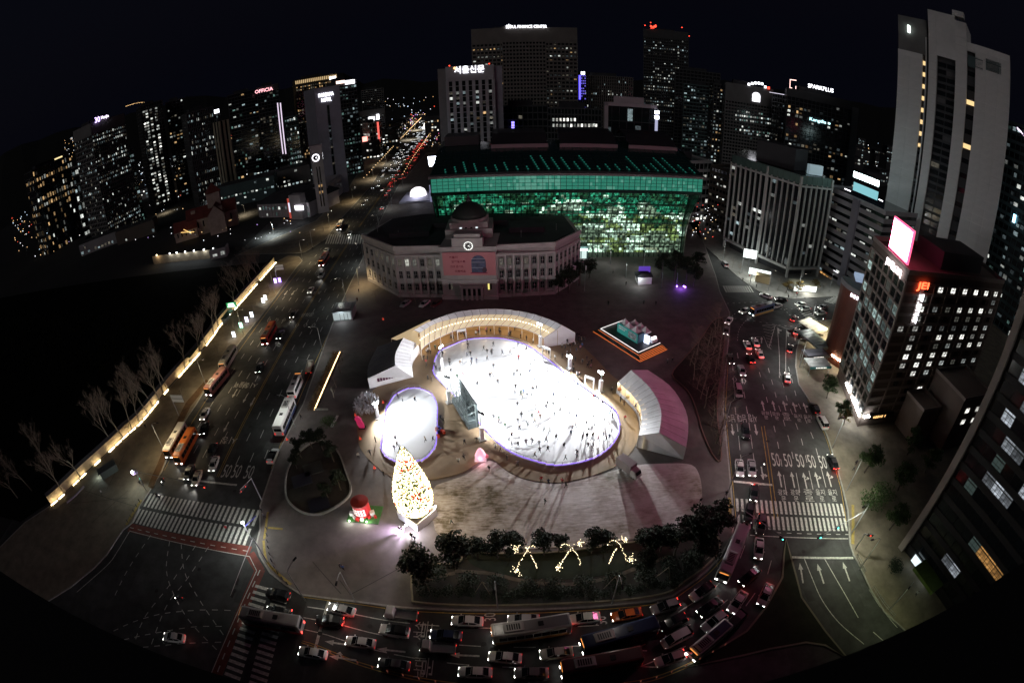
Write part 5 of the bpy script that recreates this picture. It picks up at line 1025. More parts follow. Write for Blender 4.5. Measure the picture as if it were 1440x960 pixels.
# ---- cathedral and low palace-side buildings (left middle distance)
t = thing('cathedral','red-roofed stone church with gables and a round lit window','church',(*gp(300,325),0)); st = M('church_stone',(.34,.27,.24),.85,noise=(.3,.25)); rr_ = M('church_roof',(.14,.03,.025),.8,noise=(.4,.3))
def gable(parent,c,ax,L,Wd,hw,hr,wm,rm,win=None,lit=0):
 ax = Vector(ax).normalized(); b = Vector((-ax.y,ax.x)); c = Vector(c)
 A = [c-ax*L/2-b*Wd/2,c+ax*L/2-b*Wd/2,c+ax*L/2+b*Wd/2,c-ax*L/2+b*Wd/2]; m = MB().prism(A,0,hw)
 for e_ in (-1,1): p,q,r = c+ax*e_*L/2-b*Wd/2,c+ax*e_*L/2+b*Wd/2,c+ax*e_*L/2; m.add([(p.x,p.y,hw),(q.x,q.y,hw),(r.x,r.y,hr)],[(0,1,2) if e_ > 0 else (0,2,1)])
 m.build('wall',wm,parent); k = MB()
 for s_ in (-1,1):
  a0,a1 = c-ax*(L/2+.4)+b*s_*(Wd/2+.5),c+ax*(L/2+.4)+b*s_*(Wd/2+.5); r0,r1 = c-ax*(L/2+.4),c+ax*(L/2+.4)
  k.add([(a0.x,a0.y,hw-.3),(a1.x,a1.y,hw-.3),(r1.x,r1.y,hr+.1),(r0.x,r0.y,hr+.1),(a0.x,a0.y,hw-.6),(a1.x,a1.y,hw-.6)],[(0,1,2,3) if s_ < 0 else (3,2,1,0),(0,4,5,1)])
 k.build('roof',rm,parent)
 if win:
  for i in range(win):
   for s_ in (-1,1): p = c+ax*((i+.5)/win-.5)*L*.9+b*s_*(Wd/2+.03); MB().box((p.x,p.y,hw*.62),(.9,.12,hw*.35),rz=atan2(ax.y,ax.x)).build('window',W_COOL if (i*2+s_) % 5 < lit else glass_d,parent)
cc = gp(302,322); gable(t,cc,(.9,.45),34,13,11,17,st,rr_,8,1); gable(t,cc+Vector((6,-2)),(-.45,.9),24,11,12,18,st,rr_,5,1); gable(t,cc+Vector((-14,-13)),(.9,.45),16,9,7,12,st,rr_,5,1)
MB().box((cc.x+2,cc.y+3,12),(9,9,24),rz=.46).build('crossing_tower',st,t); MB().lathe([(7,24),(.2,30)],4,(cc.x+2,cc.y+3)).build('tower_roof',rr_,t)
for dx in (-10,12): MB().box((cc.x+dx,cc.y-7,8),(3,3,16),rz=.46).build('turret',st,t)
p = gp(320,337); MB().lathe([(1.1,10),(1.1,10.3)],14,(p.x+2,p.y+4)).build('round_window',W_WARM,t)
t = thing('garden_wall','floodlit garden wall crowned by a row of white lamps','wall',(*gp(265,365),0)); wa,wb = gp(217,371),gp(309,362)
MB().wall([wa,wb],.8,0,4.6).build('wall',M('garden_stone',(.30,.24,.17),.85,noise=(.3,.3)),t)
for i,x_ in enumerate((226,246,256,268,280,293,305)):
 f = (x_-217)/92.; q = wa.lerp(wb,f); MB().ico((q.x,q.y-1.1,5.4),.45).build('lamp_globe',E('lamp_white',(.95,1,1),9) if i else E('lamp_warm',(1,.8,.5),6),t); lamp('wall_lamp','POINT',(q.x,q.y-1.6,5.2),420,(.92,1,1) if i else (1,.75,.45),t,.25)
MB().tube([(*gp(250,335),9),(*gp(272,341),6)],.2,4).tube([(*gp(268,330),9),(*gp(252,338),6)],.2,4).tube([(*gp(247,340),6),(*gp(276,339),6)],.15,4).build('light_string',E('string_gold',(1,.62,.2),2),t)
rg = random.Random(12)
def low_block(q,w,d,h_,rz,label,lit=.3,pal=(1,2,3),wall_m=w_grey,name='low_building',grp='low buildings beyond the palace'):
 c = gp(*q); ax = Vector((cos(rz),sin(rz))); b = Vector((-ax.y,ax.x)); t = thing(name,label,'building',(c.x,c.y,0),0,grp)
 A = c-ax*w/2-b*d/2; m = MB().prism([A,A+ax*w,A+ax*w+b*d,A+b*d],0,h_); wi = MB(); fl = max(1,int(h_/3.4)); nb_ = max(2,int(w/3.2))
 MB().prism([A+ax*.4+b*.4,A+ax*(w-.4)+b*.4,A+ax*(w-.4)+b*(d-.4),A+ax*.4+b*(d-.4)],h_,h_+.5).build('roof',roof_d,t)
 facade(m,wi,A,ax,-b,w,.8,h_-.4,fl,nb_,.5,1.,.2,lit,pal,rg); facade(m,wi,A+ax*w,b,ax,d,.8,h_-.4,fl,max(2,int(d/3.2)),.5,1.,.2,lit,pal,rg)
 m.build('wall',wall_m,t)
 if wi.f: wi.build('window_lights',PAL,t,kind='stuff')
 return t
low_block((255,272),60,22,15,.35,'dark stone office with small groups of lit windows behind the red-roofed church',.22,(1,3),w_brown)
low_block((352,282),46,18,17,.3,'teal-lit glass-fronted office behind the round council hall',.4,(2,5,1),w_teal); low_block((320,252),40,20,20,.3,'banded office with a red-tipped lamp mast',.4,(1,3,2),w_grey)
low_block((180,282),20,12,7,.35,'small brightly lit white pavilion among the dark palace trees',1.,(4,4,1),w_pale); low_block((215,275),40,16,12,.35,'grey hall with white floodlights beside the bright pavilion',.25,(2,4),w_pale)
low_block((150,345),46,14,9,.5,'pale long hall with a few lit windows at the palace edge',.2,(2,3),w_pale); low_block((195,333),34,14,10,.45,'dim brown hall between the pale long hall and the floodlit garden wall',.2,(1,2),w_brown)
low_block((310,360),9,7,5,.3,'small white gatehouse at the end of the floodlit garden wall',.3,(1,4),w_pale); low_block((405,258),60,18,12,.2,'low dark roofs in front of the bronze tower',.25,(2,1,3),w_dark); low_block((378,243),50,18,14,.2,'low office with red-lit corner in front of the dark glass towers',.3,(2,5,3),w_grey)
for i in range(26):
 x_ = rg.uniform(0,420); y_ = rg.uniform(205,262) + max(0,(160-x_))*.28
 low_block((x_,y_),rg.uniform(20,45),rg.uniform(14,25),rg.uniform(8,24),rg.uniform(.1,.6),'dark low city block with scattered lit windows in the left distance',rg.uniform(.2,.5),(0,1,3,2,1),w_grey,'city_block','dark low blocks in the left distance')
for i in range(14):
 x_ = rg.uniform(1190,1250); y_ = rg.uniform(205,262)
 low_block((x_,y_),rg.uniform(14,30),rg.uniform(14,25),rg.uniform(10,30),rg.uniform(-.6,0),'small dark block with white and violet window rows beyond the pale hotel tower',.3,(1,2,3),w_dark,'city_block','dark blocks seen left of the pale hotel tower')
# avenue frontage blocks on both sides, far up the road
for i,(q,w,d,h_) in enumerate([((545,215),26,20,26),((553,196),26,20,22),((560,186),26,20,18),((612,196),20,40,30),((590,172),60,20,12),((520,222),24,20,18)]):
 low_block(q,w,d,h_,.1,['dark block where the avenue bends away','second dark block up the far avenue','third dark block up the far avenue','dark block behind the white-lettered tower foot','low gate-like block closing the far avenue','dark block below the teal-banded glass tower'][i],.3,(1,0,4),w_dark,'avenue_block','blocks up the far avenue')
# ---- hills and the far carpet of lights
hm_ = MB(); rr = random.Random(3); prof = []
for k in range(-34,35):
 a = radians(k*2.2); e_ = .038 + .022*max(0,sin((k+38)*.13)) + .007*sin(k*.7) + .004*sin(k*1.9)
 if -34 <= k < -14: e_ += .012*sin((k+34)/20*pi)
 prof.append((sin(a)*2600,cos(a)*2600,70+2600*(e_-.03 if k > -8 else e_)))
for p,q in zip(prof,prof[1:]):
 f = .55; hm_.quad((p[0]*f,p[1]*f,0),(q[0]*f,q[1]*f,0),q,p); hm_.quad(p,q,(q[0]*1.5,q[1]*1.5,0),(p[0]*1.5,p[1]*1.5,0))
obj('hills',hm_.mesh('hills',M('dark_hill',(.01,.012,.01),1.)),kind='structure')
cl = MB()
for i in range(520):
 x_ = rr.uniform(5,1250) if rr.random() < .35 else rr.uniform(0,410); 
 d = rr.uniform(500,1400); b = azd(x_,150 if x_ > 120 else 230,d); z = rr.uniform(2,24); cl.octa((b.x,b.y,z),d*.0009*rr.uniform(.6,1.3),rr.choice((0,0,1,2,3)))
for i in range(46): x_ = 176+i*.6+rr.uniform(-.5,.5); b = azd(x_,150,1700); cl.octa((b.x,b.y,hat(b.x,b.y,x_,150-6*sin((x_-176)/28*pi/2))),1.0,1) if rr.random() < .6 else None
for i in range(60): x_ = rr.uniform(92,126); b = azd(x_,215,1300); cl.octa((b.x,b.y,hat(b.x,b.y,x_,rr.uniform(196,228)-(x_-92)*.3)),.9,rr.choice((0,1)))
for i in range(34): x_ = rr.uniform(535,612); b = azd(x_,150,1500); cl.octa((b.x,b.y,hat(b.x,b.y,x_,rr.uniform(136,160))),.9,rr.choice((0,1,3)))
obj('distant_city_lights',cl.mesh('distant_city_lights',[E('pt_white',(.9,.95,1),2.2),E('pt_warm',(1,.6,.25),2.),E('pt_red',(1,.1,.05),1.5),E('pt_cool',(.6,.8,1),1.8)]),kind='stuff',label='scattered points of light over the far dark city',category='city lights')
# ================================================================ OLD CITY HALL
Z0 = 18.
LC,LF,RF,RC = gp(510,330,Z0),gp(554,347,Z0),gp(780,341,Z0),gp(815,324,Z0); CBL,CBR = gp(619,346,Z0),gp(698,345,Z0)
hall = thing('old_city_hall','old grey stone city hall with a domed centre, clock and pink banner','city hall',(CBL.x,CBL.y,0))
LB,RB = LC+Vector((6,20)),RC+Vector((-2,20))
MB().prism([LC,LF,RF,RC,RB,RC+Vector((-14,24)),LC+Vector((18,24)),LB],0,Z0-.6).build('wall',stone_g,hall)
MB().prism([p+(Vector((-14,172))-p)*.04 for p in [LC,LF,RF,RC,RB,RC+Vector((-14,24)),LC+Vector((18,24)),LB]],Z0-.62,Z0-.2).build('roof',roof_d,hall)
stone_t = M('stone_trim',(.42,.38,.375),.8,noise=(.3,.15))
rg = random.Random(31); OW = {m.name: None for m in (glass_d,W_WHITE,W_DIM,W_COOL)}
H_LIT = EW('hall_window_lit',(.95,.98,.85),.7,False)
def hall_face(a,b,bays,litrow,trim=True):
 u = (b-a).normalized(); n = Vector((u.y,-u.x)); L = (b-a).length; bw = L/bays
 Fm = lambda s,z,o=0: frame((a.x+u.x*s+n.x*o,a.y+u.y*s+n.y*o,z),(u.x,u.y,0),(n.x,n.y,0),(0,0,1))
 pil = MB().obox((-.3,0,0),(.6,0,0),(0,.35,0),(0,0,Z0-4.6)).mesh('pilaster',stone_t)
 for i in range(bays+1): obj('pilaster',pil,hall,Fm(i*bw,1.2))
 for z,hh_,pr in ((0,1.3,.45),(Z0-3.5,.7,.5),(Z0-1.2,1.5,.6)): MB().obox((a.x-u.x*.2,a.y-u.y*.2,z),(u.x*(L+.4),u.y*(L+.4),0),(n.x*pr,n.y*pr,0),(0,0,hh_)).build('cornice',stone_t,hall)
 for r,(z,hh_) in enumerate(((2.6,2.2),(6.9,2.4),(11.2,2.3))):
  wme_ = {m.name: MB().obox((-.55,0,0),(1.1,0,0),(0,.06,0),(0,0,hh_)).mesh('window',m) for m in (glass_d,H_LIT,W_DIM)}
  fr_ = MB().obox((-.68,0,-.15),(1.36,0,0),(0,.22,0),(0,0,.15)).obox((-.04,.06,0),(.08,0,0),(0,.05,0),(0,0,hh_)).obox((-.55,.06,hh_*.5),(1.1,0,0),(0,.05,0),(0,0,.09)).mesh('window_frame',stone_t)
  for i in range(bays):
   ch = litrow[i] if r == 2 and i < len(litrow) else '.'
   o = obj('window',wme_[{'L': H_LIT,'d': W_DIM,'.': glass_d}[ch].name],hall,Fm((i+.5)*bw,z,.02)); child('window_frame',fr_,o)
hall_face(LC,LF,6,'..ddLL'); hall_face(LF,CBL,6,'dLL.dL'); hall_face(CBR,RF,7,'dd.d...'); hall_face(RF,RC,6,'......')
u = (CBR-CBL).normalized(); n = Vector((u.y,-u.x)); A,B = CBL+n*1.6,CBR+n*1.6; W = (B-A).length
MB().prism([A,B,CBR-n*12,CBL-n*12],0,Z0+.2).build('centre_bay',stone_g,hall)
for z,hh_,pr in ((Z0-1.,1.3,.5),(0,1.4,.4),(6.6,.5,.35)): MB().obox((A.x-u.x*.3,A.y-u.y*.3,z),(u.x*(W+.6),u.y*(W+.6),0),(n.x*pr,n.y*pr,0),(0,0,hh_)).build('cornice',stone_t,hall)
p = A+u*W*.23; MB().prism([p+n*.3,p+u*W*.54+n*.3,p+u*W*.54-n*3,p-n*3],Z0+.2,Z0+3.1).build('clock_parapet',stone_t,hall); p = A+u*W*.27; MB().prism([p-n*.2,p+u*W*.46-n*.2,p+u*W*.46-n*4,p-n*4],Z0+3.08,Z0+4.3).build('clock_parapet',stone_g,hall)
s,z = on_face(A,B,659,345); cpt = A+u*s+n*.75; clock(hall,(cpt.x,cpt.y,z+.1),1.35,(u.x,u.y,0),(n.x,n.y,0),E('clock_white',(1,1,.95),1.6))
# banner on the centre bay
s0,z1 = on_face(A,B,622,354.5); s1,z0 = on_face(A,B,698,386); b0 = A+u*s0+n*.55
pinkb = M('banner_pink',(.52,.20,.22),.8,noise=(.1,.1)); MB().obox((b0.x,b0.y,z0),(u.x*(s1-s0),u.y*(s1-s0),0),(n.x*.08,n.y*.08,0),(0,0,z1-z0)).build('banner',pinkb,hall)
inkm = M('banner_ink',(.28,.02,.06),.8)
for i,(tx,x_,y_) in enumerate((('겨울이',638,361),('깊어질수록',645,367),('그대 온기도',643,374),('따뜻해요',648,380.5))):
 sign(hall,A,B,(x_,y_),tx,inkm,.75,.66,'banner_lettering',width=[2.8,4.4,4.2,3.4][i])
s0,z0_ = on_face(A,B,664,382); w_ = 4.6; bx = A+u*s0+n*.66
prof = [(0,0),(w_,0),(w_,3.6)] + [(w_/2+w_/2*cos(k*pi/10),3.6+2.2*sin(k*pi/10)) for k in range(1,10)] + [(0,3.6)]
obj('banner_picture',MB().add([(p[0],p[1],0) for p in prof],[tuple(range(len(prof)))]).mesh('banner_picture',M('picture_blue',(.07,.08,.15),.7,noise=(.6,.6))),hall,frame((bx.x,bx.y,z0_),(u.x,u.y,0),(0,0,1),(n.x,n.y,0)))
for zz_ in (1.6,3.4,4.6): MB().obox((bx.x+n.x*.02,bx.y+n.y*.02,z0_+zz_),(u.x*w_*.95,u.y*w_*.95,0),(n.x*.02,n.y*.02,0),(0,0,.12)).build('banner_picture',M('picture_pale',(.5,.5,.55),.7),hall)
MB().obox((bx.x-u.x*.4+n.x*.02,bx.y-u.y*.4+n.y*.02,z0_-.3),(u.x*5.4,u.y*5.4,0),(n.x*.03,n.y*.03,0),(0,0,.3)).build('banner_picture',inkm,hall); MB().lathe([(.75,0),(.75,.02)],16).build('banner_picture',M('picture_dark',(.06,.03,.05),.8),hall).matrix_basis = frame((bx.x+u.x*4.1+n.x*.04,bx.y+u.y*4.1+n.y*.04,z0_+.9),(u.x,u.y,0),(0,0,1),(n.x,n.y,0)) @ Matrix.Diagonal((1,1.3,1,1))
MB().obox((A.x+u.x*W*.36,A.y+u.y*W*.36,0),(u.x*W*.36,u.y*W*.36,0),(n.x*.06,n.y*.06,0),(0,0,4.3)).build('entrance_shade',M('entrance_dark',(.015,.013,.014),.9),hall)  # flat near-black panel, the recess's shade put into its colour
for k in (.36,.45,.54,.63,.72): MB().box((A.x+u.x*W*k+n.x*.8,A.y+u.y*W*k+n.y*.8,2.2),(.7,.7,4.4)).build('portico_column',stone_t,hall)
MB().obox((A.x+u.x*W*.33,A.y+u.y*W*.33,4.4),(u.x*W*.42,u.y*W*.42,0),(n.x*1.4,n.y*1.4,0),(0,0,.8)).build('portico_roof',stone_t,hall)
for k,m_ in ((.12,glass_d),(.16,W_DIM),(.83,E('hall_window_yellow',(1,.85,.25),1.1)),(.87,glass_d)): MB().obox((A.x+u.x*W*k,A.y+u.y*W*k,3.6),(u.x*.5,u.y*.5,0),(n.x*.1,n.y*.1,0),(0,0,2)).build('window',m_,hall)
# domed lantern
dc = Vector((-13.,163.5)); hw = 6.2
MB().box((dc.x,dc.y,Z0+1.4),(hw*2+3,13,4)).build('dome_base',stone_g,hall); MB().box((dc.x,dc.y,Z0+2.6),(hw*2,11,5.6)).build('dome_drum',stone_t,hall)
pr = MB(); pr.add([(dc.x-hw-.2,dc.y-5.8,Z0+4.6),(dc.x+hw+.2,dc.y-5.8,Z0+4.6),(dc.x,dc.y-5.8,Z0+5.9),(dc.x-hw-.2,dc.y-5.2,Z0+4.6),(dc.x+hw+.2,dc.y-5.2,Z0+4.6),(dc.x,dc.y-5.2,Z0+5.9)],[(0,1,2),(0,2,5,3),(2,1,4,5)]); pr.build('pediment',stone_t,hall)
MB().lathe([(6.3,Z0+5.3),(6.2,Z0+6.2),(5.9,Z0+6.3)],12,(dc.x,dc.y)).build('dome_ring',stone_t,hall)
MB().lathe([(5.9,Z0+6.2),(5.5,Z0+7.6),(4.4,Z0+9.2),(2.8,Z0+10.4),(1.2,Z0+11.1),(.7,Z0+11.4)],16,(dc.x,dc.y)).build('dome',M('dome_copper',(.016,.02,.018),.7),hall,smooth=True); MB().lathe([(.8,Z0+11.2),(.9,Z0+12),(.35,Z0+12.6),(.08,Z0+14.6)],10,(dc.x,dc.y)).build('finial',roof_d,hall)
for k in (-2.6,-.9,.9,2.6): MB().box((dc.x+k,dc.y-5.55,Z0+2.6),(.7,.16,2.4)).build('window',E('hall_window_cool',(.85,.95,1),1.2) if abs(k) > 2 else glass_d,hall)
for a,b in ((LC.lerp(LF,.2)+Vector((2,6)),1.6),(LC.lerp(LF,.7)+Vector((4,6)),1.6),(RF.lerp(RC,.6)+Vector((-4,6)),1.6),(CBR+Vector((8,8)),1.4)): MB().tube([(a.x,a.y,Z0-.3),(a.x,a.y,Z0+2.2)],.12,6).build('roof_vent',grey_m,hall)
for a,w_,d_ in ((Vector((-34,168)),14,10),(Vector((6,168)),12,10),(Vector((-18,176)),40,8)): MB().box((a.x,a.y,Z0+.6),(w_,d_,1.8)).build('roof_house',roof_d,hall)

# ================================================================ NEW CITY HALL: leaning glass wave
nch = thing('glass_city_hall','new city hall: leaning green glass wave with a bright teal band','city hall',(25,186,0))
PRF = [(186,0),(186,4.2),(185.9,8.4),(185.3,12.4),(184,16.4),(182.2,20.2),(180,23.6),(177.8,26.8),(176,29.6)]
NC = 46
def xr(z): return 70.6 + (1.2 if z > 25 else -.0) + .04*max(0,z-12)*1.0
def xl(z): return -27.2
def sp(i,k): y,z = PRF[k]; f = i/NC; return Vector((xl(z)+(xr(z)-xl(z))*f,y - 1.2*sin(f*pi),z))
glassg = bpy.data.materials.new('green_glass'); glassg.use_nodes = True; _n = glassg.node_tree; _n.nodes.clear()
_o = _n.nodes.new('ShaderNodeOutputMaterial'); _t = _n.nodes.new('ShaderNodeBsdfTransparent'); _t.inputs[0].default_value = (.62,.86,.76,1); _g = _n.nodes.new('ShaderNodeBsdfGlossy'); _g.inputs[0].default_value = (.6,.9,.8,1); _g.inputs[1].default_value = .08
_m = _n.nodes.new('ShaderNodeMixShader'); _m.inputs[0].default_value = .07; _n.links.new(_t.outputs[0],_m.inputs[1]); _n.links.new(_g.outputs[0],_m.inputs[2]); _n.links.new(_m.outputs[0],_o.inputs[0])
frm = M('green_steel',(.008,.03,.022),.6); st_ = MB(); grid = MB(); K = len(PRF)-1
for i in range(NC):
 for k in range(K):
  a,b,c,d = sp(i,k),sp(i+1,k),sp(i+1,k+1),sp(i,k+1)
  if 3 <= k and i >= 8 or i >= 24:
   if (i >= 24 and k < 8) or (i >= 8 and k >= 4 and (i+k) % 2 == 0 and i < 24):
    obj('glass_pane',MB().quad(a,b,c,d).mesh('glass_pane',glassg),nch); continue
  st_.quad(a,b,c,d)
st_.build('glass_panes',glassg,nch,kind='stuff')
for i in range(NC+1): grid.tube([sp(i,k)+Vector((0,-.1,0)) for k in range(K+1)],.15,4)
for k in range(K+1): grid.tube([sp(i,k)+Vector((0,-.1,0)) for i in range(0,NC+1)],.15,4)
for i in range(NC):
 for k in range(K): a,b = (sp(i,k),sp(i+1,k+1)) if (i+k) % 2 else (sp(i+1,k),sp(i,k+1)); grid.tube([a+Vector((0,-.05,0)),b+Vector((0,-.05,0))],.10,3)
grid.build('mullion_grid',frm,nch)
# what shows behind the glass: lit floors; glow put into the planted wall and void colours
I_W = EW('hall_light_white',(.92,1,.86),1.9); I_G = EW('planted_wall_lit',(.55,.60,.22),.75); I_D = EW('void_green_glow',(.08,.28,.14),.42); I_Y = E('hall_light_warm',(.9,.82,.6),.5); I_T = EW('void_teal_glow',(.06,.46,.28),.85); I_M = EW('hall_grey',(.6,.66,.5),.6)
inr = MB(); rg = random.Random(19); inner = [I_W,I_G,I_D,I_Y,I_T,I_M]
gv = {}
def vn(x,z,seed):
 def h(a,b): k = (a,b,seed); return gv.setdefault(k,rg.random())
 x0,z0 = math.floor(x),math.floor(z); fx,fz = x-x0,z-z0
 return (h(x0,z0)*(1-fx)+h(x0+1,z0)*fx)*(1-fz)+(h(x0,z0+1)*(1-fx)+h(x0+1,z0+1)*fx)*fz
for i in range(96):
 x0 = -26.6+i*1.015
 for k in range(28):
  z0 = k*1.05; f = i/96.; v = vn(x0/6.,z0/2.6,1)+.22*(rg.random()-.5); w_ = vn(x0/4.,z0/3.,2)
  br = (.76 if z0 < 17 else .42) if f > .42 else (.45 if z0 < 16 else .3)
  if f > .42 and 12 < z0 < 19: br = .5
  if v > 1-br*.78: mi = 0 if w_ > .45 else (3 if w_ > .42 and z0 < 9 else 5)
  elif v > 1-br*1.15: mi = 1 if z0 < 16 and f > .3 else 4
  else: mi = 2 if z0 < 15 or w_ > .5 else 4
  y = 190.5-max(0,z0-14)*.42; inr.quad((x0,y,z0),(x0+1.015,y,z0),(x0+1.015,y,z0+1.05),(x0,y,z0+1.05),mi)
inr.build('interior_glow',inner,nch,kind='stuff')
for k,z in enumerate((4.4,8.6,12.8,17.,21.2)): MB().obox((-26.5,188.6-max(0,z-14)*.4,z),(96.5,0,0),(0,1.5,0),(0,0,.22)).build('floor_slab',M('slab_pale',(.4,.42,.38),.8),nch)
MB().prism([(-27,194),(71,194),(71,226),(-27,226)],0,40).build('core',M('core_dark',(.02,.03,.03),.8),nch)
for sx_,xx in ((-1,-27.3),(1,71.2)):
 m = MB(); pts = [(y,z) for y,z in PRF] + [(175.4,35.4),(200,41.4),(212,43),(226,43),(226,0)]; m.add([(xx + (.04*max(0,z-12) if sx_ > 0 else 0),y,z) for y,z in pts],[tuple(range(len(pts)))]); m.build('end_wall',M('end_glass',(.02,.06,.05),.3),nch)
# teal band under the eave
BT = E('band_teal',(.06,.62,.42),.30); BT2 = E('band_teal_pale',(.2,.76,.56),.36); bn = MB(); gb = MB(); nbd = 96
for i in range(nbd):
 f0,f1 = i/nbd,(i+1)/nbd; x0,x1 = -27+99.2*f0,-27+99.2*f1; y0 = 175.6-1.3*sin(f0*pi); y1 = 175.6-1.3*sin(f1*pi)
 for r in range(4): z0 = 30.+r*1.3; bn.quad((x0,y0,z0),(x1,y1,z0),(x1,y1,z0+1.3),(x0,y0,z0+1.3),1 if (.3 < f0 < .45 and rg.random() < .7) or rg.random() < .12 else 0)
 if i % 2 == 0: gb.obox((x0,y0-.25,29.8),(.14,0,0),(0,.2,0),(0,0,5.6))
for r in range(5):
 for i in range(12): f0,f1 = i/12,(i+1)/12; gb.tube([(-27+99.2*f0,175.4-1.3*sin(f0*pi),30+r*1.3),(-27+99.2*f1,175.4-1.3*sin(f1*pi),30+r*1.3)],.07,4)
bn.build('light_band',[BT,BT2],nch,kind='stuff'); gb.build('band_mullion',frm,nch)
ev = MB(); ev.loft([[(-27.6+100.4*f,174.6-1.3*sin(f*pi),35.2),(-27.6+100.4*f,174.4-1.3*sin(f*pi),36.1),(-27.6+100.4*f,177,36.3),(-27.6+100.4*f,177,35.2)] for f in [i/14 for i in range(15)]]); ev.build('eave',M('eave_grey',(.16,.15,.15),.6),nch)
sf = MB(); sf.loft([[(-27.4+99.6*f,176-1.2*sin(f*pi),28.6),(-27.4+99.6*f,175.2-1.3*sin(f*pi),29.9),(-27.4+99.6*f,176.5,30.0)] for f in [i/14 for i in range(15)]],closed=False); sf.build('band_sill',frm,nch)
roofp = [(175.6,36.),(184,38.1),(192,39.9),(200,41.5),(212,43.)]
rf = MB(); 
for (y0,z0),(y1,z1) in zip(roofp,roofp[1:]): rf.quad((-27.6,y0,z0),(72.6,y0,z0),(72-(y1-176)*.08,y1,z1),(-27.2+(y1-176)*.08,y1,z1))
rf.build('glass_roof',M('roof_glass_green',(.012,.045,.038),.15,spec=.6),nch)
rib = MB(); [rib.tube([(-27+i*3.3,y,z+.06) for y,z in roofp[:4]],.09,4) for i in range(31)]; [rib.tube([(-27,y,z+.08),(72,y,z+.08)],.08,4) for y,z in ((178,36.7),(181,37.5),(184,38.2),(187,38.9),(190,39.6),(194,40.4))]; rib.build('roof_rib',frm,nch)
SL = E('roof_slit',(.06,.6,.45),.16)
for i in range(26):
 x0 = -22+i*3.65; m = MB(); nq = rg.randint(2,7)
 for q in range(nq): y = 177.2+q*1.9; z = 36.45+(y-176)*.245; m.quad((x0-q*.35,y,z+.1),(x0-q*.35+.55,y,z+.1),(x0-q*.35+.45,y+1.2,z+.4),(x0-q*.35-.1,y+1.2,z+.4))
 m.build('roof_slit_light',SL,nch,kind='stuff')
pv = M('pink_grey_metal',(.34,.26,.28),.6)
for x0,x1,zz_ in ((-6,16.5,0),(21,44.5,0),(49,70,0)):
 MB().obox((x0,200.5,41.6),(x1-x0,0,0),(0,.5,0),(0,0,1.5)).build('roof_canopy_edge',pv,nch); MB().loft([[(x0+.3,y,z),(x0+.3,y,z+.4),(x1-.3,y,z+.4),(x1-.3,y,z)] for y,z in ((201,42.8),(210,46.2),(220,47.2),(226,45))]).build('roof_canopy',M('canopy_dark',(.03,.028,.032),.6,noise=(.1,.3)),nch)
MB().box((-18,214,44.5),(14,14,4)).build('rooftop_plant',w_dark,nch); MB().prism([(20,183.2),(30.5,183.2),(30.5,186.4),(20,186.4)],0,5.2).build('entrance_box',M('entrance_teal',(.10,.22,.2),.4),nch)
for x_ in (22,24.3,26.6,28.9): MB().box((x_,183.05,1.9),(1.9,.2,3.2)).build('entrance_door',E('door_white',(.8,1,.95),.9),nch)
MB().box((25.2,182.6,4.),(9.8,1.2,.25)).build('entrance_light',E('door_strip',(1,1,1),7,True),nch)

# ================================================================ PLAZA SURFACES
def sheet(name,q,mat,z,parent=None,smooth=True,k=5):
 pts = catmull(px(q),k,True) if smooth else px(q)
 o = MB().prism([Vector((p.x,p.y)) for p in pts],z-.1,z).build(name,mat,parent)
 if parent is None: o['kind'] = 'structure'
 return o,pts
deckm = wave_mat('deck_boards',(.15,.10,.058),(.27,.19,.115),2.2,.75,'Y',1.2,.18,.1)
deck_px = [(503,575),(503,610),(510,636),(545,668),(580,677),(613,674),(650,665),(687,645),(713,662),(740,674),(782,679),(815,674),(848,664),(872,652),(893,628),(900,600),(899,572),(882,545),(860,528),(838,505),(820,488),(800,470),(765,452),(720,442),(675,441),(630,450),(596,470),(575,490),(570,518),(530,545)]
sheet('deck',deck_px,deckm,.2)
snowm = bpy.data.materials.new('trampled_snow'); snowm.use_nodes = True; nt = snowm.node_tree; b = nt.nodes['Principled BSDF']; tc = nt.nodes.new('ShaderNodeTexCoord')
n1 = nt.nodes.new('ShaderNodeTexNoise'); n1.inputs['Scale'].default_value = .09; n1.inputs['Detail'].default_value = 8; n1.inputs['Roughness'].default_value = .72
mp = nt.nodes.new('ShaderNodeMapping'); mp.inputs['Scale'].default_value = (.45,1.9,1); mp.inputs['Rotation'].default_value = (0,0,-.35); n2 = nt.nodes.new('ShaderNodeTexNoise'); n2.inputs['Scale'].default_value = 1.4; n2.inputs['Detail'].default_value = 6
mx = nt.nodes.new('ShaderNodeMath'); mx.operation = 'MULTIPLY_ADD'; mx.inputs[1].default_value = .26; rp = nt.nodes.new('ShaderNodeValToRGB')
rp.color_ramp.elements[0].position = .43; rp.color_ramp.elements[0].color = (.10,.075,.035,1); rp.color_ramp.elements[1].position = .72; rp.color_ramp.elements[1].color = (.66,.62,.61,1); e_ = rp.color_ramp.elements.new(.54); e_.color = (.38,.33,.29,1)
bp = nt.nodes.new('ShaderNodeBump'); bp.inputs['Strength'].default_value = .35; bp.inputs['Distance'].default_value = .15
L_ = nt.links.new; L_(tc.outputs['Object'],n1.inputs[0]); L_(tc.outputs['Object'],mp.inputs[0]); L_(mp.outputs[0],n2.inputs[0]); L_(n2.outputs[0],mx.inputs[0]); L_(n1.outputs[0],mx.inputs[2]); 
vd = nt.nodes.new('ShaderNodeVectorMath'); vd.operation = 'DISTANCE'; vd.inputs[1].default_value = (-12.5,60,0); mr = nt.nodes.new('ShaderNodeMapRange'); mr.inputs[1].default_value = 3; mr.inputs[2].default_value = 14; mr.inputs[3].default_value = -.16; mr.inputs[4].default_value = .0   # turf thawed bare round the big tree
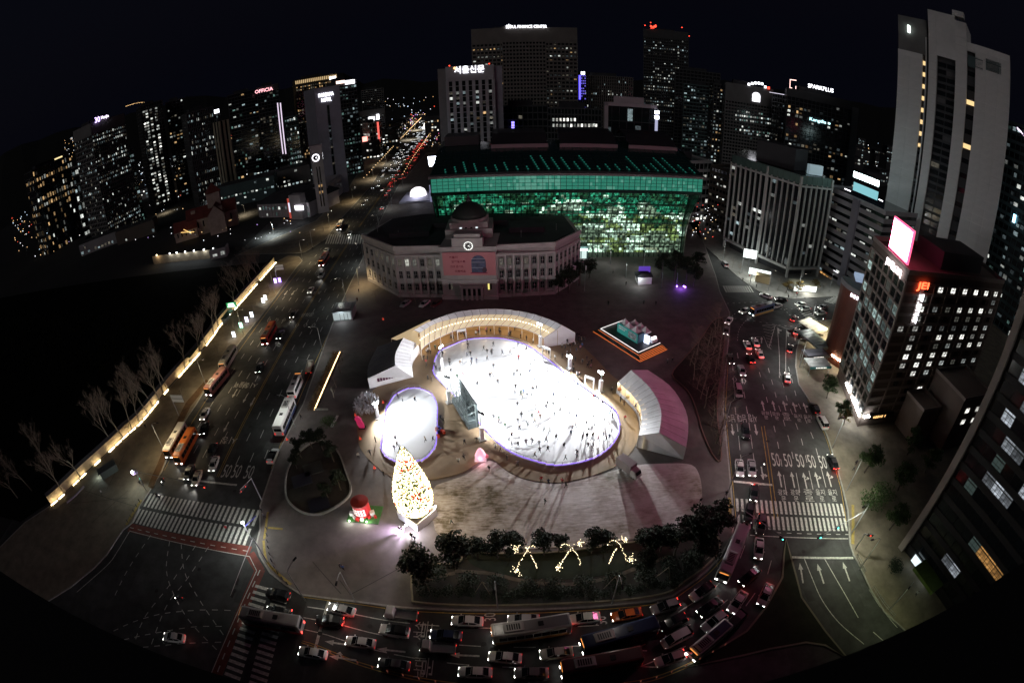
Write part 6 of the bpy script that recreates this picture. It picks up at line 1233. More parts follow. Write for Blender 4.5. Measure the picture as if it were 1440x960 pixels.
ad = nt.nodes.new('ShaderNodeMath'); ad.operation = 'ADD'; L_(tc.outputs['Object'],vd.inputs[0]); L_(vd.outputs['Value'],mr.inputs[0]); L_(mx.outputs[0],ad.inputs[0]); L_(mr.outputs[0],ad.inputs[1]); L_(ad.outputs[0],rp.inputs[0]); L_(rp.outputs[0],b.inputs['Base Color']); L_(n2.outputs[0],bp.inputs['Height']); L_(bp.outputs[0],b.inputs['Normal']); b.inputs['Roughness'].default_value = .8
sheet('snow_lawn',[(608,690),(630,677),(655,668),(688,648),(714,664),(741,676),(782,681),(816,676),(850,666),(890,655),(940,652),(972,654),(983,668),(987,692),(985,720),(976,738),(930,752),(860,762),(780,770),(700,772),(640,768),(612,745)],snowm,.165,k=3)
gardenm = M('garden_soil',(.035,.028,.022),.95,noise=(.25,.55),bump=.6)
gpx = [(582,800),(580,840),(592,848),(677,852),(793,849),(867,845),(915,839),(945,831),(963,818),(990,798),(1008,778),(1010,758),(985,745),(930,757),(860,767),(780,777),(700,779),(655,777),(645,792),(605,794)]
gard,gpts = sheet('garden_bed',gpx,gardenm,.22,k=3); obj('kerb',MB().wall([Vector((p.x,p.y)) for p in gpts],.3,.1,.42,closed=True).mesh('kerb',M('bed_kerb',(.26,.22,.15),.85,noise=(.8,.3))),gard)
for ps in ([(640,803),(690,807),(740,818),(800,822),(860,812),(905,795),(940,783)],[(600,815),(640,806)]): obj('garden_path',MB().ribbon(catmull(px(ps),5),.7,.235).mesh('garden_path',M('garden_path',(.12,.09,.07),.9,noise=(.8,.4))),gard)
sheet('lawn_strip',[(660,779),(730,779),(860,769),(890,790),(870,805),(800,815),(730,812),(670,798)],grass_d,.235,gard,k=3)
ovb,op = sheet('garden_bed',[(402,692),(406,660),(425,634),(450,621),(474,634),(487,665),(494,690),(484,706),(455,723),(430,723),(410,710)],gardenm,.25,k=4); obj('kerb',MB().wall([Vector((p.x,p.y)) for p in op],.35,.1,.55,closed=True).mesh('kerb',kerb_m),ovb)
for q,c_ in (((425,676),(.035,.035,.05)),((441,660),(.05,.05,.045)),((449,710),(.02,.02,.035))):
 p = gp(*q); obj('vent_grate',MB().box((p.x,p.y,.34),(4.2,3.6,.18),rz=.5).mesh('vent_grate',M('grate_%d' % q[0],c_,.6,.3)),ovb)
rgb,rp2 = sheet('garden_bed',[(945,528),(962,505),(985,478),(1003,452),(1016,450),(1019,475),(1014,520),(1008,575),(1014,642),(1004,644),(988,610),(978,575),(966,550)],gardenm,.25,k=4); obj('kerb',MB().wall([Vector((p.x,p.y)) for p in rp2],.25,.1,.5,closed=True).mesh('kerb',M('garden_edge',(.2,.12,.1),.85)),rgb)

# ================================================================ ICE RINKS
icem = M('ice',(.66,.67,.70),.35,noise=(.15,.04)); boardm = M('rink_board',(.70,.70,.74),.5); led = E('purple_led',(.32,.16,1.),1.3)
def rink(label,q,k,panel_len):
 pts = catmull(px(q),k,True); c = sum(pts,Vector((0,0)))/len(pts); t = thing('ice_rink',label,'ice rink',(c.x,c.y,.2))
 MB().prism(pts,.15,.28).build('ice',icem,t)
 per = along(list(pts)+[pts[0]],panel_len); pm_ = MB().obox((0,-.08,0),(panel_len*.97,0,0),(0,.16,0),(0,0,.34)).mesh('board_panel',boardm); lm = MB().obox((0,-.13,0),(panel_len,0,0),(0,.24,0),(0,0,.06)).mesh('led_strip',led); rm = MB().tube([(0,0,0),(panel_len,0,0)],.035,5).mesh('hand_rail',grey_m); pst = MB().tube([(0,0,.3),(0,0,1.06)],.03,5).mesh('rail_post',grey_m)
 for p,d in per:
  Mr = Matrix.Rotation(atan2(d.y,d.x),4,'Z')
  for nm,me,z in (('board_panel',pm_,.22),('led_strip',lm,.56),('hand_rail',rm,1.3),('rail_post',pst,.25)): obj(nm,me,t,Matrix.Translation((p.x,p.y,z)) @ Mr)
 return t,pts
BIG = [(610,518),(617,498),(637,487),(658,479.5),(683,477.5),(708,478.5),(740,487),(767,505),(795,527),(820,546),(843,562),(862,577),(869,590),(871,603),(867,618),(855,633),(833,647),(807,654),(778,656),(740,647),(717,637),(697,622),(675,598),(661,580),(642,561),(623,542),(612,530)]
SMALL = [(537,622),(539,605),(543,580),(547,571),(556,558),(570,550),(585,548),(600,552),(610,560),(615,573),(615,590),(614,622),(607,638),(593,649),(567,653),(547,646),(537.5,635)]
bigr,bigpts = rink('large overlit white ice rink full of skaters',BIG,3,1.6); smallr,smallpts = rink('small oval children’s ice rink beside the large one',SMALL,3,1.4)

# ================================================================ TENTS
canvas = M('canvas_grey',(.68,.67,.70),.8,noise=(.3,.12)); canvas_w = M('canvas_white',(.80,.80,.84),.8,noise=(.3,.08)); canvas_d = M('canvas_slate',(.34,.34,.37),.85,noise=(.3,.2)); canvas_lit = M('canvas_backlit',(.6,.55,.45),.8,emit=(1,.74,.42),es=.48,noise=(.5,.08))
canvas_p = M('canvas_screenlit',(.78,.74,.80),.8,noise=(.25,.15))  # canvas with the pink screen's light put into its tint
def resample(pts,n):
 P = catmull(pts,8); Ls = [0.]
 for a,b in zip(P,P[1:]): Ls.append(Ls[-1]+(b-a).length)
 out = []; j = 0
 for i in range(n+1):
  t = Ls[-1]*i/n
  while j < len(P)-2 and Ls[j+1] < t: j += 1
  out.append(P[j].lerp(P[j+1],(t-Ls[j])/max(1e-6,Ls[j+1]-Ls[j])))
 return out
def tent_strip(t,name,A,za,B,zb,mat,th=.06,sag=0.):
 for i in range(len(A)-1):
  a,b,c,d = (*A[i],za),(*A[i+1],za),(*B[i+1],zb),(*B[i],zb)
  g_ = .02; a,b,c,d = [Vector(v) for v in (a,b,c,d)]; e = (b-a)*g_; f = (c-d)*g_
  m = MB(); rows_ = 3; prev = None
  for r in range(rows_+1):
   w_ = r/rows_; l_,r__ = (a+e).lerp(d+f,w_),(b-e).lerp(c-f,w_); mid = (l_+r__)/2 - Vector((0,0,sag))
   cur = [l_,mid,r__]
   if prev: m.quad(prev[0],prev[1],cur[1],cur[0]); m.quad(prev[1],prev[2],cur[2],cur[1])
   prev = cur
  m.build(name,mat,t)
def tube_line(t,name,P,z,r=.06,mat=None): MB().tube([(*p,z) for p in P],r,5).build(name,mat or white_p,t)
N = 20
DI = resample(px([(592,492),(600,484),(620,473),(642,464),(668,458),(708,457.5),(740,463),(765,475)],3.2),N); CT = resample(px([(590,468),(612,455),(640,447.5),(675,442.5),(717,442.5),(740,447),(765,455.5),(782,464)],5.0),N)
RG = resample(px([(582,464),(604,452),(645,438),(697,434),(740,439),(765,446),(780,452),(790,457)],6.2),N); RE = [r+(r-d)*.8 for r,d in zip(RG,DI)]
arc = thing('arched_tent','long curved white tent with a warm backlit canopy along the top of the rink','tent',(*RG[10],.2))
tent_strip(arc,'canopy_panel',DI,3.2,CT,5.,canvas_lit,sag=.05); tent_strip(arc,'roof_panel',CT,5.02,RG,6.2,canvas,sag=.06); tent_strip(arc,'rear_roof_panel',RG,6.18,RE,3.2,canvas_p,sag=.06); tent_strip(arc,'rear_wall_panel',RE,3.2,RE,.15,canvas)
for i in range(0,N+1):
 MB().tube([(*DI[i],3.22),(*CT[i],5.04),(*RG[i],6.24)],.05,4).build('frame_rib',M('frame_dark',(.14,.13,.12),.6),arc)
 if i % 2 == 0: MB().tube([(*DI[i],.2),(*DI[i],3.2)],.07,5).build('frame_post',white_p,arc)
tube_line(arc,'gutter',DI,3.15,.09)
CTm = [c.lerp(d,.45) for c,d in zip(CT,DI)]; bulbs = MB(); [bulbs.octa((*p,4.32),.11) for p,d in along(CTm,.9)]; bulbs.build('light_string',E('canopy_bulb',(1,.9,.7),9),arc,kind='stuff')
for i in range(1,N,3): lamp('canopy_lamp','POINT',(*CTm[i].lerp(DI[i],.2),3.3),230,(1,.74,.42),arc,.25)
for e_ in (N,):
 a,b,c = DI[e_],RG[e_],RE[e_]; MB().add([(*a,.15),(*c,.15),(*c,3.2),(*b,6.2),(*a,3.2)],[(0,1,2,3,4)]).build('end_wall',canvas_w,arc)
MB().wall([c.lerp(r,.3) for c,r in zip(CT,RG)],.1,.15,4.8).build('inner_wall',M('timber_wall',(.34,.22,.10),.7,noise=(.6,.2)),arc)
tq = [gp(550,475,3.6),gp(589,485,3.4),gp(612,456,4.6),gp(604,449.5,4.6)]; cn = thing('entrance_canopy','small glowing entry canopy joining the two tents','canopy',(*tq[0],.15)); MB().add([(*tq[0],3.4),(*tq[1],3.4),(*tq[2],4.6),(*tq[3],4.6),(*tq[0],3.3),(*tq[1],3.3)],[(0,1,2,3),(0,4,5,1)]).build('canvas',canvas_lit,cn); [MB().tube([(*p,.15),(*p,3.4)],.06,5).build('post',white_p,cn) for p in tq]
N2 = 8
IE = resample(px([(579,516),(578,498),(588,483)],3.2),N2); RI = resample(px([(556,514),(556,497),(567,475)],6.),N2); OE = resample(px([(517,532),(518,513),(531,487)],3.2),N2)
lt = thing('ticket_tent','white tent with a slate outer roof and a dark sign on its gable','tent',(*RI[4],.15))
tent_strip(lt,'roof_panel',IE,3.2,RI,6.,canvas_w,sag=.12); tent_strip(lt,'outer_roof_panel',RI,6.,OE,3.2,canvas_d,sag=.05); tent_strip(lt,'wall_panel',IE,.15,IE,3.2,canvas_w); tent_strip(lt,'outer_wall_panel',OE,.15,OE,3.2,canvas_d)
a,b,c = OE[0],IE[0],RI[0]; MB().add([(*a,.15),(*b,.15),(*b,3.2),(*c,6.),(*a,3.2)],[(0,1,2,3,4)]).build('gable_wall',canvas_w,lt)
for i in range(11): f = .2+i*.062; p = a.lerp(b,f); q = a.lerp(b,f+.05); n_ = Vector(((b-a).y,-(b-a).x)).normalized()*.06; MB().add([(p.x+n_.x,p.y+n_.y,1.5),(q.x+n_.x,q.y+n_.y,1.5),(q.x+n_.x,q.y+n_.y,2.5),(p.x+n_.x,p.y+n_.y,2.5)],[(0,1,2,3)]).build('sign_panel',M('sign_maroon',(.10,.03,.07),.6,noise=(3.,.9)),lt)
N3 = 12
IR = resample(px([(869,537),(887,553),(898,567),(902,580),(902,596),(898,612)],3.4),N3); RR_ = resample(px([(887.5,520),(910,540),(925,562),(930,580),(929,594),(927,608)],6.4),N3); OR = resample(px([(911,520),(940,540),(957,562),(966,582),(968,603),(965,629)],3.4),N3)
rt = thing('curved_tent','curved grey tent with a screen-lit mauve outer roof right of the rink','tent',(*RR_[6],.15))
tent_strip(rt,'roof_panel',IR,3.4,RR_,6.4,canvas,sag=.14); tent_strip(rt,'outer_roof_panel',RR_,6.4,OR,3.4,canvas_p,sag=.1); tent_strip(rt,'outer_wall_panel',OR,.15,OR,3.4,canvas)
for i in range(0,N3+1): MB().tube([(*IR[i],.15),(*IR[i],3.4)],.08,5).build('frame_post',white_p,rt)
lit_in = M('stall_back_lit',(.6,.5,.35),.8,emit=(1,.80,.45),es=.75)
tent_strip(rt,'stall_back',[p.lerp(q,.3) for p,q in zip(IR,RR_)],.2,[p.lerp(q,.3) for p,q in zip(IR,RR_)],4.,lit_in); tent_strip(rt,'counter_front',IR,.2,IR,1.15,canvas_w); 
for i in range(0,N3,2): p = IR[i].lerp(RR_[i],.12); lamp('stall_lamp','POINT',(*p,2.9),160,(1,.82,.5),rt,.2); MB().box((*IR[i].lerp(RR_[i],.2),1.3),(.8,.5,.6),rz=i*.3).build('display_case',M('case_%d' % (i % 3),[(.3,.12,.06),(.1,.1,.14),(.4,.33,.2)][i % 3],.5),rt)
a,b,c = IR[-1],OR[-1],RR_[-1]; MB().add([(*a,.15),(*b,.15),(*b,3.4),(*c,6.4),(*a,3.4)],[(0,1,2,3,4)]).build('gable_wall',canvas,rt); a,b,c = IR[0],OR[0],RR_[0]; MB().add([(*a,.15),(*b,.15),(*b,3.4),(*c,6.4),(*a,3.4)],[(0,1,2,3,4)]).build('gable_wall',canvas,rt)

# ================================================================ STAGE
SL_,SF,SR = gp(834,467),gp(900,509.5),gp(938,492); SB = SL_+SR-SF; sc_ = (SL_+SF+SR+SB)/4
stg = thing('stage','raised stage with orange-lit steps and white edge lights','stage',(*sc_,.13)); orl = E('orange_led',(1,.22,.05),1.6); wtl = E('white_led',(1,.95,.92),1.8)
for i in range(6):
 f = 1-i*.035; P_ = [sc_+(p-sc_)*f for p in (SL_,SF,SR,SB)]; MB().prism(P_,.13+i*.22,.13+(i+1)*.22).build('step',M('stage_dark',(.03,.032,.036),.5),stg)
 if i < 5:
  for a,b in ((P_[0],P_[1]),(P_[1],P_[2])):
   if a is P_[0] and i > 0 and i < 4: continue
   n_ = Vector(((b-a).y,-(b-a).x)).normalized()*.04; MB().wall([a+n_,b+n_],.07,.13+i*.22+.15,.13+i*.22+.19).build('edge_light',orl,stg)
P_ = [sc_+(p-sc_)*.8 for p in (SL_,SF,SR,SB)]; zt = .13+6*.22
for a,b in ((P_[0],P_[1]),(P_[1],P_[2]),(P_[0],P_[3])): MB().wall([a,b],.08,zt,zt+.4).build('stage_rail',M('rail_white',(.6,.6,.62),.5),stg); n_ = Vector(((b-a).y,-(b-a).x)).normalized()*.1; MB().wall([a+n_,b+n_],.06,zt+.3,zt+.38).build('edge_light',wtl,stg)
MB().prism([sc_+(p-sc_)*.79 for p in (SL_,SF,SR,SB)],zt,zt+.05).build('stage_floor',M('stage_floor',(.05,.055,.06),.45,noise=(.5,.3)),stg)
bo = thing('booth','teal fronted booth topped by five small white pagoda canopies','booth',(*sc_,zt)); e1 = (SF-SL_).normalized(); e2 = (SB-SL_).normalized()
b0 = sc_-e1*4.2-e2*1.2; b1 = b0+e1*8.4; tealm = M('booth_teal',(.03,.30,.27),.6,emit=(.03,.35,.3),es=.15)
MB().obox((*b0,zt),(*(e1*8.4),0),(*(e2*.25),0),(0,0,2.8)).build('front_wall',tealm,bo); MB().obox((*b1,zt),(*(e2*4.),0),(*(e1*-.25),0),(0,0,2.8)).build('side_wall',M('booth_navy',(.03,.10,.16),.6),bo)
MB().obox((*(b0+e1*4.6-e2*.08),zt+.5),(*(e1*3.2),0),(*(e2*.1),0),(0,0,1.9)).build('picture_panel',M('booth_picture',(.25,.26,.28),.6,noise=(1.2,.9)),bo)
nf = Vector((e1.y,-e1.x))
for r_,(f0,f1) in enumerate(((.6,3.9),(.6,3.2))): p = b0+e1*f0+nf*.05; MB().obox((*p,zt+2.1-r_*.6),(*(e1*(f1-f0)),0),(*(nf*.03),0),(0,0,.3)).build('booth_lettering',M('lettering_white',(.7,.75,.75),.6,noise=(6.,.9)),bo)
pg = M('pagoda_canvas',(.62,.60,.62),.8)
for i,(f,g_) in enumerate(((.12,.45),(.35,.9),(.4,.3),(.65,.9),(.72,.3),(.92,.8))):
 p = b0+e1*8.4*f+e2*4.4*g_; m = MB(); q_ = [p-e1*1.25-e2*1.1,p+e1*1.25-e2*1.1,p+e1*1.25+e2*1.1,p-e1*1.25+e2*1.1]
 rings = [[(*(p+(v-p)*s),zt+z) for v in q_] for s,z in ((1,2.4),(1,2.75),(.55,3.1),(.22,3.6),(.02,4.1))]; m.loft(rings); m.build('pagoda_canopy',pg,bo)
p = b1+e1*1.2+e2*2.4; MB().box((*p,zt+1.2),(.5,1.6,2.4),rz=.7).build('lit_totem',E('totem',(.75,.8,1),2.),bo)
p = sc_+(SR-sc_)*.62; kv = thing('equipment_desk','brightly lit small desk at the stage corner','desk',(*p,zt)); MB().box((*p,zt+.5),(2.,1.2,1.),rz=.5).build('desk',white_p,kv); MB().box((*p,zt+1.3),(1.6,.6,.5),rz=.5).build('lamp',E('desk_lamp',(1,.98,.95),3.),kv)
# ================================================================ CHRISTMAS TREE
tb = gp(588,727); TH = hat(tb.x,tb.y,578,622)
xt = thing('christmas_tree','giant glowing Christmas tree covered in warm lights and red bows','christmas tree',(*tb,.13)); rg = random.Random(5)
pz = 2.4; prof = [(2.0,pz),(2.95,pz+1.2),(3.2,pz+2.8),(2.95,pz+4.8),(2.3,pz+7.),(1.5,pz+9.2),(.8,pz+11.)]; zt_ = TH-.6
sc_z = (zt_-pz)/(12.2); prof = [(r,pz+(z-pz)*sc_z) for r,z in prof] + [(.08,zt_)]
def rad(z):
 for (r0,z0),(r1,z1) in zip(prof,prof[1:]):
  if z0 <= z <= z1: return r0+(r1-r0)*(z-z0)/(z1-z0)
 return .1
fol = MB(); blb = MB()
for i in range(2600):
 z = pz+(zt_-pz)*rg.random()**1.35; r = rad(z)*rg.uniform(.75,1.04); a = rg.uniform(0,2*pi); c = Vector((tb.x+r*cos(a),tb.y+r*sin(a),z)); d = Vector((cos(a),sin(a),rg.uniform(-.6,.3)))*.42; w_ = d.cross(Vector((0,0,1))).normalized()*.16; fol.add([c-w_,c+d,c+w_,c-d*.4],[(0,1,2,3)])
for i in range(4200):
 z = pz+(zt_-pz)*rg.random()**1.35; r = rad(z)*rg.uniform(.97,1.1); a = rg.uniform(0,2*pi); blb.octa((tb.x+r*cos(a),tb.y+r*sin(a),z),rg.uniform(.08,.16),0 if rg.random() < .6 else 1)
MB().lathe([(r*.8,z) for r,z in prof],14,tb).build('inner_cone',M('tree_core',(.03,.05,.02),.9),xt); fol.build('branches',M('fir_green',(.05,.10,.04),.8),xt,kind='stuff')
blb.build('light_bulbs',[E('bulb_warm',(1,.74,.36),7.),E('bulb_gold',(1,.9,.6),9.)],xt,kind='stuff')
bowm = M('bow_red',(.6,.02,.02),.5,emit=(1,.03,.02),es=.5); bow = MB().add([(0,0,0),(-.5,0,.32),(-.55,.12,0),(-.5,0,-.3),(.5,0,.32),(.55,.12,0),(.5,0,-.3),(-.12,.1,-.6),(.12,.1,-.6),(0,-.12,0)],[(0,1,2),(0,2,3),(0,5,4),(0,6,5),(9,7,8),(9,1,3),(9,6,4)]).mesh('bow',bowm)
for i in range(34):
 z = pz+.8+(zt_-pz-2.4)*rg.random(); a = rg.uniform(pi*1.0,pi*2.1); r = rad(z)*1.1; obj('bow',bow,xt,Matrix.Translation((tb.x+r*cos(a),tb.y+r*sin(a),z)) @ Matrix.Rotation(a+pi/2,4,'Z') @ Matrix.Scale(rg.uniform(.7,1.15),4))
MB().tube([(tb.x,tb.y,.2),(tb.x,tb.y,pz+2)],.35,8).build('trunk',bark,xt)
e1 = Vector((.62,.78)); e2 = Vector((-.78,.62)); hb = 2.5; c0 = [tb+(e1*sx+e2*sy)*hb for sx,sy in ((-1,-1),(1,-1),(1,1),(-1,1))]
for i,(a,b) in enumerate(zip(c0,c0[1:]+c0[:1])): MB().wall([a,b],.18,.13,2.1).build('base_panel',M('base_panel_white',(.75,.74,.8),.6) if i else M('base_panel_white',(.75,.74,.8),.6),xt)
MB().tube([(*gp(565,659,9.),9.),(*gp(584,677,6.4),6.4)],.12,5).build('garland_tube',E('tube_white',(1,.9,.95),2.),xt)
for q,z in (((571,738),.9),((612,712),3.4),((583,740),2.6)):
 p = gp(*q,z); MB().ico((*p,z),.22).build('floodlight',E('flood_lavender',(.85,.84,1),22),xt)
lamp('tree_flood','SPOT',(*gp(571,738,1.2),1.2),12000,(.80,.62,1),xt,.2,aim=(-40,42,0),cone=radians(120),blend=.9)
lamp('tree_flood','POINT',(*gp(578,742,2.2),1.9),1300,(.9,.88,1),xt,.2); lamp('tree_flood','POINT',(*gp(611,712,3.4),3.5),260,(.95,.95,1),xt,.2)
for k in range(5): a = k*2*pi/5-.4; z = pz+2+k*1.6; lamp('tree_glow','POINT',(tb.x+cos(a)*(rad(z)+.9),tb.y+sin(a)*(rad(z)+.9),z),150,(1,.72,.38),xt,.5)

# ================================================================ ORNAMENTS AND PLAZA FURNITURE
p = gp(511,722); ot = thing('drum_ornament','big red drum-shaped ornament with white gift boxes on a green mat','ornament',(*p,.13)); redm = M('ornament_red',(.5,.02,.02),.5)
MB().box((p.x+.4,p.y-.2,.2),(6.2,4.4,.14),rz=-.05).build('mat',M('mat_green',(.04,.14,.03),.9,noise=(1.,.3)),ot); MB().lathe([(1.5,.27),(1.62,.5),(1.62,3.1),(1.5,3.3)],20,p).build('drum',redm,ot); MB().lathe([(1.72,3.3),(1.72,3.55),(.05,3.75)],20,p).build('lid',M('lid_red',(.25,.02,.02),.6),ot)
lt_ = 0
for r_ in range(3):
 for k in range(5): a = -pi/2-.75+k*.33; MB().box((p.x+1.66*cos(a),p.y+1.66*sin(a),2.5-r_*.6),(.36,.06,.36),rz=a+pi/2).build('white_letter',M('ornament_white',(.8,.8,.8),.6,emit=(1,1,1),es=.3),ot)
for i,(dx,dy,s,c_) in enumerate(((-2.,-.6,.75,0),(2.0,-.4,.9,0),(1.4,-1.1,.6,1),(-.6,-1.9,.6,1),(.2,-1.9,.55,0),(2.6,-1.,.5,1),(-1.3,-1.5,.5,0))): MB().box((p.x+dx,p.y+dy,.27+s/2),(s,s,s),rz=i*.4).build('gift_box',M('gift_white',(.75,.75,.75),.6) if not c_ else redm,ot)
for dx in (-2.2,1.2): MB().ico((p.x+dx,p.y-2.3,.45),.16).build('spotlight',E('spot_green',(.8,1,.7),12),ot); lamp('ornament_spot','POINT',(p.x+dx,p.y-2.6,.9),110,(.9,1,.85),ot,.1)
lamp('ornament_spot','POINT',(p.x,p.y-2.9,2.2),160,(1,.9,.85),ot,.2)
p = gp(676,646); po = thing('pink_inflatable','small pink glowing rounded inflatable on the deck edge','ornament',(*p,.2)); pinkm = M('inflatable_pink',(.7,.35,.42),.6,emit=(1,.45,.6),es=.9)
MB().lathe([(.7,.2),(1.05,.6),(1.1,1.3),(.85,2.0),(.6,2.5),(.3,2.95),(.05,3.1)],14,p).build('body',pinkm,po,smooth=True); MB().ico((p.x+1.2,p.y+.1,.9),.5).build('tail',M('inflatable_red',(.6,.15,.2),.6,emit=(1,.2,.3),es=.3),po); MB().box((p.x,p.y,.24),(2.4,1.8,.1)).build('base',white_p,po)
lamp('inflatable_glow','POINT',(p.x,p.y-1.6,1.2),90,(1,.5,.6),po,.4)
p = gp(510,602); po = thing('pink_panel_figure','tall hot-pink cut-out ornament by the small rink','ornament',(*p,.13)); MB().loft([[(p.x+x_*s-.2*z,p.y+.25*k_,z) for x_,k_ in ((-.7,-1),(.7,-1),(.7,1),(-.7,1))] for s,z in ((.8,.2),(1.1,1.2),(.9,2.2),(1.1,2.8),(.4,3.4))]).build('figure',M('hot_pink',(.7,.04,.18),.5,emit=(1,.05,.22),es=.25),po); MB().box((p.x,p.y,.2),(1.6,1.2,.14)).build('base',dark_m,po)
# the rear of the big screen: steel truss box
a,b = gp(636,567),gp(659,605); tr = thing('screen_truss','dark steel truss box holding the rear of a big screen','screen',(*a,.2)); ax = (b-a).normalized(); nx = Vector((-ax.y,ax.x)); L = (b-a).length; m = MB()
MB().obox((a.x+nx.x*2.2,a.y+nx.y*2.2,.2),(*(ax*L),0),(*(nx*.25),0),(0,0,6.)).build('screen_back',M('screen_back',(.03,.042,.045),.6),tr); MB().obox((*a,.2),(*(ax*L),0),(*(nx*2.2),0),(0,0,1.4)).build('ballast_base',M('truss_sheet',(.05,.065,.07),.6),tr)
for s_ in [L*i/5 for i in range(6)]:
 for w_ in (0,1.9): q = a+ax*s_+nx*w_; m.tube([(*q,.2),(*q,6.4)],.08,5)
 q0,q1 = a+ax*s_,a+ax*s_+nx*1.9; [m.tube([(*q0,z),(*q1,z)],.05,4) for z in (2.4,4.4,6.4)]
for z in (2.4,4.4,6.4):
 for w_ in (0,1.9): m.tube([(*(a+nx*w_),z),(*(a+nx*w_+ax*L),z)],.07,4)
for i in range(5): q0,q1 = a+ax*L*i/5,a+ax*L*(i+1)/5; m.tube([(*q0,2.4 if i % 2 else 6.4),(*q1,6.4 if i % 2 else 2.4)],.05,4); m.tube([(*q0,6.4),(*(q1+nx*1.9),6.4)],.04,4)
m.build('truss',M('truss_steel',(.12,.15,.15),.5,.4),tr)
# rink light masts
def mast(q,label,aim,energy,headq=None,facing=True):
 p = gp(*q,.2); t = thing('light_mast',label,'light mast',(*p,.2),0,'floodlight masts round the rinks'); hz = hat(p.x,p.y,*headq) if headq else 7.2
 MB().box((p.x,p.y,.35),(1.5,1.5,.3),rz=.4).build('base',conc,t); MB().box((p.x,p.y,2.),(.75,.75,3.2),rz=.4).build('pillar_wrap',canvas_w,t); MB().tube([(*p,3.5),(*p,hz)],.09,6).build('pole',grey_m,t)
 d = (Vector((aim[0],aim[1]))-p).normalized(); w_ = Vector((-d.y,d.x)); h0 = p+d*.15
 for k in (-.45,.45):
  c = h0+w_*k; MB().obox((c.x-w_.x*.35,c.y-w_.y*.35,hz-.3),(*(w_*.7),0),(*(d*.25),0),(0,0,.6)).build('lamp_head',dark_m,t)
  c = c+d*.26; MB().obox((c.x-w_.x*.3,c.y-w_.y*.3,hz-.26),(*(w_*.6),0),(*(d*.05),0),(0,0,.52)).build('lamp_lens',E('flood_lens',(.97,1,1),40),t)
 if facing: MB().octa((h0.x-d.x*.05,h0.y-d.y*.05-.3,hz),.6).build('lamp_glare',E('flood_lens',(.97,1,1),40),t)  # glowing octahedron added for the glare of the facing lamp
 lamp('floodlight','SPOT',(h0.x+d.x*.5,h0.y+d.y*.5,hz),energy,(.96,.99,1),t,.35,aim=(aim[0],aim[1],0),cone=radians(165),blend=.6)
RC_ = gp(740,560); SC2 = gp(577,600)
mast((801,519),'floodlight mast at the rink’s upper right rail, its glare facing the camera',gp(735,575),92000,(802.5,500))
mast((844,551),'floodlight mast right of the rink, nearest the curved grey tent',gp(760,600),92000,(846.7,523))
mast((532,588),'floodlight mast left of the small rink',gp(575,600),26000,(526.7,566.7))
mast((678,618),'unglaring white mast between the truss box and the pink inflatable',gp(740,570),13000,None,False)
mast((632,566),'white mast at the upper end of the truss box',gp(680,520),8000,None,False)
mast((760,487),'white mast under the right end of the arched tent',gp(700,530),12000,None,False)
mast((622,520),'white mast at the left bend of the large rink',gp(700,545),7000,None,False)
# goal-like white entry arches at the rink rail, sign board, kiosk, box van, snow heap
for q,lb in (((768,503),'white frame arch at the rink gate near the arched tent'),((828,545),'white frame arch at the rink gate by the right mast'),((650,477),'white frame arch at the rink gate under the canopy')):
 p = gp(*q,.2); t = thing('gate_arch',lb,'gate',(*p,.2),0,'gate arches on the rink rail'); d = Vector((.8,-.6)) if q[0] > 700 else Vector((1,.25)); d.normalize()
 for s_ in (-1.2,1.2): MB().box((p.x+d.x*s_,p.y+d.y*s_,1.5),(.2,.2,2.8)).build('post',white_p,t)
 MB().obox((p.x-d.x*1.3,p.y-d.y*1.3,2.7),(d.x*2.6,d.y*2.6,0),(-d.y*.15,d.x*.15,0),(0,0,.7)).build('header_board',white_p,t)
p = gp(485,447); t = thing('kiosk','white glass kiosk on the pavement beside the avenue','kiosk',(*p,.13)); MB().box((p.x,p.y+1,1.7),(6.2,6.5,3.1),rz=.08).build('body',M('kiosk_pale',(.4,.44,.46),.6),t); MB().box((p.x,p.y-2.4,1.8),(5.8,.2,2.3),rz=.08).build('lit_front',E('kiosk_front',(.75,.88,.9),.5),t); MB().box((p.x,p.y+1,3.4),(6.8,7.2,.3),rz=.08).build('roof',M('kiosk_roof',(.25,.28,.29),.7),t)
for k in (-2,-.6,.8,2): MB().box((p.x+k,p.y-2.55,1.7),(.12,.1,2.4)).build('mullion',dark_m,t)
for k in range(4): MB().box((p.x-1.8+k*1.2,p.y+1.6,3.65),(1.,4.,.2),rz=.08).build('skylight',M('skylight',(.45,.5,.52),.3),t)
lamp('kiosk_lamp','POINT',(p.x,p.y-3.6,2.8),260,(.85,.97,1),t,.3)
vehicle('boxtruck',(884,661),(905,676),(.55,.55,.53),'white box van parked on the snow beside the deck',head=False,roofc=(.30,.26,.26),group='vehicles parked on the plaza',sc=1.05)
p = gp(516,572); t = thing('flock_tree','snow-white sparkling tree bed beside the left floodlight','tree',(*p,.13)); m = MB(); rg = random.Random(6)
for i in range(700): a = rg.uniform(0,6.3); r = 3.2*rg.random()**.5; m.add([(p.x+r*cos(a)+dx,p.y+r*sin(a)*1.3+dy,.2+rg.random()*1.6+dz) for dx,dy,dz in ((0,0,0),(rg.uniform(-.3,.3),rg.uniform(-.3,.3),.2),(rg.uniform(-.3,.3),rg.uniform(-.3,.3),0))],[(0,1,2)])
MB().tube([(*p,.1),(*p,1.7)],.2,6).build('trunk',bark,t); m.build('crown',M('flocked_leaf',(.62,.62,.68),.8),t)
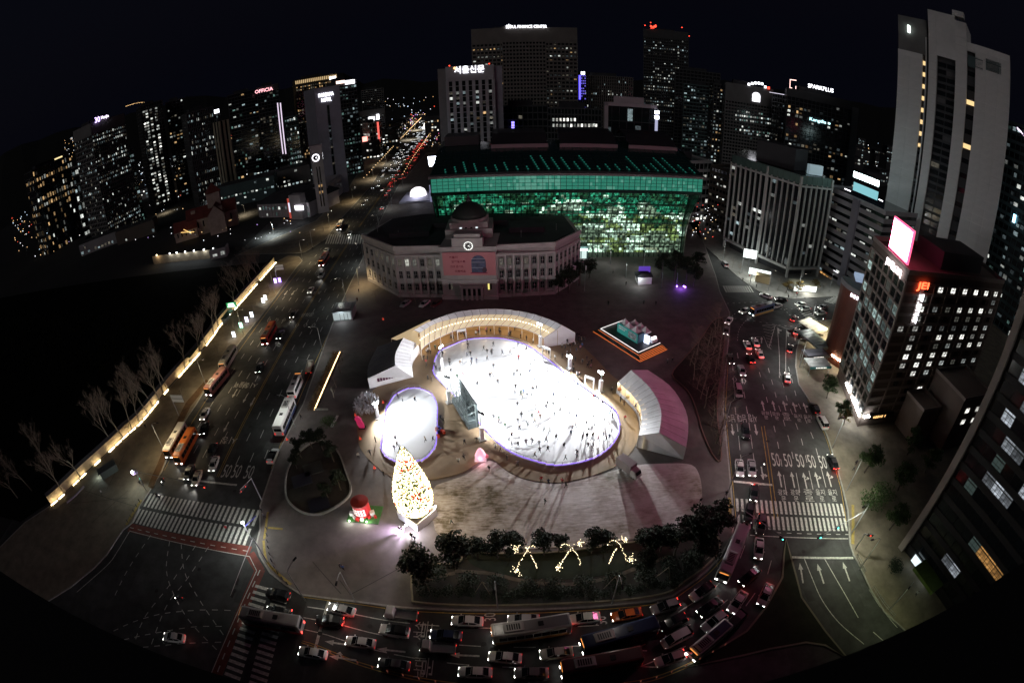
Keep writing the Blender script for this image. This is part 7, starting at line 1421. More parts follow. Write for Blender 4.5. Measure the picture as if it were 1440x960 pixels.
# event stage truss with purple lights, info tent near the glass hall
p = gp(945,405); t = thing('purple_truss','small purple-lit truss gate under dark trees','truss',(*p,.13)); 
for dx in (-4,1.5): MB().tube([(p.x+dx,p.y,.13),(p.x+dx,p.y,6)],.15,5).build('post',M('truss_steel',(.12,.15,.15),.5,.4),t)
MB().box((p.x-9,p.y+6,4.4),(4.2,.3,2.6)).build('purple_screen',E('purple_screen',(.12,.05,.5),.8),t); 
for dx,dz in ((1.6,.5),(4.2,.5),(4.8,.2)): MB().ico((p.x+dx,p.y-.5,dz+.4),.35).build('purple_lamp',E('purple_lamp',(.4,.15,1),9),t)
lamp('purple_lamp','POINT',(p.x+3,p.y-1,1.6),420,(.35,.12,1),t,.3)
p = gp(905,398); t = thing('event_tent','small white tent-like info booth with a dark canopy','tent',(*p,.13)); MB().loft([[(p.x+x_*s,p.y+y_*s,z) for x_,y_ in ((-2.6,-2),(2.6,-1.2),(3,3),(-2.4,3))] for s,z in ((1,.13),(1,2.9))]).build('wall',canvas_w,t); MB().loft([[(p.x+x_*s,p.y+y_*s,z) for x_,y_ in ((-3.4,-2.4),(3,-1.6),(3.4,3.4),(-3,3.4))] for s,z in ((1,2.9),(.5,4.),(.05,4.3))]).build('canopy',M('canopy_black',(.02,.02,.025),.8),t); lamp('booth_lamp','POINT',(p.x-2.6,p.y-3.2,3.2),380,(.9,1,.97),t,.3)
# flagpoles
for i,q in enumerate(((801,408),(812,402),(822,410))):
 p = gp(*q); t = thing('flagpole',['flagpole with a pale flag left of two others','middle flagpole, its flag hanging higher','flagpole with a narrow limp flag'][i],'flagpole',(*p,.13),0,'flagpoles beside the old hall'); MB().tube([(*p,.13),(*p,9.5)],[.09,.05],6).build('pole',grey_m,t); MB().loft([[(p.x+x_,p.y+.12*sin(x_*4),9.3-.25*x_),(p.x+x_,p.y+.12*sin(x_*4)+.02,7.9-.45*x_)] for x_ in ([0,.5,1,1.5,2.] if i < 2 else [0,.2,.4])],closed=False).build('flag',M('flag_white',(.6,.58,.6),.8),t)
# rope of purple-white lights shapes in the garden: three bent light-wrapped trunks
for i,(sets) in enumerate((([(724,803),(730,790),(737,778),(743,769),(750,765),(752,768)],[(755,797),(750,785),(742,771),(738,768)],(727,802),(725,770)),([(786,797),(791,788),(797,778),(803,770)],[(816,792),(813,782),(806,771),(798,764),(790,764),(788,768)],(785,797),(815,763)),([(857,790),(861,780),(866,770)],[(881,787),(877,775),(871,764),(863,758),(857,760),(855,765)],(888,786),(878,757)))):
 base = gp(*sets[0][0]); t = thing('lit_pine',['crossed light-string pine trunks, leftmost of the three lit pairs','crossed light-string pine trunks, middle of the three lit pairs','crossed light-string pine trunks, rightmost of the three lit pairs'][i],'light decoration',(*base,.2),0,'light-wrapped crossed pine trunks'); m = MB(); tk = MB()
 for br in sets[:2]:
  hs = [1.2+4.2*k/(len(br)-1) for k in range(len(br))]; P3 = [Vector((*gp(*q,z),z)) for q,z in zip(br,hs)]; tk.tube([(P3[0].x,P3[0].y,.2)]+[tuple(v) for v in P3],.12,5)
  for a,d in along(catmull(P3,5),.28): a = Vector(a)+Vector((rg.uniform(-.12,.12),-.16,rg.uniform(-.1,.1))); m.octa(a,.075)
 for q in sets[2:]:
  for k in range(22): z = 1.4+rg.random()*1.2 if q[1] > 780 else 4.5+rg.random(); a = gp(q[0]+rg.gauss(0,3),q[1]+rg.gauss(0,3),z); m.octa((*a,z),.065)
 tk.build('trunk',bark,t); m.build('light_string',E('string_warm',(1,.82,.5),7.),t,kind='stuff'); lamp('string_glow','POINT',(base.x+1.5,base.y+2,3.2),60,(1,.8,.5),t,.6)

# ================================================================ PALACE WALL with lit base
pw_px = [(72,709),(87.5,695.8),(115,669.2),(148.3,638.7),(176.7,611.7),(198.3,592.5),(224.2,560.8),(241,540.4),(286.7,488.3),(311.7,453.3),(335,428.3),(375,382.5),(386,370)]
PWL = catmull(px(pw_px),3); pw = thing('palace_wall','long old palace wall glowing warm above a line of floor lights','wall',(*PWL[0],.13))
stw = M('palace_stone',(.46,.37,.25),.9,noise=(.5,.3),bump=.3); tilem = M('roof_tile_dark',(.04,.04,.042),.8,noise=(2,.4))
seg = along(PWL,3.)
for i,(p,d) in enumerate(seg):
 n_ = Vector((-d.y,d.x)); L = 3.02
 MB().obox((p.x,p.y,.13),(d.x*L,d.y*L,0),(n_.x*.7,n_.y*.7,0),(0,0,2.75)).build('wall_section',stw,pw)
 o = p-n_*.35; MB().loft([[(o.x+d.x*s+n_.x*w_,o.y+d.y*s+n_.y*w_,z) for w_,z in ((-.15,2.85),(.7,3.5),(1.55,2.85),(.7,2.9))] for s in (0,L)]).build('roof_section',tilem,pw)
 if i % 9 not in (7,) and rg.random() < .94: o = p-n_*.6; MB().obox((o.x,o.y,.16),(d.x*2.3,d.y*2.3,0),(-n_.x*.22,-n_.y*.22,0),(0,0,.09)).build('floor_light',E('floor_light',(1,.80,.46),30,True),pw)
# plaza-side low lit hedge rail by the avenue
pa,pb = gp(443,577),gp(478,497); hd = thing('lit_rail','low rail of warm floor lights beside the plaza hedge','rail',(*pa,.13))
for p,d in along([pa,pb],1.6): MB().obox((*p,.16),(*(d*1.25),0),(-d.y*.2,d.x*.2,0),(0,0,.12)).build('floor_light',E('floor_light_warm',(1,.68,.3),6,True),hd)
MB().wall([pa+Vector((.5,0)),pb+Vector((.5,0))],.12,.13,.5).build('rail',dark_m,hd)
hg = MB(); rg = random.Random(44)
for p,d in along([pa,pb],.5): leaf_clump(hg,(p.x-1.2,p.y,.7),1.,26,.2,rg,.7)
hedge = MB().wall([pa-Vector((1.2,0)),pb-Vector((1.2,0))],.1,.13,.5).build('hedge',bark,None); tag(hedge,'brown clipped hedge between the avenue kerb and the lit rail','hedge'); hg.build('foliage',M('hedge_brown',(.12,.075,.03),.9,noise=(1,.4)),hedge)
# low wall right of it
MB_ = MB().wall([gp(443,577),gp(462,577)],.3,.13,.6).build('low_wall',kerb_m); tag(MB_,'short stone wall at the foot of the lit rail','wall')
# ================================================================ VEHICLES
WH,SI,BK,GY,NV,RD,OR_,MR = (.74,.74,.73),(.42,.42,.43),(.012,.012,.014),(.10,.10,.11),(.015,.025,.07),(.42,.02,.02),(.55,.12,.02),(.14,.025,.025)
V = vehicle
ORD = ['first','second','third','fourth','fifth','sixth','seventh','eighth','ninth','tenth','eleventh','twelfth','thirteenth','fourteenth','fifteenth','sixteenth','seventeenth','eighteenth']
# jam on the front road, left to right
V('suv',(391,836),(374,832),BK,'black SUV on the striped crossing, closest to the pavement corner'); V('sedan',(392,860),(375,857),BK,'black car half hidden behind the red-fronted bus on the crossing',brake=True)
V('bus',(385,876),(338,867),(.30,.30,.31),'grey bus with a red front straddling the striped crossing',roofc=(.33,.32,.32),skirt=RD,brake=True)
V('sedan',(480,857),(460,852),SI,'silver sedan at the stop line in the kerb lane',beam=60,glow=8); V('suv',(464,873),(446,871),BK,'black SUV with bright red tail lights at the stop line',brake=True,glow=40)
V('sedan',(507,903),(486,900),WH,'white sedan behind the left-turn arrow, third lane of the jam'); V('sedan',(440,918),(419,914),WH,'white sedan at the front of the lowest lane of the jam',glow=6)
V('truck',(564,864),(541,861),WH,'white pickup truck with an empty black bed by the kerb'); V('suv',(555,887),(536,884),WH,'white SUV with a black glass roof behind the pickup',roofc=BK)
V('sedan',(554,934),(532,931),GY,'dark grey sedan low in the picture left of the road lettering'); V('truck',(616,911),(594,909),(.5,.48,.46),'grey flatbed truck standing over the road lettering'); V('sedan',(627,893),(606,891),NV,'dark blue sedan just right of the road lettering')
V('sedan',(657,873),(636,872),(.6,.56,.55),'pinkish white car in the kerb lane left of the yellow-sided bus',glow=10); V('sedan',(736,871),(715,871),SI,'silver car in the kerb lane half behind the yellow-sided bus')
V('coach',(747,889),(694,896),(.45,.44,.42),'long coach with grey roof and yellow-red side in the jam',roofc=(.17,.17,.17),skirt=(.5,.22,.04),glow=10)
V('sedan',(710,924),(688,922),WH,'white taxi with a green-lit windscreen under the yellow-sided coach'); V('sedan',(782,918),(759,920),(.66,.70,.60),'greenish white sedan beside the navy bus')
V('sedan',(668,945),(645,944),WH,'white sedan in the lowest lane, left of the silver-black one'); V('sedan',(747,946),(724,946),(.25,.25,.25),'silver-black sedan in the lowest lane below the green-lit taxi'); V('sedan',(822,869),(800,871),(.62,.66,.58),'pale taxi in the kerb lane right of the silver car')
V('coach',(870,898),(821,911),NV,'long navy blue bus angled across the bend',roofc=(.012,.018,.05)); V('coach',(845,936),(788,945),MR,'dark maroon bus at the lower edge of the bend',roofc=(.10,.05,.05),glow=8)
V('sedan',(881,864),(859,868),OR_,'orange taxi at the kerb where the road starts to bend'); V('suv',(935,853),(915,859),(.3,.29,.29),'grey SUV behind the orange taxi on the bend',brake=True); V('suv',(946,875),(926,883),BK,'black SUV beside the rear of the navy bus')
V('van',(951,897),(931,907),(.66,.6,.6),'white van between the navy bus and the small white bus'); V('suv',(942,926),(920,933),(.66,.55,.55),'white SUV glowing red at the tail, below the white van',brake=True,glow=30)
V('suv',(987,832),(970,843),WH,'white SUV with black roof glass on the bend’s outer kerb',roofc=BK,beam=50); V('sedan',(998,853),(982,864),BK,'black sedan in the middle of the bend',beam=50); V('suv',(1004,874),(986,887),SI,'silver estate car left of the small white bus'); V('sedan',(1037,846),(1027,860),WH,'white sedan with strong headlights in the inner bend',beam=60,glow=20)
V('minibus',(996,903),(974,921),(.6,.58,.57),'small white bus with a dark blue front roof on the inner bend',roofc=(.02,.03,.07),beam=60); V('van',(1031,876),(1014,892),BK,'black van in the dark behind the small white bus',head=False)
V('coach',(1028,782),(1013,817),(.55,.54,.55),'white bus rounding the corner with its front towards the jam',roofc=(.5,.48,.5),beam=80,glow=20); V('sedan',(1054,810),(1040,822),BK,'black sedan right of the white corner bus',beam=50); V('sedan',(1067,771),(1066,786),WH,'white sedan just past the right crossing',beam=50); V('sedan',(1076,836),(1069,851),WH,'white sedan with a small roof light by the traffic island',glow=20)
V('suv',(1053,722),(1050,740),BK,'large black SUV on the right-hand crossing',beam=120); V('suv',(1070,738),(1068,752),(.05,.05,.05),'dark SUV leaving the right-hand crossing, red lights behind',brake=True,glow=40); V('sedan',(1060,692),(1059,704),BK,'black sedan about to enter the right-hand crossing',beam=60,brake=True,glow=30)
# right-hand road
V('sedan',(1040,658),(1041,671),WH,'white sedan waiting at the stop line nearest the garden',beam=60); V('sedan',(1057,658),(1058,671),SI,'grey sedan waiting beside the white one at the stop line',beam=60); V('moto',(1074,651),(1074,658),BK,'motorcycle waiting right of the grey sedan'); V('suv',(1048,607),(1050,619),BK,'black SUV driving up to the right-hand stop line',beam=90)
V('sedan',(1171,649),(1167,640),BK,'dark car braking at the right kerb, red lights blazing',brake=True,glow=60); V('van',(1038,550),(1040,560),(.5,.47,.48),'silver van beside the planted strip',beam=90); V('sedan',(1043,521),(1046,531),SI,'silver sedan ahead of the silver van',beam=90); V('sedan',(1027,505),(1030,514),BK,'dark car under the bare roadside trees',beam=40)
V('sedan',(1021,465),(1020,474),(.2,.2,.2),'dark car turning at the garden’s top corner',beam=30); V('sedan',(1025,451),(1021,457),WH,'white car turning at the garden’s top corner',beam=30)
V('sedan',(1051,485),(1047,476),WH,'white car queued left-front of four with red lights',brake=True,glow=30); V('sedan',(1062,481),(1058,472),WH,'white car queued right-front of four with red lights',brake=True,glow=20); V('sedan',(1068,497),(1064,488),(.6,.55,.55),'white car queued right-rear of four with red lights',brake=True,glow=40); V('sedan',(1056,504),(1052,494),BK,'dark car queued left-rear of four with red lights',brake=True,glow=50)
V('sedan',(1111,490),(1113,480),BK,'dark car with red lights in the right-turn lane',brake=True,glow=50); V('sedan',(1107,531),(1106,520),WH,'white taxi alone in the middle lanes',brake=True,glow=6); V('sedan',(1120,466),(1123,458),WH,'white car at the right-turn line',brake=True,glow=15); V('sedan',(1117,448),(1121,444),(.1,.03,.03),'dark car inside the right-hand junction',brake=True,glow=20)
V('suv',(1145,574),(1140,565),BK,'black SUV parked at the kerb by the shelter',head=False); V('van',(1156,594),(1151,585),WH,'white van parked at the lit kerb',head=False)
V('bus',(1071,438),(1054,443),(.12,.2,.36),'blue and yellow city bus crossing the right-hand junction',roofc=(.35,.37,.4),skirt=(.5,.38,.1),beam=60); V('sedan',(1047,437),(1040,440),WH,'white car in front of the blue and yellow bus'); V('sedan',(1092,430),(1084,432),WH,'white car behind the blue and yellow bus')
V('sedan',(1077,416),(1069,413),WH,'white car at the far junction kerb'); V('sedan',(1098,421),(1090,420),BK,'dark car at the far junction kerb behind the white one'); V('sedan',(1126,428),(1118,429),WH,'white car, upper of two at the side-street crossing'); V('sedan',(1132,434),(1124,435),WH,'white car, lower of two at the side-street crossing',brake=True)
V('sedan',(1157,432),(1149,434),SI,'silver car waiting in the side street'); V('sedan',(1154,440),(1146,441),WH,'white taxi waiting in the side street',brake=True,glow=10); V('moto',(1159,449),(1155,450),BK,'motorcycle at the side-street kerb'); V('van',(1019,372),(1013,365),SI,'grey van driving up the street past the dark trees',head=False)
# avenue
V('bus',(379,472),(371,487),RD,'red express bus in the middle of the avenue',roofc=(.4,.12,.05),beam=160); V('sedan',(394,471),(390,479),BK,'dark car right beside the red express bus',beam=120); V('sedan',(365,517),(361,526),BK,'black sedan ahead of the red express bus',brake=True,beam=30); V('sedan',(412,442),(409,449),BK,'black car on the diamond markings',brake=True,beam=160); V('sedan',(437,408),(434,413),WH,'white car on the far avenue lettering',beam=120); V('suv',(452,387),(449,393),SI,'car with long headlight beams behind the far red bus',beam=300)
V('bus',(322,507),(315,519),(.6,.58,.5),'cream bus at the left kerb of the avenue',roofc=(.6,.56,.42)); V('bus',(306,540),(298,550),(.35,.15,.14),'dim red bus ahead of the cream bus',roofc=(.25,.13,.11)); V('sedan',(288,582),(284,590),WH,'white car in front of the dim red bus',beam=50); V('sedan',(287,602),(284,610),BK,'black car in front of the white one on the avenue',beam=80)
V('bus',(249,623),(237,645),(.62,.62,.6),'white-roofed bus at the left kerb beside the orange bus',roofc=(.66,.64,.58)); V('bus',(263,631),(250,656),OR_,'orange-red bus near the left crossing',roofc=(.55,.16,.04),beam=250); V('sedan',(298,633),(294,642),BK,'dark car with one red light by the avenue lettering',brake=True,head=False); V('sedan',(277,672),(273,682),(.6,.52,.4),'cream taxi first at the left stop line',beam=500); V('sedan',(266,664),(262,673),GY,'grey car beside the cream taxi',beam=400); V('sedan',(301,652),(297,662),WH,'white sedan behind the left stop line',beam=120); V('moto',(229,676),(226,684),BK,'motorcycle with its lamp on at the left stop line',beam=200)
V('coach',(402,590),(411,569),WH,'white coach with a blue stripe parked on the plaza side',head=False,skirt=(.03,.06,.2)); V('suv',(384,641),(389,629),WH,'white SUV stopped behind the white coach',head=False,roofc=(.04,.04,.04)); V('minibus',(416,547),(423,531),WH,'white minibus ahead of the white coach',head=False); V('tanker',(436,517),(440,504),(.4,.4,.34),'beige tank truck ahead of the white minibus',head=False)
V('bus',(456,367),(451,375),RD,'red and white bus on the far avenue',roofc=(.45,.2,.18),beam=200); V('sedan',(459,352),(456,357),WH,'white car right behind the far red bus',beam=120); V('bus',(479,319),(475,326),(.6,.55,.55),'white and red bus beyond the far crossing',roofc=(.6,.6,.58),skirt=RD,beam=150); V('sedan',(492,328),(490,332),WH,'car entering the far avenue crossing',beam=250)
V('sedan',(245,896),(229,894),WH,'lone white car in the dark left junction',glow=4); V('moto',(252,841),(246,842),GY,'motorcycle alone in the dark left junction')
rg = random.Random(9)
for i in range(26):
 y = 275+i*11+rg.uniform(-4,4); side = rg.choice((-1,1)); k = rg.randint(0,3)+.5; p = ave(k,4 if side > 0 else 5,side,y); t = thing('sedan_car','far small car with its lamps on, up the avenue','car',(p.x,p.y,0),(pi/2+.07) if side > 0 else (-pi/2+.07),'far cars up the avenue')
 for name,me,off,kk in KITS['sedan']:
  if name in ('body','glasshouse','roof','headlight','taillight'):
   o = child(name,me,t,Matrix.Translation(off)); (paint_over(o,BRAKE_L) if kk == 2 else None); (paint_over(o,paintm(rg.choice((WH,BK,SI)))) if kk == 1 else None)

# ================================================================ PEOPLE
def inside(p,poly):
 c = False; n = len(poly)
 for i in range(n):
  a,b = poly[i],poly[i-1]
  if (a.y > p.y) != (b.y > p.y) and p.x < (b.x-a.x)*(p.y-a.y)/(b.y-a.y)+a.x: c = not c
 return c
rg = random.Random(17); cen = sum(bigpts,Vector((0,0)))/len(bigpts); shrunk = [cen+(p-cen)*.95 for p in bigpts]; placed = []
def scatter(n,zone,label,group,z,poses=None,dmin=.9,tries=9000):
 k = 0
 for _ in range(tries):
  if k >= n: break
  q = zone(); p = gp(*q)
  if any((p-o).length < dmin for o in placed): continue
  if z == .28 and not inside(p,shrunk): continue
  placed.append(p); person(p,z,label,group,rng=rg,pose=rg.choice(poses) if poses else None); k += 1
R2 = lambda x0,x1,y0,y1: (lambda: (rg.uniform(x0,x1),rg.uniform(y0,y1)))
G1 = 'skaters on the large ice rink'
scatter(40,R2(612,760,480,545),'skater in %s on the upper left half of the large rink',G1,.28,(1,2,3,4)); scatter(48,R2(720,850,520,600),'skater in %s on the middle of the large rink',G1,.28,(1,2,3,4)); scatter(44,R2(690,868,590,655),'skater in %s on the lower right half of the large rink',G1,.28,(1,2,3,4))
for _ in range(11): q = bigpts[rg.randrange(28,45)]; p = cen+(q-cen)*rg.uniform(.90,.95)+Vector((rg.uniform(-1,1),rg.uniform(-1,1))); (placed.append(p),person(p,.28,'skater in %s holding on near the right rail of the large rink',G1,rng=rg)) if inside(p,shrunk) else None
for q in ((560,560),(566,566),(559,628),(557,620),(599,621),(609,620),(584,565),(555,655-22)): person(gp(*q,.28),.28,'skater in %s on the small rink','skaters on the small ice rink',rng=rg,pose=rg.choice((1,3,4)))
G2 = 'onlookers round the rinks'
for i in range(42): q = bigpts[rg.randrange(0,26)]; p = cen+(q-cen)*rg.uniform(1.07,1.16)+Vector((rg.uniform(-.6,.6),rg.uniform(-.6,.6))); person(p,.2,'onlooker in %s lining the upper rail of the large rink',G2,rng=rg,pose=rg.choice((0,3,5)))
scatter(24,R2(790,822,474,494),'person in %s queueing at the right end of the arched tent',G2,.2,(0,3,5),.55); scatter(13,R2(786,832,496,520),'person in %s standing between the tent queue and the rink gate',G2,.2,(0,3,5),.6); scatter(11,R2(640,770,458,476),'person in %s under the warm canopy',G2,.2,(0,3,5),.7); scatter(9,R2(598,622,494,545),'person in %s at the left bend of the rink rail',G2,.2,(0,3,5),.6)
G3 = 'people walking on the plaza'
for q,lb,c_ in (((860,553),'person in black walking past the right mast','black'),((872,566),'person walking by the stall front of the curved tent','black'),((877,572),'person in brown beside another at the stall front','brown'),((878,592),'person in red at the rink’s right end','red'),((654,626),'person in black near the middle white mast','black'),((670,623),'person in black beside the middle white mast’s foot','black'),((653,648),'person pushing a cart on the deck edge','black'),((645,652),'white-coated person by the cart on the deck edge','white'),((688,663),'person in black on the snow below the pink inflatable','black'),((766,709),'lone person in the middle of the snow lawn','black'),((771,682),'person in navy standing on the snow under the rink edge','navy'),((761,678),'person in red on the snow under the rink edge','red'),((790,681),'person in red, left of a pair below the rink','red'),((795,686),'person in black, right of a pair below the rink','black'),((635,737),'person in dark green at the snow’s left tip','green'),((564,748),'person in black, left of a pair by the tree base','black'),((569,748),'person in grey, right of a pair by the tree base','grey'),((580,758),'person bending by the tree base','black'),((584,761),'person in navy by the tree base','navy'),((480,799),'person in grey alone on the dim lower left paving','grey'),((484,802),'person in blue alone on the dim lower left paving','blue'),((424,590),'person in black walking beside the white coach','black'),((529,623),'person in black left of the small rink','black'),((521,640),'person in grey left of the small rink','grey'),((505,645),'person in white by the left garden bed','white'),((540,670),'person in black on the deck’s lower left rim','black'),((713,648),'person in black on the deck under the rink rail','black'),((728,657),'person in grey on the deck lower rim','grey'),((697,632),'person in white at the rink’s lower rail','white'),((704,636),'person in brown at the rink’s lower rail','brown'),((620,592),'person in navy between the two rinks','navy'),((624,596),'person in black between the two rinks','black'),((945,510),'person in black by the orange stage steps','black'),((938,512),'person in grey by the orange stage steps','grey'),((922,430),'person in black behind the stage','black'),((905,428),'person in grey behind the stage','grey'),((855,430),'person in black on the dark paving behind the arched tent','black'),((880,402),'person in black before the lit glass entrance','black'),((862,385),'person in grey before the lit glass entrance','grey'),((666,783),'person in black at the lawn strip corner','black'),((984,708),'person in black on the plaza by the right crossing','black'),((1019,705),'person in white at the right crossing kerb','white'),((1020,698),'person in black at the right crossing kerb','black'),
 ((223,700),'person in black, left of a pair on the left crossing','black'),((226,703),'person in navy, right of a pair on the left crossing','navy'),((320,746),'person in red on the left crossing','red'),((199,683),'person in black waiting at the left crossing','black'),((202,681),'person in grey waiting at the left crossing','grey'),((145,696),'person in white on the left pavement','white'),((206,603),'person in black on the left pavement under the wall','black'),((370,722),'person in black at the plaza side of the left crossing','black'),((373,729),'person in grey at the plaza side of the left crossing','grey'),
 ((1155,489),'person in black walking on the bright right pavement','black'),((1164,478),'person in navy, left of a pair on the bright right pavement','navy'),((1168,480),'person in red, right of a pair on the bright right pavement','red'),((1163,490),'person in green on the bright right pavement','green'),((1187,459),'person in black by the red drum building','black'),((1044,396),'person in black on the far pavement','black'),((1063,405),'person in grey at the far corner','grey'),((1108,420),'person in black at the far kerb','black'),((1202,655),'person in black on the right pavement near the trees','black'),((1199,662),'person in grey on the right pavement near the trees','grey'),((1286,838),'person in white by the lit shop at lower right','white'),((440,352),'person in black on the far left pavement','black'),((452,342),'person in grey on the far left pavement','grey'),((433,347),'person in navy on the far left pavement','navy'),((505,412),'person in black on the lit pavement left of the old hall','black'),((503,425),'person in brown on the lit pavement left of the old hall','brown')):
 zz_ = .2 if 500 < q[0] < 900 and q[1] < 668 else .14
 if lb.endswith('crossing') and 'waiting' not in lb and 'side' not in lb and 'by the' not in lb: zz_ = .01
 person(gp(*q),zz_,lb,G3,pose=rg.choice((0,1,3)),col=c_,rng=rg)

# ================================================================ TREES
def tree_at(kits,q,label,name,group,s=1.,z=.13): tree(kits[rg.randrange(len(kits))],gp(*q),label,name,group,s*rg.uniform(.92,1.08),z=z)
gw = 'bare trees along the palace wall'
wp = [(92,694),(116,672),(161,624),(175,615),(187,605),(198,594),(209,581),(217,571),(225,562),(232,553),(238,545),(262,520),(283,497),(291,487),(302,471),(309,461),(331,432),(341,419),(347,412),(353,406),(358,400),(364,393),(369,387)]
for i,q in enumerate(wp): tree_at(BARE,(q[0]-1,q[1]+1),'bare pale-trunked tree, number %s from the near end of the palace wall' % ['one','two','three','four','five','six','seven','eight','nine','ten','eleven','twelve','thirteen','fourteen','fifteen','sixteen','seventeen','eighteen','nineteen','twenty','twenty-one','twenty-two','twenty-three'][i],'bare_tree',gw,.95)
for q,lb in (((45,690),'bare tree inside the palace wall’s near end'),((70,660),'bare tree inside the palace wall, second from its near end'),((25,700),'bare tree in the dark beyond the palace wall end'),((150,600),'bare tree inside the wall behind the bus stop trees')): tree_at(BARE,q,lb,'bare_tree','bare trees inside the palace wall',.9)
gf = 'pines in the front garden'
for q,lb,s in (((597,822),'dark pine at the garden’s left corner',1.1),((642,800),'flat-topped pine with a tall bare trunk left of the lawn strip',1.1),((672,786),'low pine beside the lawn strip',.62),((700,785),'pine just left of the first lit pair',.75),((722,781),'pine behind the first lit pair',.7),((765,781),'pine between the first and second lit pairs',.7),((785,778),'pine behind the middle lit pair',.62),((832,778),'pine between the middle and last lit pairs',.72),((848,775),'pine left of the last lit pair',.62),((905,778),'broad pine right of the last lit pair',.85),((928,776),'second broad pine right of the last lit pair',.85),((948,782),'pine towards the garden’s right end',1.05),((975,772),'tall pine near the right crossing',1.15),((996,765),'tall pine at the garden’s right tip',1.15),((985,790),'low pine at the bend of the garden',.9),((905,806),'pine by the garden’s inner path',.7)): tree_at(PINES,q,lb,'pine_tree',gf,s,.22)
for i,q in enumerate(((615,812),(660,822),(700,825),(742,832),(780,830),(820,826),(862,822),(905,812),(940,800),(968,792))): tree_at(SHRUB,q,'low dark shrub in the front garden, %s from its left end' % ORD[i],'shrub','low shrubs in the front garden',.95,.22)
# tripod stakes holding the pines
for q,lb in (((600,825),'wooden tripod stake at the garden’s left corner'),((680,832),'wooden tripod stake, second in the garden'),((762,828),'wooden tripod stake, third in the garden'),((862,825),'wooden tripod stake, fourth in the garden'),((935,812),'wooden tripod stake, fifth in the garden'),((1000,790),'wooden tripod stake at the garden’s right tip')):
 p = gp(*q); t = thing('tree_stake',lb,'stake',(*p,.22),0,'tripod stakes in the front garden')
 for k in range(3): a = k*2.1+q[0]; MB().tube([(p.x+1.6*cos(a),p.y+1.6*sin(a),.2),(p.x,p.y,3.2)],.05,5).build('pole',M('stake_wood',(.30,.24,.18),.9),t)
go = 'dark shrubs in the left oval bed'
for q,lb,s in (((425,645),'bushy dark pine at the oval bed’s upper left',.62),((440,632),'bushy dark pine at the oval bed’s top',.68),((455,634),'dark pine at the oval bed’s upper right',.66),((470,650),'dark pine on the oval bed’s right side',.62),((480,690),'dark pine at the oval bed’s lower right',.6),((462,700),'low pine by the oval bed’s lower edge',.5),((418,660),'low pine on the oval bed’s left side',.5)): tree_at(PINES,q,lb,'pine_tree',go,s,.25)
tree_at(SHRUB_G,(463,600),'round shrub in the square planter above the oval bed','shrub','planter shrubs',.9)
pl = thing('planter_bench','white bench along the square planter above the oval bed','bench',(*gp(471,594),.13)); q = gp(471,594); MB().box((q.x,q.y,.45),(.6,4.2,.12),rz=-.1).build('seat',white_p,pl); [MB().box((q.x,q.y+dy,.27),(.5,.2,.3)).build('leg',conc,pl) for dy in (-1.6,1.6)]
gr_ = 'roadside trees of the right garden'
for i,q in enumerate(((1010,460),(1005,475),(1012,492),(1002,500),(1010,512),(998,520),(1011,535),(1003,548),(985,520),(975,535),(990,545),(1010,562),(1005,585),(990,575),(1013,605),(1006,625),(980,500),(995,490))): tree_at(BARE_W,q,'bare spreading tree in the right garden, %s from its top end' % ORD[i],'bare_tree',gr_,1.15,.25)
for i,q in enumerate(((1008,468),(1000,485),(994,508),(1005,527),(992,532),(980,548),(998,560),(985,562),(1000,600),(1012,585),(1010,640),(970,515))): tree_at(BARE_S,q,'small bare tree among the right garden’s larger ones, %s from its top end' % ORD[i],'bare_tree','small bare trees of the right garden',1.1,.25)
gd = 'dark trees beside the halls'
for q,lb,s in (((800,412),'dark tree at the old hall’s right flank',1.1),((815,402),'dark tree left of the lit glass entrance',1.2),((828,392),'dark tree nearest the lit glass entrance',1.),((930,392),'dark tree left of the purple lights',1.1),((948,395),'dark tree behind the purple lights',1.2),((965,398),'dark tree right of the purple lights',1.2),((980,385),'dark tree near the far street',1.1),((975,405),'dark tree at the plaza’s far right corner',1.1),((950,380),'dark tree under the green glass hall',1.),((785,415),'dark tree in front of the old hall’s right corner',.9)): tree_at(PINES,q,lb,'evergreen_tree',gd,s)
for i,q in enumerate(((530,425),(548,428),(566,428),(585,428),(606,428),(720,425),(740,424),(760,422))): tree_at(BARE_W,q,'bare tree before the old hall, %s from the avenue' % ['first','second','third','fourth','fifth','sixth','seventh','eighth'][i],'bare_tree','bare trees before the old hall',.6)
for i,q in enumerate(((470,560),(473,545),(479,525),(482,508))): tree_at(BARE_S,q,'small bare tree beside the lit rail, %s from its near end' % ['first','second','third','fourth'][i],'bare_tree','small bare trees by the lit rail',.8)
for i,q in enumerate(((1093,409),(1105,412),(1122,413),(1145,411),(1157,409),(1040,385),(1030,376),(1018,366),(1065,395))): tree_at(AUTUMN if i in (1,2,3) else BARE_S,q,'street tree on the far right corner pavement, %s' % ['left of the lit shops','before the lit shops','by the bright shop front','right of the bright shop front','last before the side street','third up the far street','second up the far street','farthest up the street','at the corner'][i],'street_tree','street trees on the far corner',.8)
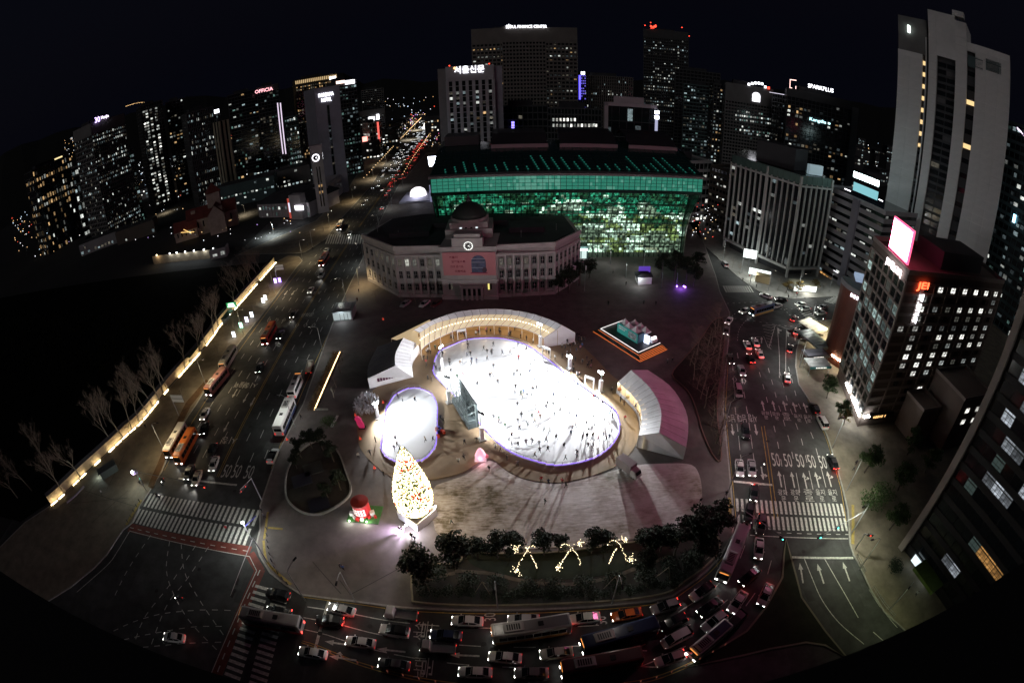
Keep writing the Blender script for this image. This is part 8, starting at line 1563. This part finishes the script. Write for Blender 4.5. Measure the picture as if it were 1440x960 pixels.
for q,lb,kk,s in (((1162,560),'leafy tree beside the shelter roofs',LEAFY,.85),((1178,590),'leafy tree at the corner office’s foot',LEAFY,.9),((1186,598),'yellow-leaved tree at the bright shop front',AUTUMN,.7),((1215,665),'dark leafy tree on the right pavement',LEAFY,1.),((1240,700),'rounded green bush on the right pavement',SHRUB_G,1.2),((1222,712),'rounded green bush nearest the right crossing',SHRUB_G,1.3),((1262,690),'dark tree before the black office',LEAFY,1.),((1275,640),'dark tree under the corner office annex',LEAFY,1.),((1300,665),'dark tree deep in the forecourt',LEAFY,1.),((1250,745),'dark tree by the black office’s pale pillar',LEAFY,.9),((1255,800),'low dark shrub by the pale pillar',SHRUB,1.)): tree_at(kk,q,lb,'leafy_tree','trees on the right pavement',s)
for i,q in enumerate(((250,560),(300,500),(325,470),(350,440),(372,412),(392,390))): tree_at(BARE_S,(q[0]+8,q[1]),'small bare street tree on the left pavement, %s from the crossing' % ['first','second','third','fourth','fifth','sixth'][i],'street_tree','street trees on the left pavement',.75)
for i,q in enumerate(((480,290),(500,268),(515,250),(470,305),(455,325),(530,300),(545,280),(555,265))): tree_at(BARE_S,q,'bare street tree along the far avenue, %s' % ['by the cream wing','beyond the cream wing','farthest on the left side','before the clock tower','near the far crossing','first on the right side','second on the right side','third on the right side'][i],'street_tree','street trees along the far avenue',1.)

# ================================================================ STREET FURNITURE AND LAMPS
def street_lamp(p,rz,label,energy,color=(1,.88,.68),h=9.,arm=2.2,grp='street lamps'):
 t = thing('street_lamp',label,'street lamp',(p[0],p[1],.13),rz,grp)
 child('pole',MB().tube([(0,0,0),(0,0,h*.96),(arm*.3,0,h+.15),(arm,0,h+.3)],[.11,.07,.06,.05],6).mesh('pole',grey_m),t); child('lamp_head',MB().obox((arm-.2,-.14,h+.2),(.8,0,0),(0,.28,0),(0,0,.14)).mesh('lamp_head',dark_m),t); child('lamp_panel',MB().obox((arm-.12,-.1,h+.17),(.62,0,0),(0,.2,0),(0,0,.02)).mesh('lamp_panel',E('lamp_panel',(1,.92,.75),10)),t)
 l = lamp('street_light','SPOT',(0,0,0),energy,color,None,.25,None,radians(150),.7); l.parent = t; l.matrix_basis = Matrix.Translation((arm+.2,0,h+.1)); return t
for i,y in enumerate((72,100,130,162,198,245,300)): street_lamp((interp(LKp,y)-2.2,y),0.,'street lamp on the avenue’s palace side, %s from the crossing' % ORD[i],4200 if i else 3000,(1,.78,.46)); 
for i,y in enumerate((84,116,150,186,228,275,330)): street_lamp((interp(RKp,y)+1.5,y),pi,'street lamp on the avenue’s plaza side, %s from the crossing' % ORD[i],1400,(.95,1,.92))
for i,q in enumerate(((1196,752),(1190,690),(1170,630))): street_lamp(gp(*q),pi+.3,'street lamp on the right-hand road, %s from the black office' % ORD[i],4200,(.95,1,.82))
for i,q in enumerate(((1030,690),(1021,610))): street_lamp(gp(*q)+Vector((-1,0)),.2,'street lamp on the right garden’s kerb, %s from the crossing' % ORD[i],1500,(1,.95,.9))
for i,q in enumerate(((1122,520),(1138,462),(1078,412),(1120,416),(1165,412),(1040,386),(1015,366))): street_lamp(gp(*q)+Vector((1,1)),[pi,4.,-1.4,-1.4,-1.4,-2.2,-2.2][i],'street lamp at the right-hand junction, %s' % ['by the shelter roofs','at the rounded kerb','left of the bright shops','before the bright shops','at the side street','up the far street','farthest up the far street'][i],[4200,4500,3200,3800,2500,2500,2200][i],(.95,1,.93))
street_lamp(gp(430,845),1.2,'street lamp at the plaza’s lower left kerb',500,(1,.9,.75)); street_lamp(gp(1208,800),pi,'street lamp by the railings at lower right',1100,(.85,1,.55)); street_lamp(gp(1250,858),pi+.4,'street lamp over the lower right pavement',800,(.85,1,.55))
street_lamp(gp(700,857),pi*1.5,'street lamp on the garden kerb over the jam, left',300,(1,.9,.75)); street_lamp(gp(860,850),pi*1.5,'street lamp on the garden kerb over the jam, right',300,(1,.9,.8)); street_lamp(gp(500,846),pi*1.5,'street lamp on the plaza kerb over the stop line',300,(1,.92,.8))
for i,q in enumerate(((880,392),(905,378),(858,372))): street_lamp(gp(*q),-1.6,'plaza lamp before the glass hall, %s' % ['nearest the info booth','near the glass front','left of the entrance'][i],500,(.92,1,.95),6.,.8)
street_lamp(gp(505,402),0.,'lamp over the pavement left of the old hall',3000,(1,.75,.38),7.,1.); street_lamp(gp(440,350),0.,'lamp at the far left corner',700,(1,.85,.6)); street_lamp(gp(1173,480),pi,'lamp over the bright right pavement',13000,(1,.88,.58),7.)
# signal masts
def signal(q,to,label,h=6.2,lights=(('r',.9),),back=True):
 p = gp(*q); e = gp(*to,h); t = thing('traffic_signal',label,'traffic signal',(*p,.13),0,'traffic signals'); MB().tube([(*p,.13),(*p,h+.2)],[.13,.1],6).build('pole',grey_m,t); MB().tube([(*p,h),(*e,h+.25)],[.08,.05],6).build('arm',grey_m,t)
 for c_,f in lights:
  a = p.lerp(e,f); MB().box((a.x,a.y,h-.1),(1.3,.35,.5),rz=atan2((e-p).y,(e-p).x)).build('signal_head',dark_m,t); MB().ico((a.x,a.y-.2,h-.1),.17).build('signal_lamp',SIGN_R if c_ == 'r' else E('signal_green',(.1,1,.75),6),t)
 return t
signal((368,703),(338,690),'traffic signal mast at the plaza end of the left crossing',lights=(('r',.95),('r',.55))); signal((206,690),(290,684),'traffic signal arm reaching over the left stop line',lights=(('r',.98),)); signal((376,790),(325,838),'long signal arm reaching into the dark junction',7.,(('r',.75),('r',.95))); signal((1198,748),(1150,756),'traffic signal mast right of the right-hand crossing',lights=(('g',.6),('g',.95))); signal((1028,745),(1102,757),'dark signal arm over the right-hand stop line',lights=(('r',.45),('g',.98))); signal((1202,772),(1232,752),'small signal post by the lower right railings',4.5,(('r',.5),)); signal((1055,398),(1050,392),'signal post on the far corner',5,(('r',.5),)); signal((1120,418),(1117,420),'signal post at the far kerb',4.5,(('r',.5),))
# bright sign post at the left crossing
p = gp(203,684); t = thing('sign_post','lit signpost with bright lamp at the left crossing','sign',(*p,.13)); MB().tube([(*p,.13),(*p,5)],.09,6).build('pole',grey_m,t); MB().box((p.x-.6,p.y,4.4),(1.6,.3,1.),rz=.5).build('sign_panel',M('sign_violet_panel',(.3,.2,.45),.6),t); MB().ico((p.x-1.,p.y-.3,4.8),.3).build('lamp_globe',E('globe_white',(.92,1,.95),22),t); lamp('sign_lamp','POINT',(p.x-1.2,p.y-.6,4.6),800,(.9,1,.9),t,.2); MB().ico((p.x+.3,p.y-.3,2.8),.16).build('signal_lamp',E('signal_green',(.1,1,.75),6),t)
p = gp(354,757); t = thing('lamp_post','bright white lamp post at the plaza corner of the left crossing','street lamp',(*p,.13)); MB().tube([(*p,.13),(*p,4.6)],.09,6).build('pole',grey_m,t); MB().ico((p.x,p.y,4.7),.32).build('lamp_globe',E('globe_white',(.92,1,.95),22),t); MB().tube([(*p,3.6),(p.x+1.2,p.y+3.2,3.2)],.12,5).build('blue_banner',M('banner_blue',(.06,.06,.3),.6),t); lamp('post_lamp','POINT',(p.x,p.y-.5,4.6),1500,(.95,1,.92),t,.25)
# direction signs on gantries over the left kerb
for q,lb in (((252,585),'white direction sign on a tall post by the cream bus'),((390,395),'white direction sign on a post at the far left kerb')):
 p = gp(*q); t = thing('direction_sign',lb,'sign',(*p,.13),0,'direction signs'); MB().tube([(*p,.13),(*p,7)],.12,6).build('pole',grey_m,t)
 for k in (5.2,6.4): MB().box((p.x+2,p.y,k),(4.2,.12,.95)).build('sign_panel',M('sign_pale',(.55,.55,.5),.6,emit=(.9,.9,.8),es=.06),t)
# bus shelters with lit advertising panels
def shelter(q,label,lit=True,roof=(.06,.10,.07),L=7.):
 p = gp(*q); t = thing('bus_shelter',label,'bus shelter',(*p,.13),radians(94),'bus shelters and stands on the left pavement'); child('roof',MB().box((0,0,2.7),(L,2.4,.14)).mesh('roof',M('shelter_roof%d' % q[0],roof,.5)),t)
 for x_ in (-L/2+.3,L/2-.3):
  for y_ in (-.9,.9): child('post',MB().tube([(x_,y_,0),(x_,y_,2.7)],.05,5).mesh('post',grey_m),t)
 child('back_glass',MB().box((0,1.0,1.3),(L-.6,.05,2.)).mesh('back_glass',M('shelter_glass',(.25,.3,.3),.1)),t); child('bench',MB().box((0,.4,.45),(L-2,.4,.08)).mesh('bench',grey_m),t)
 if lit: child('advert_panel',MB().box((L/2-.2,0,1.3),(.12,1.3,2.1)).mesh('advert_panel',E('advert',(.9,.95,1),3.5)),t); l = lamp('shelter_lamp','POINT',(0,0,0),120,(.9,1,.98),None,.2); l.parent = t; l.matrix_basis = Matrix.Translation((L/2+.6,0,1.6))
 return t
shelter((275,503),'green-roofed shelter near the middle of the palace wall',False,(.07,.11,.04),9); shelter((322,452),'bus shelter below the green illuminated sign',False,(.05,.09,.06)); 
for q,lb,c_ in (((330,475),'white-lit advert stand, nearest of the kerbside row',(.9,.95,1)),((340,462),'green-topped lit advert stand in the kerbside row',(.5,1,.7)),((348,454),'violet-lit advert stand, third of the kerbside row',(.75,.7,1)),((355,447),'white-lit advert stand, fourth of the kerbside row',(.85,.9,1)),((371,427),'white-lit advert stand, fifth of the kerbside row',(.95,1,.95)),((374,423),'white-lit advert stand, sixth of the kerbside row',(.95,1,.95)),((388,399),'small violet-lit stand, seventh of the kerbside row',(.6,.4,1)),((394,398),'small violet-lit stand, last of the kerbside row',(.5,.3,1))):
 p = gp(*q); t = thing('advert_stand',lb,'advert',(*p,.13),0,'lit advert stands along the left kerb'); MB().box((p.x,p.y,1.35),(1.2,.25,2.1)).build('lit_panel',E('advert_%d' % q[0],c_,3.2),t); MB().box((p.x,p.y+.05,.2),(1.3,.5,.3)).build('base',dark_m,t); MB().box((p.x,p.y+.03,2.5),(1.35,.4,.15)).build('cap',dark_m,t); lamp('advert_glow','POINT',(p.x,p.y-.9,1.4),60,c_,t,.3)
p = gp(326,443); t = thing('green_sign','glowing green sign board over the bus shelter roof','sign',(*p,.13)); MB().tube([(*p,.13),(*p,4.6)],.12,6).build('pole',grey_m,t); MB().box((p.x+1.2,p.y-.2,4.1),(4.2,.3,2.),rz=.1).build('sign_panel',E('sign_green_dark',(.02,.35,.1),.7),t); [MB().box((p.x+1.2,p.y-.42,3.6+k*.55),(3.2-k*.4,.08,.28),rz=.1).build('sign_line',E('sign_green_text',(.6,1,.75),4),t) for k in range(3)]
# subway entrance, planters near the palace gate
p = gp(155,665); t = thing('subway_entrance','dark stairwell entrance with a pale railing on the left pavement','subway entrance',(*p,.13)); MB().box((p.x,p.y,1.),(5.4,2.6,1.9),rz=.9).build('wall',M('subway_glass',(.12,.16,.15),.3),t); MB().box((p.x-.3,p.y,2.),(6.,3.,.15),rz=.9).build('roof',M('subway_roof',(.10,.12,.12),.4),t); lamp('subway_lamp','POINT',(p.x-3,p.y-2,1.5),160,(.8,1,.95),t,.3)
p = gp(107,698); t = thing('curved_bench','long pale curved bench before the palace wall end','bench',(*p,.13)); MB().wall(catmull([gp(95,708),gp(108,697),(gp(119,685))],6),.6,.3,.55).build('seat',M('bench_lilac',(.45,.40,.48),.7),t); [MB().box((*q_,.2),(.4,.4,.25)).build('leg',conc,t) for q_ in (gp(97,706),gp(108,697),gp(117,687))]
# shelter roofs on the right pavement
for q,w_,d_,rz,lb in (((1135,470),7,8,.35,'pale flat-roofed shelter at the rounded right kerb'),((1137,490),6.5,11,.18,'glass-roofed long shelter, second on the right kerb'),((1138,510),8.5,4,.0,'dark sign-fronted shelter roof with white lettering strip'),((1141,524),7.5,4.5,-.05,'pale shelter roof with a teal front, nearest the camera')):
 p = gp(*q)+Vector((1.2,0)); t = thing('shelter_roof',lb,'shelter',(*p,.13),rz,'subway shelter roofs on the right pavement'); child('roof',MB().box((0,0,3.2),(w_,d_,.25)).mesh('roof',M('roof_%d' % q[1],{470: (.5,.46,.36),490: (.16,.2,.19),510: (.08,.085,.09),524: (.4,.42,.42)}[q[1]],.5,noise=(.6,.3))),t)
 for sx_ in (-1,1):
  for sy in (-1,1): child('post',MB().tube([(sx_*(w_/2-.3),sy*(d_/2-.3),0),(sx_*(w_/2-.3),sy*(d_/2-.3),3.2)],.08,5).mesh('post',grey_m),t)
 n_ = max(2,int(d_/1.4)); [child('roof_panel',MB().box((0,-d_/2+(k+.5)*d_/n_,3.36),(w_*.86,d_/n_*.86,.06)).mesh('roof_panel',M('rpanel_%d' % q[1],{470: (.55,.5,.4),490: (.26,.32,.31),510: (.2,.2,.24),524: (.5,.52,.52)}[q[1]],.35)),t) for k in range(n_)]
 child('fascia',MB().box((0,-d_/2-.05,2.9),(w_,.12,.7)).mesh('fascia',M('fascia_%d' % q[1],{470: (.4,.38,.3),490: (.1,.12,.12),510: (.03,.03,.03),524: (.03,.18,.17)}[q[1]],.5)),t)
 if q[1] in (510,524): [child('fascia_letter',MB().box((-1.6+k*.55,-d_/2-.13,2.92),(.36,.04,.3)).mesh('fascia_letter',E('fascia_white',(1,.95,.85),1.6)),t) for k in range(7)]
# lower-right railings, bollards along kerbs
for i,(ps,lb) in enumerate((([(1203,783),(1209,795),(1214,806)],'steel railing at the lower right kerb'),([(1226,828),(1240,850),(1255,868)],'dark railing along the lower right road'))):
 P_ = catmull(px(ps),6); t = thing('railing',lb,'railing',(*P_[0],.13),0,'kerb railings'); [MB().tube([(*p,z) for p in P_],.04,5).build('rail',grey_m,t) for z in (.6,1.1)]; [MB().tube([(*p,.13),(*p,1.15)],.04,5).build('post',grey_m,t) for p in P_[::2]]
bol = MB().lathe([(.1,0),(.1,.8),(.07,.9)],8).mesh('bollard',M('bollard_dark',(.05,.05,.05),.5)); gi = 0
for ps,lb in (([(376,745),(378,770),(387,800),(405,822)],'short dark bollard round the plaza’s lower left corner'),([(197,706),(186,725),(178,738)],'short dark bollard at the left end of the left crossing')):
 for p,d in along(catmull(px(ps),5),1.6): tag(obj('bollard',bol,None,Matrix.Translation((p.x,p.y,.13))),lb,'bollard','bollards: '+lb)
mb_ = MB().lathe([(.08,0),(.08,.55),(.05,.7)],6).mesh('lane_post',M('lane_post_orange',(.4,.1,.03),.6,emit=(1,.3,.2),es=.12))
for p,d in along([k.lerp(b,1.01) for k,b in zip(KT,KB)][4:34],2.4): tag(obj('lane_post',mb_,None,Matrix.Translation((p.x,p.y,0))),'small lane post in the row along the front road’s centre line','lane post','lane posts on the front road')
# traffic cones / small red lamps on the plaza
cone = MB().lathe([(.3,0),(.3,.06),(.2,.07),(.04,.75)],10).mesh('traffic_cone',M('cone_red',(.6,.06,.03),.6,emit=(1,.1,.05),es=.5))
for q,lb in (((500,585),'red cone left of the left mast'),((507,618),'red cone below the pink cut-out'),((527,659),'red cone on the deck’s lower left rim'),((539,450),'red cone on the dark paving behind the ticket tent'),((539,567),'red cone between the left mast and small rink'),((404,619),'red cone beside the white coach’s rear')): p = gp(*q); tag(obj('traffic_cone',cone,None,Matrix.Translation((p.x,p.y,.2))),lb,'traffic cone','traffic cones on the plaza')
# red skate rack, crates between the rinks
p = gp(620,610); t = thing('skate_aid_rack','cluster of red and blue skating aids between the rinks','rack',(*p,.2)); rg = random.Random(3)
for k in range(9): MB().box((p.x+rg.uniform(-1,1),p.y+rg.uniform(-1.4,1.4),.6),(.5,.5,.8),rz=rg.random()).build('skating_aid',M('aid_red',(.5,.05,.02),.6) if k % 3 else M('aid_blue',(.06,.07,.3),.6),t)
# far avenue sparkle: lit event domes and shop signs
p = gp(590,278); t = thing('event_dome','glowing white dome on a pale platform left of the green glass hall','dome',(*p,.13)); MB().box((p.x+1,p.y,.6),(22,26,1.)).build('platform',M('platform_lilac',(.4,.4,.52),.6),t); MB().lathe([(5.2,1.1),(5.,3),(4.,4.9),(2.2,6),(.1,6.4)],16,(p.x-1,p.y+2)).build('dome',M('dome_lit',(.8,.8,.8),.5,emit=(1,.95,1),es=1.6),t,smooth=True); lamp('dome_lamp','POINT',(p.x-1,p.y-6,5),1200,(.85,.85,1),t,.8); MB().box((p.x+11,p.y-12,5),(5,3,10)).build('lilac_block',M('block_lilac',(.45,.45,.6),.6,emit=(.6,.62,1),es=.25),t)
p = azd(609,227,262); t = thing('street_screen','glaring white screen on a post left of the green glass hall','screen',(*p,.13)); hz = hat(p.x,p.y,609,227); MB().tube([(*p,.1),(*p,hz-1.5)],.25,6).build('post',grey_m,t); MB().loft([[(p.x-2.6,p.y,hz+2.6),(p.x+2.6,p.y,hz+2.6),(p.x+2.6,p.y+.4,hz+2.6),(p.x-2.6,p.y+.4,hz+2.6)],[(p.x-2.1,p.y,hz-2.6),(p.x+2.1,p.y,hz-2.6),(p.x+2.1,p.y+.4,hz-2.6),(p.x-2.1,p.y+.4,hz-2.6)]]).build('screen',E('screen_glare',(.8,.85,1),10),t)
p = azd(600,184,760); t = thing('light_cone','cone-shaped white light tree at the far end of the avenue','light decoration',(*p,0)); m = MB(); rg = random.Random(4)
for k in range(260): z = rg.random()**1.3*15; r = (1-z/15)*6; a = rg.uniform(0,6.28); m.octa((p.x+r*cos(a),p.y+r*sin(a),z),.45)
m.build('light_string',E('cone_lights',(1,.93,.85),3.5),t,kind='stuff'); MB().tube([(*p,0),(*p,15)],.3,5).build('mast',grey_m,t)
sm = MB(); rg = random.Random(8); cols = [E('glit_white',(.9,.95,1),2.6),E('glit_warm',(1,.65,.3),2.2),E('glit_red',(1,.08,.06),2.5),E('glit_violet',(.6,.4,1),2.2),E('glit_pink',(1,.15,.45),3.)]
y = 335.
while y < 980:
 for side,n_ in ((1,4),(-1,5)):
  for k in range(n_):
   if rg.random() < (.42 if y > 430 else .25):
    p = ave(k+.5,n_,side,y+rg.uniform(-4,4)); [sm.octa((p.x+dx,p.y,.8),y*.00062*rg.uniform(.7,1.15),2 if side > 0 else 0) for dx in (-.7,.7)]
  if int(y) % 2: p = ave(n_+.6,n_,side,y); sm.octa((p.x,p.y,8.5),y*.00085,1)
 y += 10.
for k in range(260): y = rg.uniform(470,980); side = rg.choice((-1,1)); p = ave(1,1,side,y); sm.octa((p.x+side*rg.uniform(2,22),p.y,rg.uniform(2,14)),y*.0007*rg.uniform(.5,1.3),rg.choice((0,0,1,1,1,3,4)))
for k in range(60): q = (rg.uniform(601,611),rg.uniform(170,180)); b = azd(q[0],q[1],800); sm.octa((b.x,b.y,hat(b.x,b.y,*q)),.8,4) if abs(q[0]-606) > 3.4 or q[1] < 172 else None
for k in range(60): q = (rg.uniform(968,1010),rg.uniform(285,345)); b = azd(q[0],q[1],rg.uniform(225,270)); z = hat(b.x,b.y,*q); sm.octa((b.x,b.y,max(.6,z)),.2*rg.uniform(.6,1.4),rg.choice((0,0,1,2)))
for k in range(210): q = (rg.uniform(20,425),rg.uniform(232,345)); q = (q[0],q[1]+max(0,150-q[0])*.2); b = gp(*q); sm.octa((b.x,b.y,2.5),b.length*.0008*rg.uniform(.5,1.3),rg.choice((0,0,1,1,0,3)))
obj('street_glitter',sm.mesh('street_glitter',cols),kind='stuff',label='countless tiny lamps and tail lights of the far streets',category='street lights')
for i,(y,e) in enumerate(((370,4000),(440,6000),(520,9000),(620,14000),(740,22000))): street_lamp((interp(LKp,y)-2,y),0.,'tall lamp far up the avenue, %s' % ORD[i],e*2,(1,.85,.62),11.)
# lights of the bright corner shops
p = gp(1128,408); t = thing('shop_row','low bright glass shop pavilion under the finned building','shop',(*p,.13)); MB().box((p.x,p.y,1.7),(11,4,3.),rz=-.1).build('wall',M('shop_pale',(.5,.5,.46),.6),t); MB().box((p.x,p.y-2.1,1.7),(10.4,.15,2.4),rz=-.1).build('lit_window',E('shop_front',(.95,1,.92),1.6),t); MB().box((p.x,p.y-.6,3.4),(12,5.6,.25),rz=-.1).build('roof',M('shop_roof',(.35,.33,.25),.7),t); lamp('shop_lamp','POINT',(p.x,p.y-3.6,2.6),900,(1,.97,.85),t,.5)
p = gp(1072,396); t = thing('corner_kiosk','low tan kiosk with a bright side on the far corner','kiosk',(*p,.13)); MB().box((p.x,p.y,1.5),(6,4,2.7),rz=-.5).build('wall',M('kiosk_tan',(.34,.27,.15),.7),t); MB().box((p.x+1,p.y+5,1.6),(9,.3,2.6),rz=-.5).build('lit_window',E('kiosk_glow',(.9,1,.95),1.8),t); lamp('kiosk_lamp','POINT',(p.x-3.6,p.y+1,3.2),900,(.95,1,.9),t,.4)
p = gp(1052,375); t = thing('lit_billboard','small glaring billboard at the finned building’s street side','billboard',(*p,.13)); MB().tube([(*p,.1),(*p,5)],.15,6).build('post',grey_m,t); MB().box((p.x,p.y,5.6),(5.5,.4,3.4),rz=-.4).build('panel',E('billboard',(.9,1,.97),4),t)
for i,q in enumerate(((120,305),(175,296),(232,300),(300,288),(345,302),(385,330),(352,262),(268,258))): street_lamp(gp(*q),i*.9,'lamp among the low dark buildings beyond the palace, %s from the far edge' % ORD[i],12000,(.9,1,.97) if i % 2 else (1,.8,.5),7.,1.)
for p,d in along(catmull(px([(596,840),(650,845),(720,847),(793,844),(866,840),(912,834),(942,826),(962,814),(988,794)]),5),1.9): tree(SHRUB[rg.randrange(3)],(p.x+rg.uniform(-.3,.3),p.y+rg.uniform(.3,1.6)),'low dark shrub in the dense band along the front road kerb','shrub','shrub band along the front road',rg.uniform(.45,.75),z=.22,cat='shrub')
# parked cars behind the arched tent
for i,q in enumerate(((570,427),(597,427),(613,427))): V('sedan',q,(q[0]-8,q[1]+6),(SI,WH,MR)[i],'dim parked car before the old hall, %s' % ('leftmost of three','middle of three','rightmost of three')[i],head=False,group='parked cars before the old hall')
bpy.context.view_layer.update()
